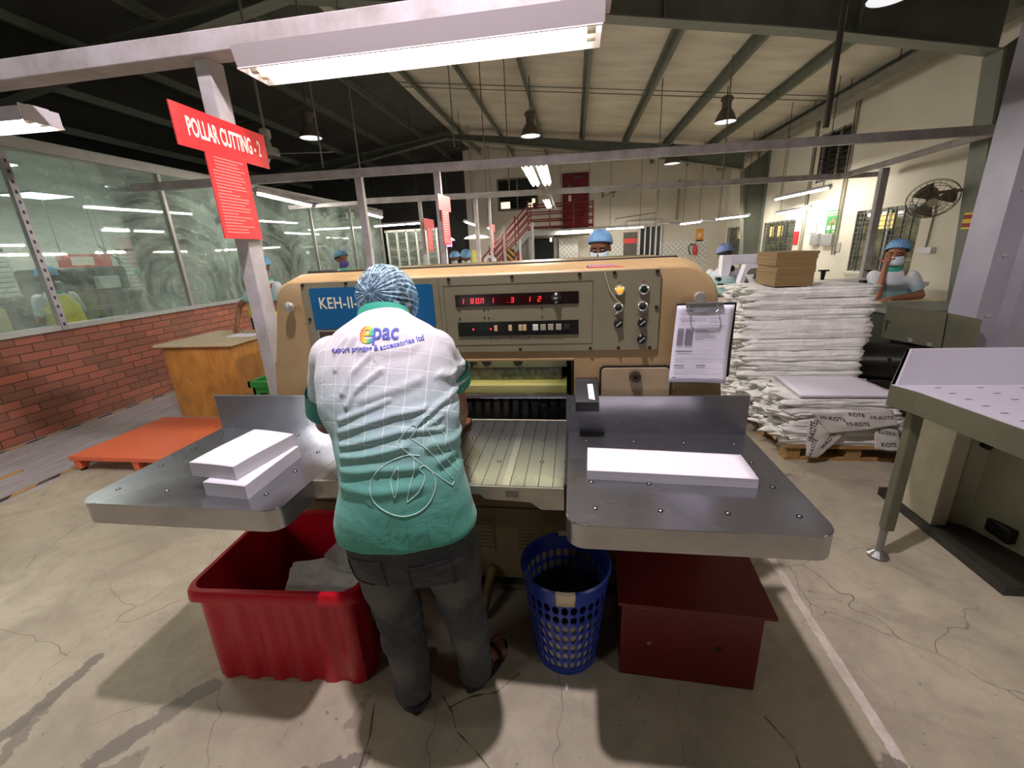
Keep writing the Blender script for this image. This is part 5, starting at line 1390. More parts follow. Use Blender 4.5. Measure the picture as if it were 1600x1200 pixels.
# shirt
g = shirt_mat('worker_shirt', .80, 1.30)
gx, gy, gz = g.sep(g.pos())
ln1 = g.math('LESS_THAN', g.math('FRACT', g.math('MULTIPLY', g.math('ADD', gx, g.math('MULTIPLY', gz, .04)), 1/.048)), .035)
sp_ = g.math('ADD', g.math('MULTIPLY', gz, 1.0), g.math('MULTIPLY', gy, .45))
ln2 = g.math('LESS_THAN', g.math('FRACT', g.math('MULTIPLY', g.math('ADD', sp_, g.math('MULTIPLY', gx, .05)), 1/.055)), .03)
lines = g.math('MAXIMUM', ln1, ln2)
basec = g.b.inputs['Base Color'].links[0].from_socket
up_ = g.rng(gz, 1.05, 1.12); lo_ = g.rng(gz, .92, .90)
c_ = g.mix(g.math('MULTIPLY', g.math('MULTIPLY', lines, up_), .7), basec, (244, 244, 248)); c_ = g.mix(g.math('MULTIPLY', g.math('MULTIPLY', lines, lo_), .6), c_, (36, 120, 108)); g.color(c_)
m = MB()
prof = [((-.470, .978, .815), .200, .128), ((-.472, .978, .850), .201, .127), ((-.468, .980, .905), .186, .122), ((-.472, .992, .965), .174, .118), ((-.480, 1.012, 1.03), .169, .118), ((-.498, 1.045, 1.10), .176, .122),
        ((-.526, 1.085, 1.165), .197, .125), ((-.543, 1.125, 1.225), .203, .122), ((-.556, 1.163, 1.275), .195, .115), ((-.566, 1.198, 1.315), .160, .100), ((-.573, 1.228, 1.345), .108, .082), ((-.578, 1.248, 1.368), .076, .068)]
xd_ = (1, .10, .02)
prof = [(c, a, b, xd_) for c, a, b in prof]
loft_spine(m, prof, 56, 2.25)
# sleeves: short, wide, hanging from the shoulders
def sleeve(S0, E0, fr, r0, r1, extra=(0, 0, 0)):
    a = S0+Vector(extra); d = (E0-S0); e = S0+d*fr
    m.limb(a, a.lerp(e, .5), r0, (r0+r1)/2, 24); m.cyl(a.lerp(e, .3), e, (r0*.9+r1*.1), r1, n=28)
sleeve(LS, LE, .80, .070, .067, (.02, -.01, .0)); sleeve(RS, RE, .52, .070, .066, (-.02, -.01, .0))
shirt = m.build('shirt', g.m, wk, world=True); remesh(shirt, .0065, 7, .6)
sd = shirt.modifiers.new('sub', 'SUBSURF'); sd.levels = 1; sd.render_levels = 1; bake(shirt)
# folds pressed into the cloth: (x0,z0)-(x1,z1) ridges, width, height
offw = Vector(wk.location)
folds = []
def px_fold(pts, wd, ht):
    P3 = []
    for a, b in pts:
        zz_ = 0
        # the back surface is close to this plane
        y = .87+max(0, (1.36-(b-480)*(.54/335)-.95))*.42
        q = P(a, b, Y=y); P3.append((q.x, q.z))
    for a, b in zip(P3, P3[1:]): folds.append((a, b, wd, ht))
F = [(([(523, 664), (560, 648), (600, 632)]), .009, .007), (([(522, 684), (565, 668), (610, 655), (650, 652)]), .010, .008), (([(524, 706), (570, 694), (620, 682), (672, 690)]), .011, .009),
     (([(524, 726), (575, 718), (625, 708)]), .010, .008), (([(536, 640), (552, 612), (584, 586)]), .009, .008), (([(528, 620), (540, 590), (566, 560)]), .009, .008), (([(512, 585), (520, 560), (535, 536)]), .008, .007),
     (([(526, 748), (580, 742), (640, 744)]), .012, .007), (([(690, 640), (668, 652), (640, 676)]), .010, .008), (([(697, 668), (672, 672), (650, 684)]), .010, .008), (([(700, 640), (688, 620), (668, 604)]), .009, .007),
     (([(712, 720), (694, 700), (676, 668)]), .012, .009), (([(718, 745), (700, 738), (676, 742)]), .012, .007), (([(545, 552), (590, 556), (630, 552)]), .012, .004), (([(505, 560), (512, 548), (522, 536)]), .007, .006),
     (([(560, 630), (600, 618), (640, 606)]), .012, .005), (([(530, 770), (590, 772), (650, 768)]), .014, .004), (([(684, 545), (694, 560), (700, 580)]), .007, .006), (([(674, 530), (690, 540), (698, 556)]), .006, .005), (([(660, 712), (690, 722), (716, 736)]), .012, .007)]
for a in F: px_fold(*a)
me = shirt.data
from array import array
nr = [v.normal.copy() for v in me.vertices]
for i, v in enumerate(me.vertices):
    n = nr[i]; wpos = v.co+offw; d = 0
    if n.y < .35:
        for (a, b, wd, ht) in folds:
            dx, dz = b[0]-a[0], b[1]-a[1]; L2 = dx*dx+dz*dz
            t = ((wpos.x-a[0])*dx+(wpos.z-a[1])*dz)/L2; t = min(max(t, 0), 1)
            ex, ez = wpos.x-a[0]-t*dx, wpos.z-a[1]-t*dz; q = (ex*ex+ez*ez)/(wd*wd)
            if q < 9: d = max(d, ht*math.exp(-q))
            if q < 25:
                # shallow valley under the ridge
                ez2 = ez+wd*1.9; q2 = (ex*ex+ez2*ez2)/(wd*wd)
                if q2 < 9 and abs(dx) > abs(dz)*1.2: d = d-ht*.45*math.exp(-q2)
    amp = .0022 if wpos.z > 1.15 else .004
    d += amp*noise.noise(Vector((wpos.x*7+wpos.z*5, wpos.y*6, wpos.z*17)))
    v.co += n*d
me.update()
# collar
m = MB(); cc = Vector((-.578, 1.243, 1.362)); ax = Vector((-.03, .45, .75))
m.loft([ringe(cc-ax*.02, ax, xd_, .084, .074, 40), ringe(cc+ax*.018, ax, xd_, .082, .073, 40), ringe(cc+ax*.040, ax, xd_, .072, .066, 40), ringe(cc+ax*.036, ax, xd_, .066, .060, 40), ringe(cc+ax*.0, ax, xd_, .062, .056, 40)], cap0=False, cap1=False)
m.build('collar', mat('teal_collar', (48, 160, 136), .75), shirt, world=False, smooth=True).data.transform(Matrix.Translation(-offw))
# sleeve cuffs darker teal
for S0, E0, fr, r1 in ((LS, LE, .80, .067), (RS, RE, .52, .066)):
    d = (E0-S0); e = S0+d*fr; a = S0+d*(fr-.28 if fr > .7 else fr-.22)
    m = MB(); m.cyl(a, e+d.normalized()*.004, r1*1.075, r1*1.06, n=40, caps=False); m.cyl(e+d.normalized()*.004, a, r1*.96, r1*.98, n=40, caps=False)
    o = m.build('sleeve_band', mat('teal_sleeve', (40, 134, 112), .75, var=(8, .2), bump=(9, .4)), shirt, smooth=True); o.data.transform(Matrix.Translation(-offw))
# hem band
# jeans
def jean_mat():
    g = NT('dark_jeans', .85); p = g.pos(); n = g.noise(p, 5, 5, .6, .5); n2 = g.noise(p, 160, 2)
    c = g.mix(g.rng(n, .4, .7), (50, 52, 56), (84, 86, 88)); c = g.mix(g.math('MULTIPLY', g.rng(n2, .4, .6), .3), c, (30, 32, 36))
    x, y, z = g.sep(p)
    # faded thighs and calves
    for cx_, cz_, rx, rz, am in ((-.57, .60, .07, .12, .5), (-.58, .22, .05, .09, .5), (-.37, .60, .06, .10, .4), (-.37, .27, .05, .08, .5)):
        a = g.math('DIVIDE', g.math('SUBTRACT', x, cx_), rx); b = g.math('DIVIDE', g.math('SUBTRACT', z, cz_), rz)
        q = g.math('ADD', g.math('MULTIPLY', a, a), g.math('MULTIPLY', b, b)); c = g.mix(g.math('MULTIPLY', g.rng(q, 1.2, 0.1), am), c, (112, 110, 104))
    g.color(c); w = g.noise(p, 12, 4, .6, .9); g.bump(w, .7, .02); return g.m
m = MB()
loft_spine(m, [((-.468, .985, .895), .172, .112), ((-.468, .985, .84), .186, .118), ((-.468, .985, .77), .192, .122), ((-.468, .99, .70), .188, .118)], 40, 2.4)
def leg(a, b, c, s):
    hip = a+Vector((0, 0, -.06))
    prof = [(hip, .098, .105), (a.lerp(b, .42), .092, .098), (a.lerp(b, .75), .080, .086), (b, .072, .078), (b.lerp(c, .3), .070, .076), (b.lerp(c, .6), .066, .070), (b.lerp(c, .82), .062, .066), (b.lerp(c, .95)+Vector((0, -.010, -.015)), .062, .072), (b.lerp(c, 1.02)+Vector((0, -.016, -.022)), .060, .070)]
    P_ = [Vector(q[0]) for q in prof]; rings = []
    for i, q in enumerate(prof): rings.append(ringe(q[0], P_[max(i-1, 0)]-P_[min(i+1, len(P_)-1)], (1, 0, 0), q[1], q[2], 32, 2.1))
    m.loft(rings)
leg(LH, LK, LA, 1); leg(RH, RK, RA, 1)
jeans = m.build('jeans', jean_mat(), wk, world=True); remesh(jeans, .006, 6, .6)
me = jeans.data; nr = [v.normal.copy() for v in me.vertices]
for i, v in enumerate(me.vertices):
    wp = v.co+offw; a = .0
    k1 = math.exp(-((wp.z-.44)/.10)**2)+.9*math.exp(-((wp.z-.13)/.07)**2)+.5*math.exp(-((wp.z-.68)/.07)**2)
    s_ = 1 if wp.x < -.47 else -1
    nn = noise.noise(Vector((wp.x*9, wp.y*9, wp.z*6))); a = .0055*k1*sin((wp.z+s_*.55*(wp.x+.47)+.3*wp.y)*85+5*nn)*(.4+.9*noise.noise(Vector((wp.x*5+3, wp.y*5, wp.z*7))))
    a += .007*noise.noise(Vector((wp.x*8, wp.y*8, wp.z*14)))
    v.co += nr[i]*a
me.update()
for s_, cx_ in ((-1, -.56), (1, -.375)):
    m = MB()   # back pocket outline seams
    bv = BVHTree.FromPolygons([v.co+offw for v in me.vertices], [p.vertices for p in me.polygons])
    pts = [(cx_-.055, .775), (cx_+.055, .785), (cx_+.058, .70), (cx_, .672), (cx_-.055, .69), (cx_-.055, .775)]
    path = []
    for (a, b), (c, d) in zip(pts, pts[1:]):
        for k in range(8):
            x_, z_ = a+(c-a)*k/8, b+(d-b)*k/8; h = bv.ray_cast(Vector((x_, .3, z_)), Vector((0, 1, 0)))
            if h[0]: path.append(h[0]+Vector((0, -.0015, 0)))
    if len(path) > 5:
        m.tube(path, .0016, 5); m.build('pocket_seam', mat('seam_thread', (34, 34, 38), .8), jeans).data.transform(Matrix.Translation(-offw))
def project(me, M4, obj, off, direction, lift=.0018):
    """lay flat lettering on the cloth"""
    bv = BVHTree.FromPolygons([v.co+off for v in obj.data.vertices], [p.vertices for p in obj.data.polygons]); direction = Vector(direction).normalized(); ok = True
    for v in me.vertices:
        p = M4 @ v.co; h = bv.ray_cast(p-direction*.6, direction)
        v.co = (h[0]+h[1]*lift*(1 if h[1].dot(direction) < 0 else -1)) if h[0] else p
    return me
def densify(me, L=.006):
    b = bmesh.new(); b.from_mesh(me); bmesh.ops.triangulate(b, faces=b.faces[:])
    for _ in range(3):
        es = [e for e in b.edges if e.calc_length() > L]
        if not es: break
        bmesh.ops.subdivide_edges(b, edges=es, cuts=1)
        bmesh.ops.triangulate(b, faces=b.faces[:])
    b.to_mesh(me); b.free(); return me
viewd = Vector((-.43, .9, -.10))
def bodyframe(px_, py_, ang, y):
    o = P(px_, py_, Y=y); x = Vector((1, .12, 0)).normalized(); up = Vector((0, .45, .9)).normalized()
    xr = x*cos(ang)+up*sin(ang); ur = -x*sin(ang)+up*cos(ang); return frame(o, xr, ur)
# lettering on the shirt back
NAVY = mat('shirt_blue_print', (72, 78, 178), .7)
pm = MB(); me = densify(text_mesh('pac', .064, bold=.0012, sx=.84), .008); pm.mesh(project(me, bodyframe(603, 519, radians(-3), 1.1), shirt, offw, viewd, .0022)); pm.build('logo_lettering', NAVY, shirt).data.transform(Matrix.Translation(-offw))
me = densify(text_mesh('e', .094, bold=.0016, sx=.95), .008); project(me, bodyframe(574, 519, radians(-3), 1.1), shirt, offw, viewd, .0024); xs = [v.co.x for v in me.vertices]
g = NT('rainbow_print', .7); p = g.pos(); x, y, z = g.sep(p); cr = g.n('ValToRGB')
g.l(g.rng(x, min(xs), max(xs)), cr.inputs[0]); cr.color_ramp.elements[0].color = lin((226, 44, 60)); cr.color_ramp.elements[1].color = lin((60, 130, 206)); e = cr.color_ramp.elements.new(.45); e.color = lin((250, 190, 50)); e = cr.color_ramp.elements.new(.7); e.color = lin((70, 180, 90)); g.color(cr.outputs[0])
pm = MB(); pm.mesh(me); pm.build('logo_letter', g.m, shirt).data.transform(Matrix.Translation(-offw))
def curved_text(txt, size, arcs, mt, name, bold=.0006, lift=.0022):
    """letters one after another along pixel points of the photograph, laid on the cloth"""
    me = text_mesh(txt, size, bold=bold, align='LEFT'); xs = [v.co.x for v in me.vertices]; L = max(xs)
    bv = BVHTree.FromPolygons([v.co+offw for v in shirt.data.vertices], [p.vertices for p in shirt.data.polygons])
    densify(me, .01)
    for v in me.vertices:
        t = v.co.x/L*(len(arcs)-1); i = min(int(t), len(arcs)-2) if t > 0 else 0; f = t-i
        (a, b), (c, d) = arcs[i], arcs[i+1]; pxx, pyy = a+(c-a)*f, b+(d-b)*f; n_ = Vector((-(d-b), (c-a))).normalized()
        hh = v.co.y*480; pxx -= n_.x*hh; pyy -= n_.y*hh
        dr = (P(pxx, pyy, Y=1.0)-Vector((0, 0, H))).normalized(); h = bv.ray_cast(Vector((0, 0, H)), dr)
        v.co = (h[0]-dr*lift) if h[0] else Vector((0, 0, -5))
    b = bmesh.new(); b.from_mesh(me); bmesh.ops.delete(b, geom=[v for v in b.verts if v.co.z < -1], context='VERTS'); b.to_mesh(me); b.free()
    m = MB(); m.mesh(me); return m.build(name, mt, shirt).data.transform(Matrix.Translation(-offw))
curved_text('export printing & accessories ltd', .026, [(518, 547), (545, 546), (572, 545), (600, 542), (632, 535), (662, 527)], NAVY, 'shirt_lettering', bold=.0005)
# large outline mark at the lower back: ring, inner shapes and slanting strokes
OUTL = mat('shirt_outline_print', (188, 224, 216), .7)
def cloth_line(pts, wpx, name='outline_mark'):
    bv = BVHTree.FromPolygons([v.co+offw for v in shirt.data.vertices], [p.vertices for p in shirt.data.polygons]); m = MB(); path = []
    # smooth and resample
    out = []
    for i in range(len(pts)-1):
        p0 = pts[max(i-1, 0)]; p1 = pts[i]; p2 = pts[i+1]; p3 = pts[min(i+2, len(pts)-1)]
        for k in range(8):
            t = k/8; f = lambda a, b, c, d: .5*((2*b)+(-a+c)*t+(2*a-5*b+4*c-d)*t*t+(-a+3*b-3*c+d)*t**3)
            out.append((f(p0[0], p1[0], p2[0], p3[0]), f(p0[1], p1[1], p2[1], p3[1])))
    out.append(pts[-1])
    for a, b in out:
        dr = (P(a, b, Y=1.0)-Vector((0, 0, H))).normalized(); h = bv.ray_cast(Vector((0, 0, H)), dr)
        if h[0]: path.append(h[0]-dr*.0008)
    if len(path) > 2: m.tube(path, wpx, 5); return m
    return None
om = MB()
for pts in ([(655, 712), (634, 712), (605, 724), (585, 742), (578, 762), (584, 784), (604, 800), (630, 807), (655, 800), (673, 782), (681, 757), (676, 740), (664, 728), (656, 733), (664, 745), (655, 768), (636, 785)],
            [(636, 785), (640, 762), (647, 735), (646, 714)], [(622, 730), (611, 748), (614, 772), (618, 776), (622, 750), (622, 730)],
            [(620, 694), (660, 726), (694, 750), (707, 758)], [(620, 694), (632, 676), (646, 664), (650, 672), (640, 684)], [(640, 684), (672, 706), (700, 740), (709, 750), (707, 758)],
            [(650, 668), (664, 652), (672, 650), (668, 670), (690, 706), (714, 736)], [(668, 664), (676, 654), (700, 690), (716, 726)]):
    q = cloth_line(pts, .0013)
    if q: tmp = bpy.data.meshes.new('t'); q.bm.to_mesh(tmp); om.mesh(tmp)
om.build('outline_mark', OUTL, shirt).data.transform(Matrix.Translation(-offw))
# waistband tag lettering
me = densify(text_mesh('NS', .03, bold=.001), .01); m = MB(); m.mesh(project(me, frame(P(716, 806, Y=.95), (.8, .3, .4), (-.3, 0, .9)), jeans, offw, (-.4, .9, .0), .003)); m.build('tag_lettering', mat('tag_white', (216, 214, 206), .7), jeans).data.transform(Matrix.Translation(-offw))
# hair under the net, and the pleated blue net
m = MB(); m.sphere(w(0, -.022, .028), 1, (.081, .095, .092), 24, 16, R); m.build('hair', mat('black_hair', (34, 32, 36), .6, bump=(60, .4)), wk, world=True, smooth=True)
def net_mat(name='hair_net', a=.36):
    g = NT(name, .6); p = g.obj(); N = g.N; out = N['Material Output']
    uvn = N.new('ShaderNodeAttribute'); uvn.attribute_name = 'pleat'
    f = g.math('ADD', uvn.outputs['Fac'], g.math('MULTIPLY', g.math('SUBTRACT', g.noise(g.n('TexCoord').outputs['Object'], 9, 2), .5), .05)); n = g.noise(g.n('TexCoord').outputs['Object'], 38, 4, .7, 1.2)
    pl_ = g.rng(g.math('SINE', g.math('MULTIPLY', f, 2*pi*41.0)), .1, 1.0)
    k = g.math('ADD', g.math('MULTIPLY', pl_, .34), g.rng(n, .45, .60, 0, .60)); k = g.math('ADD', k, a-.25, clamp=True)
    tr = N.new('ShaderNodeBsdfTransparent'); tr.inputs[0].default_value = (.78, .88, .96, 1)
    m2 = N.new('ShaderNodeMixShader'); g.l(k, m2.inputs[0]); g.l(tr.outputs[0], m2.inputs[1]); g.l(g.b.outputs[0], m2.inputs[2]); g.l(m2.outputs[0], out.inputs['Surface'])
    g.color(g.mix(pl_, (150, 198, 232), (206, 228, 244))); return g.m
NET = net_mat()
def bouffant(w, par, mt, puff=1.0, nape=(0, -.10, -.035), name='hair_net', world=True, seed=0.0, thm=2.22, amp=.016):
    """cap gathered at the nape: pleats run from the gather over the crown to the brow"""
    gp = Vector(nape); c = Vector((0, -.014, .030)); A, B, C_ = .094*puff, .112*puff, .104*puff
    m = MB(); nr_, na = 30, 144; ring = []; fac = []
    gdir = Vector(((gp.x-c.x)/A, (gp.y-c.y)/B, (gp.z-c.z)/C_)).normalized(); t1 = Vector((1, 0, 0)); t2 = gdir.cross(t1).normalized()
    lay = m.bm.verts.layers.float.new('pleat'); rows = []
    for j in range(nr_+1):
        th = .05+(thm-.05)*j/nr_; row = []
        for i in range(na):
            a = 2*pi*i/na; d = gdir*cos(th)+(t1*cos(a)+t2*sin(a))*sin(th)
            pl_ = amp*sin(27*a+seed+1.6*sin(3*a)+.8*sin(3*th+2*a))*math.exp(-((th-.6)/.8)**2)+amp*.5*noise.noise(Vector((a*9, th*2.5, seed)))+.016*noise.noise(Vector((d.x*4, d.y*4, d.z*4+seed)))
            rr = 1+pl_
            if j == nr_: rr *= .95
            p = Vector((c.x+A*d.x*rr, c.y+B*d.y*rr, c.z+C_*d.z*rr)); v = m.bm.verts.new(w(p.x, p.y, p.z)); v[lay] = i/na; row.append(v)
        rows.append(row)
    for a, b in zip(rows, rows[1:]):
        for k in range(na): m.bm.faces.new((a[k], a[(k+1) % na], b[(k+1) % na], b[k]))
    m.bm.faces.new(rows[0]); return m.build(name, mt, par, world=world, smooth=True)
bouffant(w, wk, NET, 1.0, nape=(0.0, -.105, -.02))
# sandals
SAND = mat('black_sandal', (26, 24, 24), .6)
def sandal(ank, fw, k, name='sandal'):
    fw = Vector((fw[0], fw[1], 0)).normalized(); sd = Vector((fw.y, -fw.x, 0)); g_ = Vector((ank.x, ank.y, 0)); m = MB()
    out = []
    for t in range(28):
        a = 2*pi*t/28; out.append((g_+fw*(.058+.125*cos(a))+sd*(.045+.006*cos(a))*sin(a)).to_2d())
    m.prism([(p.x, p.y) for p in out], 'z', 0, .018)
    s = m.build(name, SAND, wk, world=True)
    m = MB()
    m.tube([g_+fw*(-.022-.040*sin(a))+sd*(.040*cos(a))+Vector((0, 0, .036)) for a in [pi*q/12 for q in range(13)]], .016, 8)
    for o_, z_ in ((.10, .062), (.045, .078)):
        m.tube([g_+fw*o_+sd*(.046*cos(a))+Vector((0, 0, .012+z_*sin(a))) for a in [pi*q/10 for q in range(11)]], .006 if o_ > 0 else .009, 8)
    m.build('straps', SAND, s).data.transform(Matrix.Translation(-offw))
sandal(LA, (-.35, 1.0), -1); sandal(RA, (.42, .9), 1)

# ---------------------------------------------------------------- people in the background
CAPB = mat('blue_cap_cloth', (120, 170, 214), .8, bump=(40, .4)); MASK = mat('pale_mask', (206, 224, 232), .7)
MASKP = mat('purple_mask', (70, 50, 130), .7)
HAIRK = mat('black_hair', (34, 32, 36), .6)
def bg_person(label, base, hc, hf, hu=(0, 0, 1), skin=SKIN, shirt_cols=((74, 190, 160), (222, 220, 228)), cap=CAPB, mask=None, arms=None, lean=(0, 0), s=1.0, trouser=(44, 48, 60), vest=None, sit=False, pelvis=None, legs=True, mname=None, group=None):
    base = Vector(base); hc = Vector(hc); t = thing('person', label, 'person', base)
    fw = Vector((hf[0], hf[1], 0)).normalized(); rt = Vector((fw.y, -fw.x, 0)); up = Vector((0, 0, 1))
    m = MB(); w_, R_ = head_shapes(m, hc, hf, hu, s)
    nk = hc-up*.15*s-fw*.02; ch = nk-up*.17*s+Vector((lean[0], lean[1], 0)); pv = Vector(pelvis) if pelvis else Vector((base.x, base.y, .92*s))
    m.limb(nk-up*.03, hc-up*.05, .052*s, .05*s); m.limb(nk-up*.10, ch, .07*s, .088*s); m.limb(ch, pv, .09*s, .09*s)
    sh = [nk-up*.075*s+rt*.152*s*k for k in (-1, 1)]
    m.limb(sh[0], sh[1], .05*s, .05*s)
    arms = arms or [(sh[0]-up*.27+rt*-.05, sh[0]-up*.45+fw*.16), (sh[1]-up*.27+rt*.05, sh[1]-up*.45+fw*.16)]
    for S0, (E0, W0), k in zip(sh, arms, (-1, 1)):
        E0 = Vector(E0); W0 = Vector(W0); m.limb(S0, E0, .045*s, .036*s); m.limb(E0, W0, .037*s, .025*s); d = (W0-E0).normalized()
        hand_shapes(m, W0, d, up if abs(d.z) < .8 else fw, -k, .6, s*.86)
    hips = [pv+rt*.09*k for k in (-1, 1)]; feet = []
    for h, k in zip(hips, (-1, 1)):
        if sit: kn = h+fw*.40+up*.0; an = kn-up*(kn.z-.08)+fw*.02
        else: kn = Vector((base.x, base.y, .47*s))+rt*.10*k+fw*.02; an = Vector((base.x, base.y, .08))+rt*.10*k
        m.limb(h, kn, .08*s, .055*s); m.limb(kn, an, .055*s, .035*s); foot_shapes(m, an, (fw.x, fw.y), k); feet.append((h, kn, an))
    b = m.build('body', skin, t, world=True); remesh(b, .009, 2)
    m = MB()
    loft_spine(m, [(pv-up*.03, .175*s, .125*s, rt), (pv.lerp(ch, .4), .168*s, .118*s, rt), (ch, .185*s, .122*s, rt), (nk-up*.09*s, .175*s, .10*s, rt), (nk-up*.035*s, .10*s, .075*s, rt), (nk, .068*s, .062*s, rt)], 36, 2.2)
    for S0, (E0, W0) in zip(sh, arms):
        E0 = Vector(E0); m.limb(S0, S0.lerp(E0, .4), .060*s, .058*s); m.cyl(S0.lerp(E0, .2), S0.lerp(E0, .72), .057*s, .060*s, n=20)
    zs_ = pv.z-.02; g = shirt_mat(mname or ('shirt_'+label[:14].replace(' ', '_')), zs_, nk.z-.02, *shirt_cols)
    so = m.build('shirt', g.m, t, world=True); remesh(so, .011, 4)
    me_ = so.data
    for v in me_.vertices: v.co += v.normal*.006*noise.noise(v.co*11)
    m = MB(); m.loft([ringe(nk-up*.03, up, rt, .080*s, .074*s, 24), ringe(nk+up*.018, up, rt, .070*s, .066*s, 24), ringe(nk+up*.012, up, rt, .062*s, .058*s, 24)], cap0=False, cap1=False); m.build('collar', mat('teal_collar', (48, 160, 136), .75), so, smooth=True).data.transform(Matrix.Translation(-base))
    m = MB(); loft_spine(m, [(pv+up*.06, .160*s, .11*s, rt), (pv, .172*s, .12*s, rt), (pv-up*.10, .165*s, .115*s, rt)], 28)
    for h, kn, an in feet: m.limb(h, kn, .092*s, .070*s); m.limb(kn, kn.lerp(an, .9), .068*s, .055*s)
    tr_ = m.build('trousers', mat('trousers_%d_%d' % (trouser[0], trouser[2]), trouser, .85, bump=(14, .4)), t, world=True); remesh(tr_, .012, 3)
    m = MB()
    for h, kn, an in feet:
        g_ = Vector((an.x, an.y, 0)); m.sphere(g_+fw*.055+up*.030, 1, (.045, .14, .036), 14, 8, Matrix((rt, fw, up)).transposed())
    m.build('shoes', mat('dark_shoes', (30, 28, 28), .6), t, world=True, smooth=True)
    m = MB(); m.sphere(w_(0, -.022, .028), 1, (.080*s, .093*s, .088*s), 16, 10, R_); m.build('hair', HAIRK, t, world=True, smooth=True)
    bouffant(w_, t, cap, 1.08*s, nape=(0, -.055, .115), seed=hc.x*3, thm=1.60, amp=.03)
    face_parts(t, w_, R_, s, mask)
    if vest:
        m = MB(); loft_spine(m, [(pv-up*.02, .186*s, .134*s, rt), (pv.lerp(ch, .4), .180*s, .130*s, rt), (ch, .19*s, .130*s, rt), (nk-up*.10*s, .155*s, .112*s, rt), (nk-up*.05*s, .11*s, .09*s, rt)], 32, 2.2); m.build('vest', vest, t, world=True, smooth=True)
    return t
VEST = mat('yellow_vest', (232, 226, 22), .6, var=(7, .12), bump=(9, .4))
GR = (74, 190, 160); WH = (222, 220, 228)
# worker in a yellow vest writing at the plywood desk
hd = Vector((-3.72, 4.83, 1.50))
bg_person('person in a yellow vest and blue cap writing at the plywood desk', (-3.98, 5.0, 0), hd, (-.15, -.75, -.5), mask=None, vest=VEST,
          arms=[((-3.62, 4.80, 1.04), (-3.64, 4.50, .84)), ((-4.10, 4.78, 1.06), (-3.88, 4.40, .85))], lean=(-.12, .05), shirt_cols=((90, 200, 170), (210, 214, 216)))
# masked person right behind the machine
q = P(937, 397, Y=3.6)
bg_person('masked person with blue cap standing behind the machine, only the head showing', (q.x, 3.62, 0), (q.x, 3.55, 1.545), (-.25, -.95, -.25), mask=MASK, s=.97)
# masked worker by the left glass, seen from the side
q = P(536, 405, Y=6.5)
bg_person('person with dark blue cap and purple mask standing by the glass at left', (q.x, 6.5, 0), (q.x-.02, 6.5, q.z+.0), (.9, -.35, -.1), mask=MASKP, cap=mat('dark_blue_cap', (60, 96, 120), .8), s=1.0)
# pair of workers far back
q = P(729, 402, Y=8.2)
bg_person('person with blue cap bending over far tables, right of the far pair', (q.x, 8.3, 0), (q.x, 8.15, q.z), (.2, -.8, -.7), mask=MASK)
q = P(712, 402, Y=9.0)
bg_person('person with blue cap far back, left one of the far pair', (q.x-.04, 9.05, 0), (q.x, 8.95, q.z-.02), (-.5, -.8, -.5), mask=MASK)
# person bending at the white sewing machine, back towards the camera
q = P(1133, 396, Y=6.0)
bg_person('person in a pale shirt bending low over the white machine, back turned', (1.72, 5.42, 0), (q.x+.02, 6.05, q.z-.02), (.35, .8, -.55), hu=(0, .5, .8), pelvis=(1.72, 5.45, .88), shirt_cols=((206, 200, 204), (216, 206, 210)), cap=mat('slate_cap', (110, 130, 170), .8))
# seated worker at the right, cheek resting on the hand
mc = Vector((3.28, 5.05, 1.345))
bg_person('masked person with blue cap sitting at the right, resting the cheek on one hand', (3.55, 5.35, 0), mc, (-.62, -.78, -.12), mask=MASK, skin=SKIN2, sit=True, pelvis=(3.50, 5.30, .62),
          arms=[((3.52, 4.95, .925), (3.20, 4.84, .92)), ((3.12, 4.95, .925), (3.17, 5.00, 1.24))], lean=(.08, .10), trouser=(60, 80, 130))
# people inside the glazed press room
q = P(82, 455, X=-6.1)
bg_person('person in a yellow vest inside the glazed press room at the far left', (q.x, q.y+.05, 0), (q.x, q.y, 1.5), (-.9, .2, -.4), vest=VEST)
q = P(238, 470, X=-6.9)
bg_person('person in green behind glass beside the dark press', (q.x, q.y+.05, 0), (q.x, q.y, 1.45), (-.6, -.6, -.4), cap=mat('green_cap', (90, 180, 150), .8), shirt_cols=((60, 180, 140), (120, 190, 170)))
# ================================================================== BACKGROUND THINGS
# ---- inside the glazed press room
pr = thing('printing_press', 'large dark printing press behind the dirty glass at the left', 'machine', (-7.0, 5.8, 0))
DKG = mat('press_dark_green', (42, 52, 50), .35, .3, var=(5, .4)); DKG2 = mat('press_grey', (92, 100, 98), .35, .4, var=(8, .3))
m = MB(); m.box(-7.8, -6.6, 5.1, 7.2, .1, 1.25, .06); m.box(-7.6, -6.8, 5.3, 6.3, 1.25, 1.62, .05); m.build('press_body', DKG, pr, world=True)
m = MB()
for k in range(4): m.cyl((-6.58, 5.3+k*.5, .9), (-6.52, 5.3+k*.5, .9), .16, n=20)
m.box(-6.62, -6.50, 5.1, 7.2, 1.0, 1.06, .01); m.box(-6.62, -6.50, 5.1, 7.2, .60, .64, .01); m.build('rollers', DKG2, pr, world=True)
m = MB(); m.box(-6.9, -6.5, 4.9, 5.12, .2, 1.45, .03); m.build('end_frame', DKG2, pr, world=True)
m = MB(); m.box(-6.62, -6.52, 5.6, 5.9, 1.30, 1.48, .01); m.build('control_box', ALU, pr, world=True); pr.location.x -= .5
pr2 = thing('printing_press', 'second dark press unit standing low in the nearest glass bay', 'machine', (-6.6, 3.0, 0))
m = MB(); m.box(-7.4, -6.35, 1.2, 4.1, .1, .92, .05); m.build('press_body', DKG, pr2, world=True)
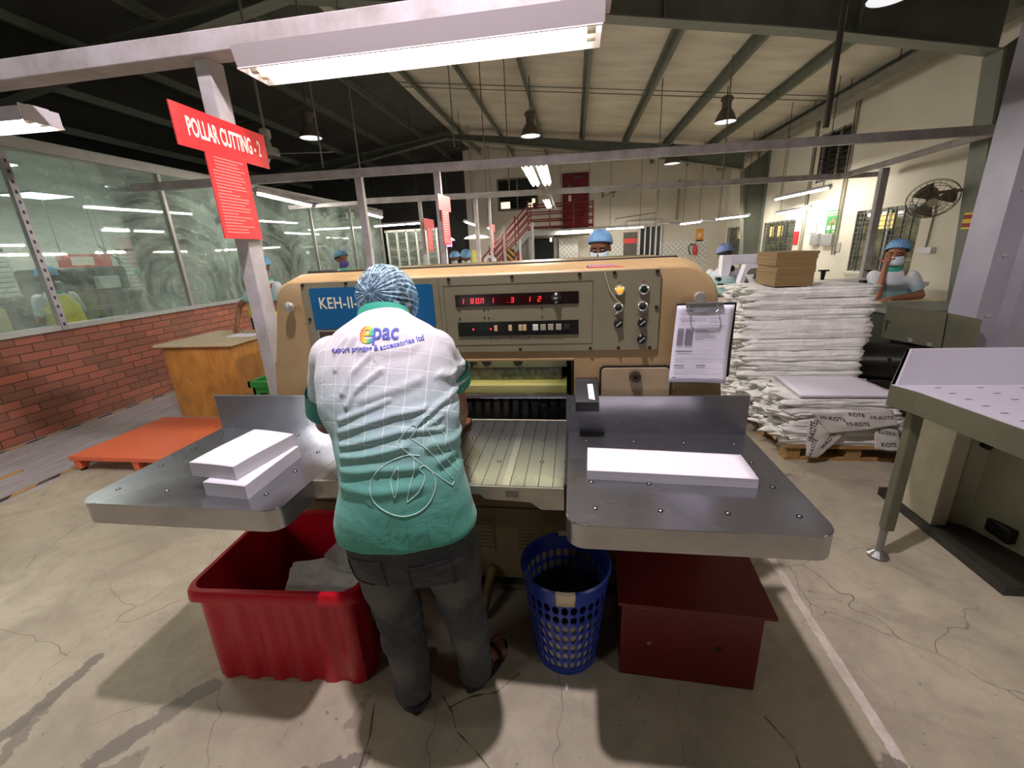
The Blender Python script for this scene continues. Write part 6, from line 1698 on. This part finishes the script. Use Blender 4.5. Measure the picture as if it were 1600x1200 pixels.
m = MB(); m.box(-6.37, -6.31, 1.2, 4.2, .80, .84, .01); m.box(-6.37, -6.31, 1.2, 4.2, .62, .65, .01); m.cyl((-6.45, 2.2, 1.0), (-6.45, 3.1, 1.0), .07, n=16); m.build('rails', DKG2, pr2, world=True)
CRE = mat('cream_paper_pile', (222, 220, 170), .8, var=(9, .1), bump=(25, .3))
m = MB(); m.box(-7.1, -6.45, 3.2, 4.05, .93, 1.20, .02); m.sheet(10, 8, lambda u, v: (-7.1+.66*u, 3.19+.87*v, 1.205+.03*sin(7*u)*v))
o = m.build('paper_pile', CRE, None); recenter(o); tag(o, 'cream pile of paper on the low press unit behind glass', 'paper pile')
wt = thing('work_table', 'long work table with pale sheets behind the glass, right of the dark press', 'table', (-6.1, 7.2, 0))
m = MB(); m.box(-6.6, -5.6, 5.9, 9.6, .90, .94); m.build('table_top', mat('sheet_cream', (206, 200, 160), .6, var=(3, .15)), wt, world=True)
for x, y in ((-6.5, 6.0), (-5.7, 6.0), (-6.5, 9.5), (-5.7, 9.5)):
    m = MB(); m.box(x-.03, x+.03, y-.03, y+.03, 0, .90); m.build('leg', DKG, wt, world=True)
# louvred shutters on the far wall of the press room
LOUV = mat('louvre_white', (206, 210, 204), .5)
for i, (y0, y1, lab) in enumerate(((5.2, 6.4, 'white louvred shutter far behind the glass at the far left'), (8.3, 9.3, 'white louvred shutter far behind the second glass bay'), (10.2, 11.2, 'white louvred shutter in the far corner of the press room'))):
    t = thing('louvred_shutter', lab, 'shutter', (-9.75, (y0+y1)/2, .9))
    m = MB()
    for k in range(12): m.box(-9.78, -9.70, y0, y1, .95+k*.085, 1.0+k*.085, rot=Matrix.Rotation(radians(25), 3, 'Y'))
    m.build('slats', LOUV, t, world=True)
    m = MB(); m.box(-9.79, -9.77, y0, y1, .9, 2.0); m.build('dark_backing', NIGHT, t, world=True)
sg = thing('press_room_sign', 'red and white sign hanging inside the press room behind glass', 'sign', (-8.2, 6.5, 1.65))
m = MB(); m.box(-8.22, -8.2, 6.02, 6.85, 1.62, 1.84); m.build('red_board', REDS, sg, world=True)
m = MB(); m.box(-8.198, -8.194, 6.2, 6.55, 1.66, 1.80); m.build('white_panel', WTXT, sg, world=True)
m = MB(); m.cyl((-8.21, 6.1, 1.84), (-8.21, 6.1, 2.77), .006, n=6); m.cyl((-8.21, 6.8, 1.84), (-8.21, 6.8, 2.77), .006, n=6); m.build('hangers', RODM, sg, world=True)
cup = thing('cup_with_brush', 'pale cup with a dark red stick standing behind the second glass bay', 'cup', (-5.75, 6.15, .94))
m = MB(); m.lathe([(.05, .0), (.07, .42), (.064, .42), (.045, .02), (.001, .02)], (-5.75, 6.15, .94), 20); m.build('cup', mat('cream_cup', (206, 206, 160), .5), cup, world=True, smooth=True)
m = MB(); m.cyl((-5.75, 6.13, 1.1), (-5.72, 6.28, 1.60), .010, n=8); m.build('stick', mat('maroon_stick', (98, 44, 44), .5), cup, world=True)
m = MB(); a = P(153, 384, X=-5.6); b = P(191, 410, X=-5.6); m.cyl(a, b, .007, n=8); m.cyl(a, (a.x, a.y, 2.76), .003, n=6)
o = m.build('hanging_rod', mat('maroon_stick', (98, 44, 44), .5)); tag(o, 'thin dark red rod hanging slanted behind the first glass bay', 'rod')
# green crates and white drum behind the machine at its left
GREENP = mat('green_plastic', (24, 132, 52), .4)
q = P(440, 545, Z=.55)
for k, (z, lab) in enumerate(((0, 'lower green plastic crate left of the beige machine'), (.33, 'upper green plastic crate left of the beige machine'))):
    cr_ = thing('plastic_crate', lab, 'crate', (-2.35, 3.2, z))
    m = MB(); m.box(-.28, .28, -.2, .2, 0, .02)
    for a in (-.28, .26): m.box(a, a+.02, -.2, .2, .0, .30)
    for a in (-.2, .18): m.box(-.28, .28, a, a+.02, 0, .30)
    m.box(-.30, .30, -.22, -.2, .25, .30); m.box(-.30, .30, .2, .22, .25, .30); m.box(-.30, -.28, -.22, .22, .25, .30); m.box(.28, .30, -.22, .22, .25, .30)
    m.build('crate_shell', GREENP, cr_)
    m = MB()
    for j in range(5): m.box(-.22+j*.1, -.16+j*.1, -.204, -.2, .06, .20)
    m.build('crate_holes', RUBBER, cr_)
tb2 = thing('sorting_table', 'pale sorting table behind the left end of the machine', 'table', (-2.6, 4.2, 0))
m = MB(); m.box(-3.1, -1.95, 3.95, 4.6, .80, .83); m.build('table_top', TOPW, tb2, world=True)
for x in (-3.0, -2.05):
    for y in (4.0, 4.55): m = MB(); m.box(x-.025, x+.025, y-.025, y+.025, 0, .80); m.build('leg', DKG2, tb2, world=True)

# ---- white machine with arms, right background
WE = mat('white_enamel', (226, 222, 232), .3, var=(6, .06)); PKG = mat('peach_enamel', (206, 188, 172), .4, var=(10, .15))
wm = thing('stitching_machine', 'white machine with slanted arms and a tilted control box behind the tall stack', 'machine', (2.2, 6.0, 0))
m = MB()
a = P(1128, 399, Y=5.9); b = P(1198, 399, Y=5.9); c = P(1198, 411, Y=5.9)
m.box(a.x, b.x+.1, 5.86, 6.0, c.z, a.z, .008); m.build('top_arm', WE, wm, world=True)
m = MB(); q0 = P(1128, 400, Y=5.88); q1 = P(1143, 400, Y=5.88); q2 = P(1133, 446, Y=5.88); q3 = P(1124, 446, Y=5.88); q4 = P(1141, 415, Y=5.88)
m.prism([(q0.x, q0.z), (q1.x, q1.z), (q4.x, q4.z), (q2.x, q2.z), (q3.x, q3.z)], 'y', 5.84, 5.98); m.build('front_post', WE, wm, world=True)
m = MB(); pts = [(1163, 413), (1196, 412), (1196, 417), (1170, 419), (1165, 424), (1158, 448), (1150, 449)]; qq = [P(x, y, Y=5.7) for x, y in pts]
m.prism([(q.x, q.z) for q in qq], 'y', 5.64, 5.78); m.build('slanted_arm', WE, wm, world=True)
m = MB(); qq = [P(x, y, Y=5.5) for x, y in ((1168, 430), (1194, 428), (1197, 446), (1176, 444))]
m.prism([(q.x, q.z) for q in qq], 'y', 5.42, 5.58); m.build('control_box', WE, wm, world=True)
m = MB()
for x, y in ((1179, 434), (1182, 437), (1187, 433), (1190, 436), (1180, 430)): q = P(x, y, Y=5.41); m.box(q.x-.012, q.x+.012, 5.414, 5.42, q.z-.012, q.z+.012)
m.build('control_marks', INK, wm, world=True)
a = P(1120, 452, Y=5.8); b = P(1170, 470, Y=5.8)
m = MB(); m.box(a.x-.1, b.x+.45, 5.75, 6.3, b.z-.02, a.z-.02, .01); m.build('bed_frame', PKG, wm, world=True)
m = MB(); m.box(a.x-.05, b.x+.4, 5.8, 6.2, 0, b.z-.02); m.build('stand', DARKBODY, wm, world=True)
r6 = random.Random(4)
for k in range(16):
    x, y = r6.uniform(1136, 1164), r6.uniform(416, 446); q = P(x, y, Y=5.95+r6.uniform(0, .2)); m = MB(); s_ = r6.uniform(.025, .07)
    if k % 3: m.box(q.x-s_, q.x+s_*.7, q.y-.03, q.y+.03, q.z-s_*.6, q.z+s_*.5, .006)
    else: m.cyl((q.x, q.y-.05, q.z), (q.x, q.y+.03, q.z), s_*.6, n=12)
    m.build('mechanism_piece', [DARKBODY, ALU, GREYD, BLACK][k % 4], wm, world=True)
m = MB()
for x, y in ((1122, 436), (1126, 446), (1140, 455), (1132, 462), (1150, 456), (1128, 478)): q = P(x, y, Y=5.55); m.cyl((q.x, 5.5, q.z), (q.x, 5.6, q.z), .025, n=10)
m.build('knobs', BLACK, wm, world=True)
# brown table and folded boards behind the clipboard
bt = thing('brown_table', 'brown table edge with papers showing right of the clipboard', 'table', (1.35, 4.4, 0))
m = MB(); m.box(.95, 1.75, 4.2, 5.0, .93, .96); m.build('table_top', PKG, bt, world=True)
m = MB(); m.box(1.0, 1.7, 4.25, 4.95, 0, .93); m.build('cupboard', mat('plain_brown', (150, 124, 108), .6, var=(3, .2)), bt, world=True)
m = MB(); m.box(1.02, 1.4, 4.19, 4.24, .80, .87); o = m.build('folded_cloth', mat('violet_cloth', (150, 110, 226), .6)); recenter(o); tag(o, 'violet strip of paper right of the clipboard', 'paper')
# machine table with black levers near the window, right of brown boards
lt = thing('lever_table', 'low white machine table with black levers under the barred window', 'table', (3.6, 6.4, 0))
m = MB(); q = P(1300, 443, Y=6.3); m.box(2.75, 4.4, 6.1, 7.0, q.z-.05, q.z); m.build('table_top', WE, lt, world=True)
m = MB(); m.box(2.85, 4.3, 6.2, 6.9, 0, q.z-.05); m.build('base', GREYD, lt, world=True)
for px_ in (1284, 1357):
    a = P(px_, 440, Y=6.2); m = MB(); m.box(a.x-.09, a.x+.09, 6.15, 6.25, a.z-.02, a.z+.02, .004); m.cyl((a.x, 6.2, a.z), (a.x, 6.2, a.z+.13), .018, .03, n=10); m.box(a.x-.055, a.x+.055, 6.17, 6.23, a.z+.13, a.z+.15); m.build('lever', BLACK, lt, world=True)
# small work surface of the seated person
sk = thing('writing_board', 'small pale table top under the arms of the seated masked worker', 'table', (3.3, 4.95, 0))
m = MB(); m.box(2.95, 3.62, 4.62, 5.0, .865, .885, .003); m.build('board', mat('pale_ply', (222, 200, 160), .6), sk, world=True)
m = MB(); m.box(2.98, 3.5, 4.63, 4.78, 0, .865); m.build('brown_box', mat('brown_carton', (136, 112, 90), .8, var=(5, .15)), sk, world=True)
# stool for the seated person
st_ = thing('stool', 'stool under the seated masked worker', 'stool', (3.5, 5.3, 0))
m = MB(); m.cyl((3.5, 5.3, .48), (3.5, 5.3, .515), .17, n=24); m.build('seat', mat('stool_blue', (60, 80, 150), .5), st_, world=True)
for k in range(4):
    a = pi/4+k*pi/2; m = MB(); m.cyl((3.5+.10*cos(a), 5.3+.10*sin(a), .48), (3.5+.15*cos(a), 5.3+.15*sin(a), 0), .014, n=8); m.build('leg', GREYD, st_, world=True)

# ---- on the right wall
po = thing('safety_poster', 'green safety poster with white shapes on the cream wall', 'poster', (4.98, 9.57, 1.6))
m = MB(); m.box(4.985, 4.99, 9.35, 9.80, 1.60, 2.02); m.build('poster_board', mat('poster_green', (30, 136, 62), .5), po, world=True)
m = MB()
for k in range(9): m.box(4.982, 4.985, 9.42+k*.04, 9.445+k*.04, 1.955, 1.985)
m.box(4.982, 4.985, 9.40, 9.75, 1.92, 1.932)
for y in (9.45, 9.63): m.box(4.982, 4.985, y, y+.12, 1.66, 1.74); m.box(4.982, 4.985, y+.02, y+.10, 1.615, 1.63)
m.build('poster_white', WTXT, po, world=True)
m = MB(); m.sphere((4.985, 9.575, 1.84), .03, (.1, 1, 1)); m.box(4.982, 4.986, 9.48, 9.67, 1.79, 1.82); m.box(4.982, 4.986, 9.46, 9.50, 1.74, 1.80); m.box(4.982, 4.986, 9.64, 9.68, 1.74, 1.80); m.build('poster_figure', mat('poster_skin', (206, 130, 96), .5), po, world=True)
for i, (y0, y1, z0, z1, mt, lab, cat_) in enumerate(((9.93, 10.22, 1.38, 1.60, ALU, 'grey switch box left below the green poster', 'switch box'), (9.42, 9.80, 1.36, 1.58, ALU, 'grey switch box right below the green poster', 'switch box'),
      (10.85, 11.08, 1.40, 1.68, REDS, 'small red notice beside the middle barred window', 'notice'), (10.15, 10.45, 1.62, 1.98, mat('pale_notice', (196, 200, 204), .6, var=(9, .2)), 'pale grey notice left of the green poster', 'notice'),
      (6.95, 7.2, 1.25, 1.33, WE, 'white socket box on the cream wall right of the barred window', 'socket'), (9.2, 9.33, 1.25, 1.42, mat('grey_lamp', (170, 172, 168), .5), 'grey emergency lamp under the green poster', 'lamp'))):
    m = MB(); m.box(4.93 if 'box' in lab else 4.985, 4.995, y0, y1, z0, z1, .004); o = recenter(m.build(cat_.replace(' ', '_'), mt)); tag(o, lab, cat_)
# wall fan
c = P(1457, 312, X=4.25)
fan = thing('wall_fan', 'dusty round wall fan beside the grey steel column', 'fan', c)
FANM = mat('dusty_fan', (128, 118, 98), .6, .1); fx = Vector((-.35, -.75, -.55)).normalized(); t1 = fx.orthogonal().normalized(); t2 = fx.cross(t1)
m = MB()
for rr, off in ((.24, 0), (.20, -.045), (.14, -.06), (.07, -.07), (.24, .03), (.17, .07)): m.tube([c+fx*(-off)+(t1*cos(a)+t2*sin(a))*rr for a in [2*pi*k/32 for k in range(33)]], .004, 5)
for k in range(24):
    a = 2*pi*k/24; d = t1*cos(a)+t2*sin(a); m.tube([c+fx*.07+d*.06, c+fx*.05+d*.18, c+d*.24, c-fx*.06+d*.17], .002, 4)
m.build('fan_cage', FANM, fan, world=True)
for k in range(3):
    a0 = 2*pi*k/3; m = MB()
    m.sheet(6, 6, lambda u, v: c+(t1*cos(a0+v*1.1)+t2*sin(a0+v*1.1))*(.04+.17*u)+fx*(.03*(v-.5))); m.build('blade', mat('fan_blade', (104, 98, 84), .5), fan, world=True, smooth=True, solid=.003)
m = MB(); m.cyl(c+fx*.075, c+fx*.06, .05, n=20); m.build('hub_badge', mat('fan_badge', (186, 178, 150), .5), fan, world=True)
m = MB(); m.cyl(c-fx*.04, c-fx*.18, .06, n=16); m.cyl(c-fx*.14, Vector((4.9, c.y+.35, c.z+.12)), .02, n=8); m.cyl((4.90, c.y+.35, c.z+.06), (4.90, c.y+.35, c.z+.35), .015, n=8); m.build('bracket', FANM, fan, world=True)
m = MB(); q = P(1465, 316, X=4.99); m.cyl((4.985, q.y, q.z-.0), (4.985, q.y+.02, 1.33), .012, n=8); o = m.build('wall_cable', PIPE); tag(o, 'thin cable running down from the wall fan to the socket', 'cable')
# hazard striped tape on column
m = MB(); m.box(4.52, 4.53, 5.86, 6.0, 1.55, 1.86); o = m.build('striped_marker', None or (lambda: (lambda g: (g.color(g.mix(g.math('LESS_THAN', g.math('FRACT', g.math('MULTIPLY', g.math('ADD', g.sep(g.pos())[2], g.sep(g.pos())[0]), 11)), .5), (226, 190, 40), (150, 30, 40))), g.m)[1])(NT('striped_marker', .5)))()); recenter(o); tag(o, 'red and yellow striped marker on the steel column by the fan', 'marker')

# ---- on the back wall
YB = B0
def bw(name, label, cat_, x0, x1, z0, z1, mt, y=YB, d=.03, bev=0):
    m = MB(); m.box(x0, x1, y-d, y, z0, z1, bev); o = recenter(m.build(name, mt)); return tag(o, label, cat_)
MARD = mat('maroon_door', (116, 22, 34), .4, var=(3, .25))
dr = thing('upper_door', 'maroon door standing open on the upper landing of the back wall', 'door', (.06, YB, 2.15))
m = MB(); m.box(-.34, .46, YB-.05, YB, 2.16, 3.9); m.build('door_panel', MARD, dr, world=True)
m = MB(); m.box(-.38, -.34, YB-.07, YB, 2.16, 3.94); m.box(.46, .50, YB-.07, YB, 2.16, 3.94); m.box(-.38, .50, YB-.07, YB, 3.9, 3.94); m.build('door_frame', mat('maroon_frame', (92, 20, 28), .5), dr, world=True)
m = MB(); m.box(-.17, -.09, YB-.056, YB-.05, 3.28, 3.6); m.box(.0, .3, YB-.10, YB-.05, 3.78, 3.83); m.build('door_fittings', DKG2, dr, world=True)
m = MB(); m.box(-.17, -.08, YB-.058, YB-.05, 3.08, 3.26); m.build('pale_label', WTXT, dr, world=True)
m = MB(); m.box(.34, .48, YB-.2, YB-.06, 2.16, 2.95); o = recenter(m.build('fire_hose_box', mat('red_box', (128, 24, 30), .4))); tag(o, 'red box beside the maroon upper door', 'box')
# stair with railing
RAIL = mat('red_rail', (120, 26, 34), .45)
sr = thing('stair', 'red railed stair climbing to the maroon upper door', 'stairs', (-1.5, 14.9, 0))
m = MB()
sx0, sx1, zt_ = -3.0, -1.45, 2.15
for dz in (0, .22, .44, .66):
    for y in (14.45, 15.35):
        m.tube([(-3.3, y, .42+dz), (-1.45, y, zt_+.1+dz), (.62, y, zt_+.1+dz)], .022, 6)
for k in range(5):
    x = -3.2+k*.44; z = .5+(x+3.3)*.99
    for y in (14.45, 15.35): m.cyl((x, y, z-.25), (x, y, z+.72), .02, n=6)
for x in (-1.45, -.75, 0, .6):
    m.cyl((x, 14.45, zt_), (x, 14.45, zt_+.8), .02, n=6)
m.build('railing', RAIL, sr, world=True)
m = MB(); m.loft([[(-3.5, 14.4, 0), (-3.3, 14.4, 0), (-1.45, 14.4, 1.95), (-1.45, 14.4, 2.15)], [(-3.5, 15.4, 0), (-3.3, 15.4, 0), (-1.45, 15.4, 1.95), (-1.45, 15.4, 2.15)]]); m.build('stringer', mat('stair_grey', (150, 150, 148), .5, var=(4, .1)), sr, world=True)
m = MB(); m.box(-1.45, .62, 14.4, YB, 1.98, 2.15); m.build('landing', mat('stair_grey', (150, 150, 148), .5), sr, world=True)
m = MB(); m.cyl((-1.43, 14.5, 0), (-1.43, 14.5, 1.98), .05, n=10); m.cyl((.55, 14.5, 0), (.55, 14.5, 1.98), .05, n=10); m.build('landing_post', GREYP, sr, world=True)
# upper window in the back wall
m = MB(); m.box(-2.60, -1.22, YB+.08, YB+.1, 2.93, 3.9); struct(m.build('window_40', NIGHT))
t = thing('window_grille', 'dark barred window high on the back wall with glowing panels as reflected lights', 'grille', (-1.9, YB, 2.93))
m = MB()
for k in range(9): m.box(-2.6, -1.22, YB+.02, YB+.03, 2.98+k*.1, 2.99+k*.1)
m.build('bars', mat('dark_bars', (42, 36, 32), .6), t, world=True)
m = MB()
for x0, x1, z0, z1 in ((-2.62, -2.56, 2.9, 3.93), (-1.26, -1.2, 2.9, 3.93), (-2.62, -1.2, 2.9, 2.95), (-2.62, -1.2, 3.88, 3.93), (-1.95, -1.9, 2.9, 3.93)): m.box(x0, x1, YB-.02, YB+.02, z0, z1)
m.build('frame', GREYD, t, world=True)
for i, (x0, x1, z0, z1) in enumerate(((-2.52, -2.2, 2.98, 3.2), (-1.55, -1.4, 2.98, 3.12), (-1.42, -1.32, 3.12, 3.25))):
    m = MB(); m.box(x0, x1, YB+.06, YB+.075, z0, z1); struct(m.build('window_%d' % (41+i), mat('pane_reflection_glow', (255, 236, 190), .5, emit=2.2)))  # glowing panels stand in for lights reflected in the panes
# dark opening with grey frame below the landing
m = MB(); m.box(-1.6, -.6, YB+.3, YB+.35, 0, 2.0); struct(m.build('door_1', mat('dark_opening', (26, 30, 28), .4)))
m = MB(); m.box(-1.62, -1.5, 15.5, YB, 0, 2.0); m.box(-.68, -.56, 15.5, YB, 0, 2.0); m.box(-1.62, -.56, 15.5, YB, 1.93, 2.05); struct(m.build('trim_90', GREYP))
m = MB(); m.box(-1.66, -1.60, 13.6, 13.66, 0, 1.9); o = recenter(m.build('door_leaf_edge', WE)); tag(o, 'white upright door edge left of the dark opening', 'door leaf')
m = MB(); m.cyl((-.8, 15.3, 1.86), (-.74, 15.3, 1.86), .06, n=12); o = recenter(m.build('small_lamp', mat('small_glow', (255, 250, 230), .5, emit=6))); tag(o, 'small bright lamp at the top corner of the dark opening', 'lamp')
haz = NT('hazard_board', .5); X_, Y_, Z_ = haz.sep(haz.pos()); haz.color(haz.mix(haz.math('LESS_THAN', haz.math('FRACT', haz.math('MULTIPLY', haz.math('ADD', X_, Z_), 5)), .5), (196, 140, 40), (48, 34, 26)))
bw('hazard_board', 'orange and black striped board beside the stair foot', 'board', -2.12, -1.86, 0, 1.62, haz.m, y=14.0)
m = MB(); m.cyl((-1.72, 13.9, 0), (-1.72, 13.9, 1.5), .06, n=14); o = recenter(m.build('fire_extinguisher', mat('ext_red', (150, 20, 30), .4))); tag(o, 'dark red extinguisher right of the striped board', 'extinguisher')
# office desk counters far in the middle
ct = thing('counter', 'far counter with dark panels behind the machine', 'counter', (-2.3, 10.5, 0))
m = MB(); m.box(-3.05, -1.45, 10.3, 10.9, 0, 1.30); m.build('body', WHITEF, ct, world=True)
m = MB(); m.box(-3.0, -2.55, 10.29, 10.3, .7, 1.25); m.box(-2.45, -1.95, 10.29, 10.3, .7, 1.25); m.build('dark_panels', BLACK, ct, world=True)
m = MB(); m.box(-2.42, -2.22, 10.4, 10.55, 1.30, 1.62, .01); o = recenter(m.build('paper_box', mat('yellow_light_box', (238, 226, 130), .6))); tag(o, 'pale yellow box standing on the far counter', 'box')
m = MB(); m.tube([(-2.0+.12*cos(a), 10.5, 1.31+.12*max(0, sin(a))+.02) for a in [pi*k/10 for k in range(11)]], .035, 10); o = m.build('white_arch', WE); tag(o, 'white curved hose on the far counter', 'hose')
m = MB(); m.tube([(-2.75, 10.5, 1.31), (-2.66, 10.5, 1.40), (-2.6, 10.5, 1.5), (-2.56, 10.5, 1.36)], .02, 8); o = m.build('small_tool', BLACK); tag(o, 'small black tool on the far counter left of the yellow box', 'tool')
m = MB(); m.box(-1.93, -1.87, 12.2, 12.26, 0, 2.2); o = recenter(m.build('support_post', BEAMM)); tag(o, 'far pale post standing before the stair railing', 'post')
# pink lit display and pink doorway far left
m = MB(); m.box(-4.35, -3.95, 14.2, 14.22, 1.78, 1.95); o = recenter(m.build('pink_light_box', mat('pink_glow', (240, 150, 226), .5, emit=3))); tag(o, 'pink lit box far back over a dark maroon panel', 'light box')
m = MB(); m.box(-4.32, -3.97, 14.19, 14.23, 0, 1.79); o = recenter(m.build('maroon_panel', mat('maroon_panel', (60, 14, 28), .5))); tag(o, 'dark maroon panel under the pink lit box', 'panel')
for pz, rr, mt_, lab in (((745, 372), .36, mat('warm_disc', (255, 246, 220), .5, emit=3.5), 'flat glowing disc lamp far back near the slim post'), ((704, 376), .13, mat('pink_disc', (240, 170, 226), .5, emit=1.5), 'small pink glowing lamp left of the pink box')):
    c = P(*pz, Y=12.6); t = thing('disc_lamp', lab, 'lamp', c)
    m = MB(); m.lathe([(rr, 0), (rr*.8, .05), (rr*.2, .09), (.001, .09)], n=24); m.build('shade', WE, t, smooth=True)
    m = MB(); m.lathe([(rr*1.02, .012), (rr*.97, -.004), (.001, -.006)], n=24); m.build('glowing_disc', mt_, t)
    m = MB(); m.cyl((0, 0, .08), (0, 0, zroof(c.x)+.02-c.z), .006, n=6); m.build('cord', RODM, t)
# centre and right of the back wall
bw('notice_board', 'tan notice board with dots above the masked worker', 'notice board', .60, 1.22, 1.55, 2.05, mat('tan_board', (156, 134, 92), .7, var=(25, .3)))
bw('tiled_board', 'pale tiled low wall piece with lamps reflected, left of the masked worker', 'panel', -.5, .15, .2, 1.86, TILE, y=15.4)
wd = thing('roll_shutter', 'dark and white striped folding shutter door in the back wall', 'shutter', (2.5, YB, 0))
m = MB(); m.box(2.22, 2.92, YB-.04, YB, 0, 2.12); m.build('dark_panel', BLACK, wd, world=True)
m = MB()
for x in (2.22, 2.40, 2.58, 2.76, 2.92): m.box(x-.022, x+.022, YB-.09, YB-.04, 0, 2.12)
m.build('white_slats', WE, wd, world=True)
bw('doorway_view', 'narrow doorway with red and dark shelves seen through it', 'doorway', 1.70, 2.15, 0, 1.98, mat('doorway_dark', (96, 92, 80), .6, var=(7, .6)))
bw('red_shelf_load', 'red load inside the narrow doorway', 'load', 1.72, 2.13, 1.62, 1.78, REDS, y=YB-.031, d=.01)
bw('air_conditioner', 'long white air conditioner above the doorway', 'air conditioner', 1.76, 2.85, 2.14, 2.34, mat('ac_white', (196, 190, 180), .4), d=.2, bev=.03)
fe = thing('fire_extinguisher', 'red fire extinguisher with black hose by the tiled wall', 'extinguisher', (4.05, YB-.12, 1.15))
m = MB(); m.lathe([(.001, 0), (.06, 0), (.065, .02), (.065, .24), (.03, .30), (.02, .34), (.001, .34)], (4.05, YB-.12, 1.15), 18); m.build('cylinder', REDS, fe, world=True, smooth=True)
m = MB(); m.tube([(4.03, YB-.14, 1.48), (3.9, YB-.14, 1.50), (3.82, YB-.14, 1.40), (3.86, YB-.14, 1.25), (3.9, YB-.14, 1.15)], .018, 8); m.build('hose', BLACK, fe, world=True, smooth=True)
on = thing('orange_sign', 'small orange sign with a cross on the back wall', 'sign', (4.18, YB, 1.58))
m = MB(); m.box(4.06, 4.30, YB-.02, YB, 1.58, 1.98); m.build('plate', mat('orange_sign', (216, 150, 60), .5), on, world=True)
m = MB(); m.box(4.10, 4.26, YB-.024, YB-.02, 1.765, 1.795, rot=Matrix.Rotation(.8, 3, 'Y')); m.box(4.10, 4.26, YB-.024, YB-.02, 1.765, 1.795, rot=Matrix.Rotation(-.8, 3, 'Y')); m.build('cross', WTXT, on, world=True)
# pipes and camera on the back wall
m = MB(); m.tube([(1.42, YB-.03, 2.36), (1.42, YB-.03, 2.44), (2.75, YB-.03, 2.56), (2.78, YB-.03, 3.35), (4.1, YB-.03, 3.42)], .018, 6); o = m.build('wall_pipe', PIPE); tag(o, 'bent thin pipe running over the back wall', 'pipe')
m = MB(); m.cyl((3.4, YB-.04, 2.3), (3.42, YB-.04, 3.5), .035, n=8); o = m.build('wall_pipe', PIPE); tag(o, 'short upright pipe on the back wall', 'pipe')
m = MB(); m.box(.94, 1.0, YB-.03, YB, 3.12, 3.5); m.tube([(1.0, YB-.05, 3.2), (1.15, YB-.05, 3.2), (1.25, YB-.08, 3.32)], .012, 6); m.cyl((1.2, YB-.2, 3.27), (1.42, YB-.25, 3.27), .035, n=10); m.cyl((1.31, YB-.2, 3.1), (1.31, YB-.2, 3.25), .02, n=8)
o = m.build('security_camera', GREYD); tag(o, 'small security camera with cable right of the maroon door', 'camera')
# ceiling fan at the upper left, partly behind the red sign
c = P(452, 256, Z=2.75)
cf = thing('ceiling_fan', 'pale ceiling fan hanging right of the red sign', 'fan', (P(420, 240, Y=4.2)))
c = Vector(cf.location)
m = MB(); m.lathe([(.09, -.03), (.10, 0), (.09, .04), (.04, .06), (.03, .12), (.05, .14), (.05, .2), (.015, .22)], c, 20); m.build('motor', mat('fan_grey', (150, 146, 138), .5), cf, world=True, smooth=True)
m = MB(); m.cyl(c+Vector((0, 0, .2)), (c.x, c.y, zroof(c.x)-.1), .012, n=8); m.build('rod', RODM, cf, world=True)
for a0 in (.25, 2.35, 4.4):
    d = Vector((cos(a0), sin(a0), 0)); s_ = Vector((-sin(a0), cos(a0), 0)); m = MB()
    m.loft([[c+d*.08-s_*.03+Vector((0, 0, -.012)), c+d*.08+s_*.03+Vector((0, 0, .0)), c+d*.08+s_*.03+Vector((0, 0, .004)), c+d*.08-s_*.03+Vector((0, 0, -.008))],
            [c+d*.6-s_*.07+Vector((0, 0, -.02)), c+d*.6+s_*.07+Vector((0, 0, .015)), c+d*.6+s_*.07+Vector((0, 0, .019)), c+d*.6-s_*.07+Vector((0, 0, -.016))]]); m.build('blade', mat('fan_grey', (150, 146, 138), .5), cf, world=True)
# white debris on the floor
m = MB(); q = P(886, 1075, Z=0); m.box(q.x-.006, q.x+.004, q.y-.01, q.y+.012, .0, .003); o = recenter(m.build('paper_scrap', PAPER)); tag(o, 'tiny white paper scrap on the floor in front of the basket', 'scrap')
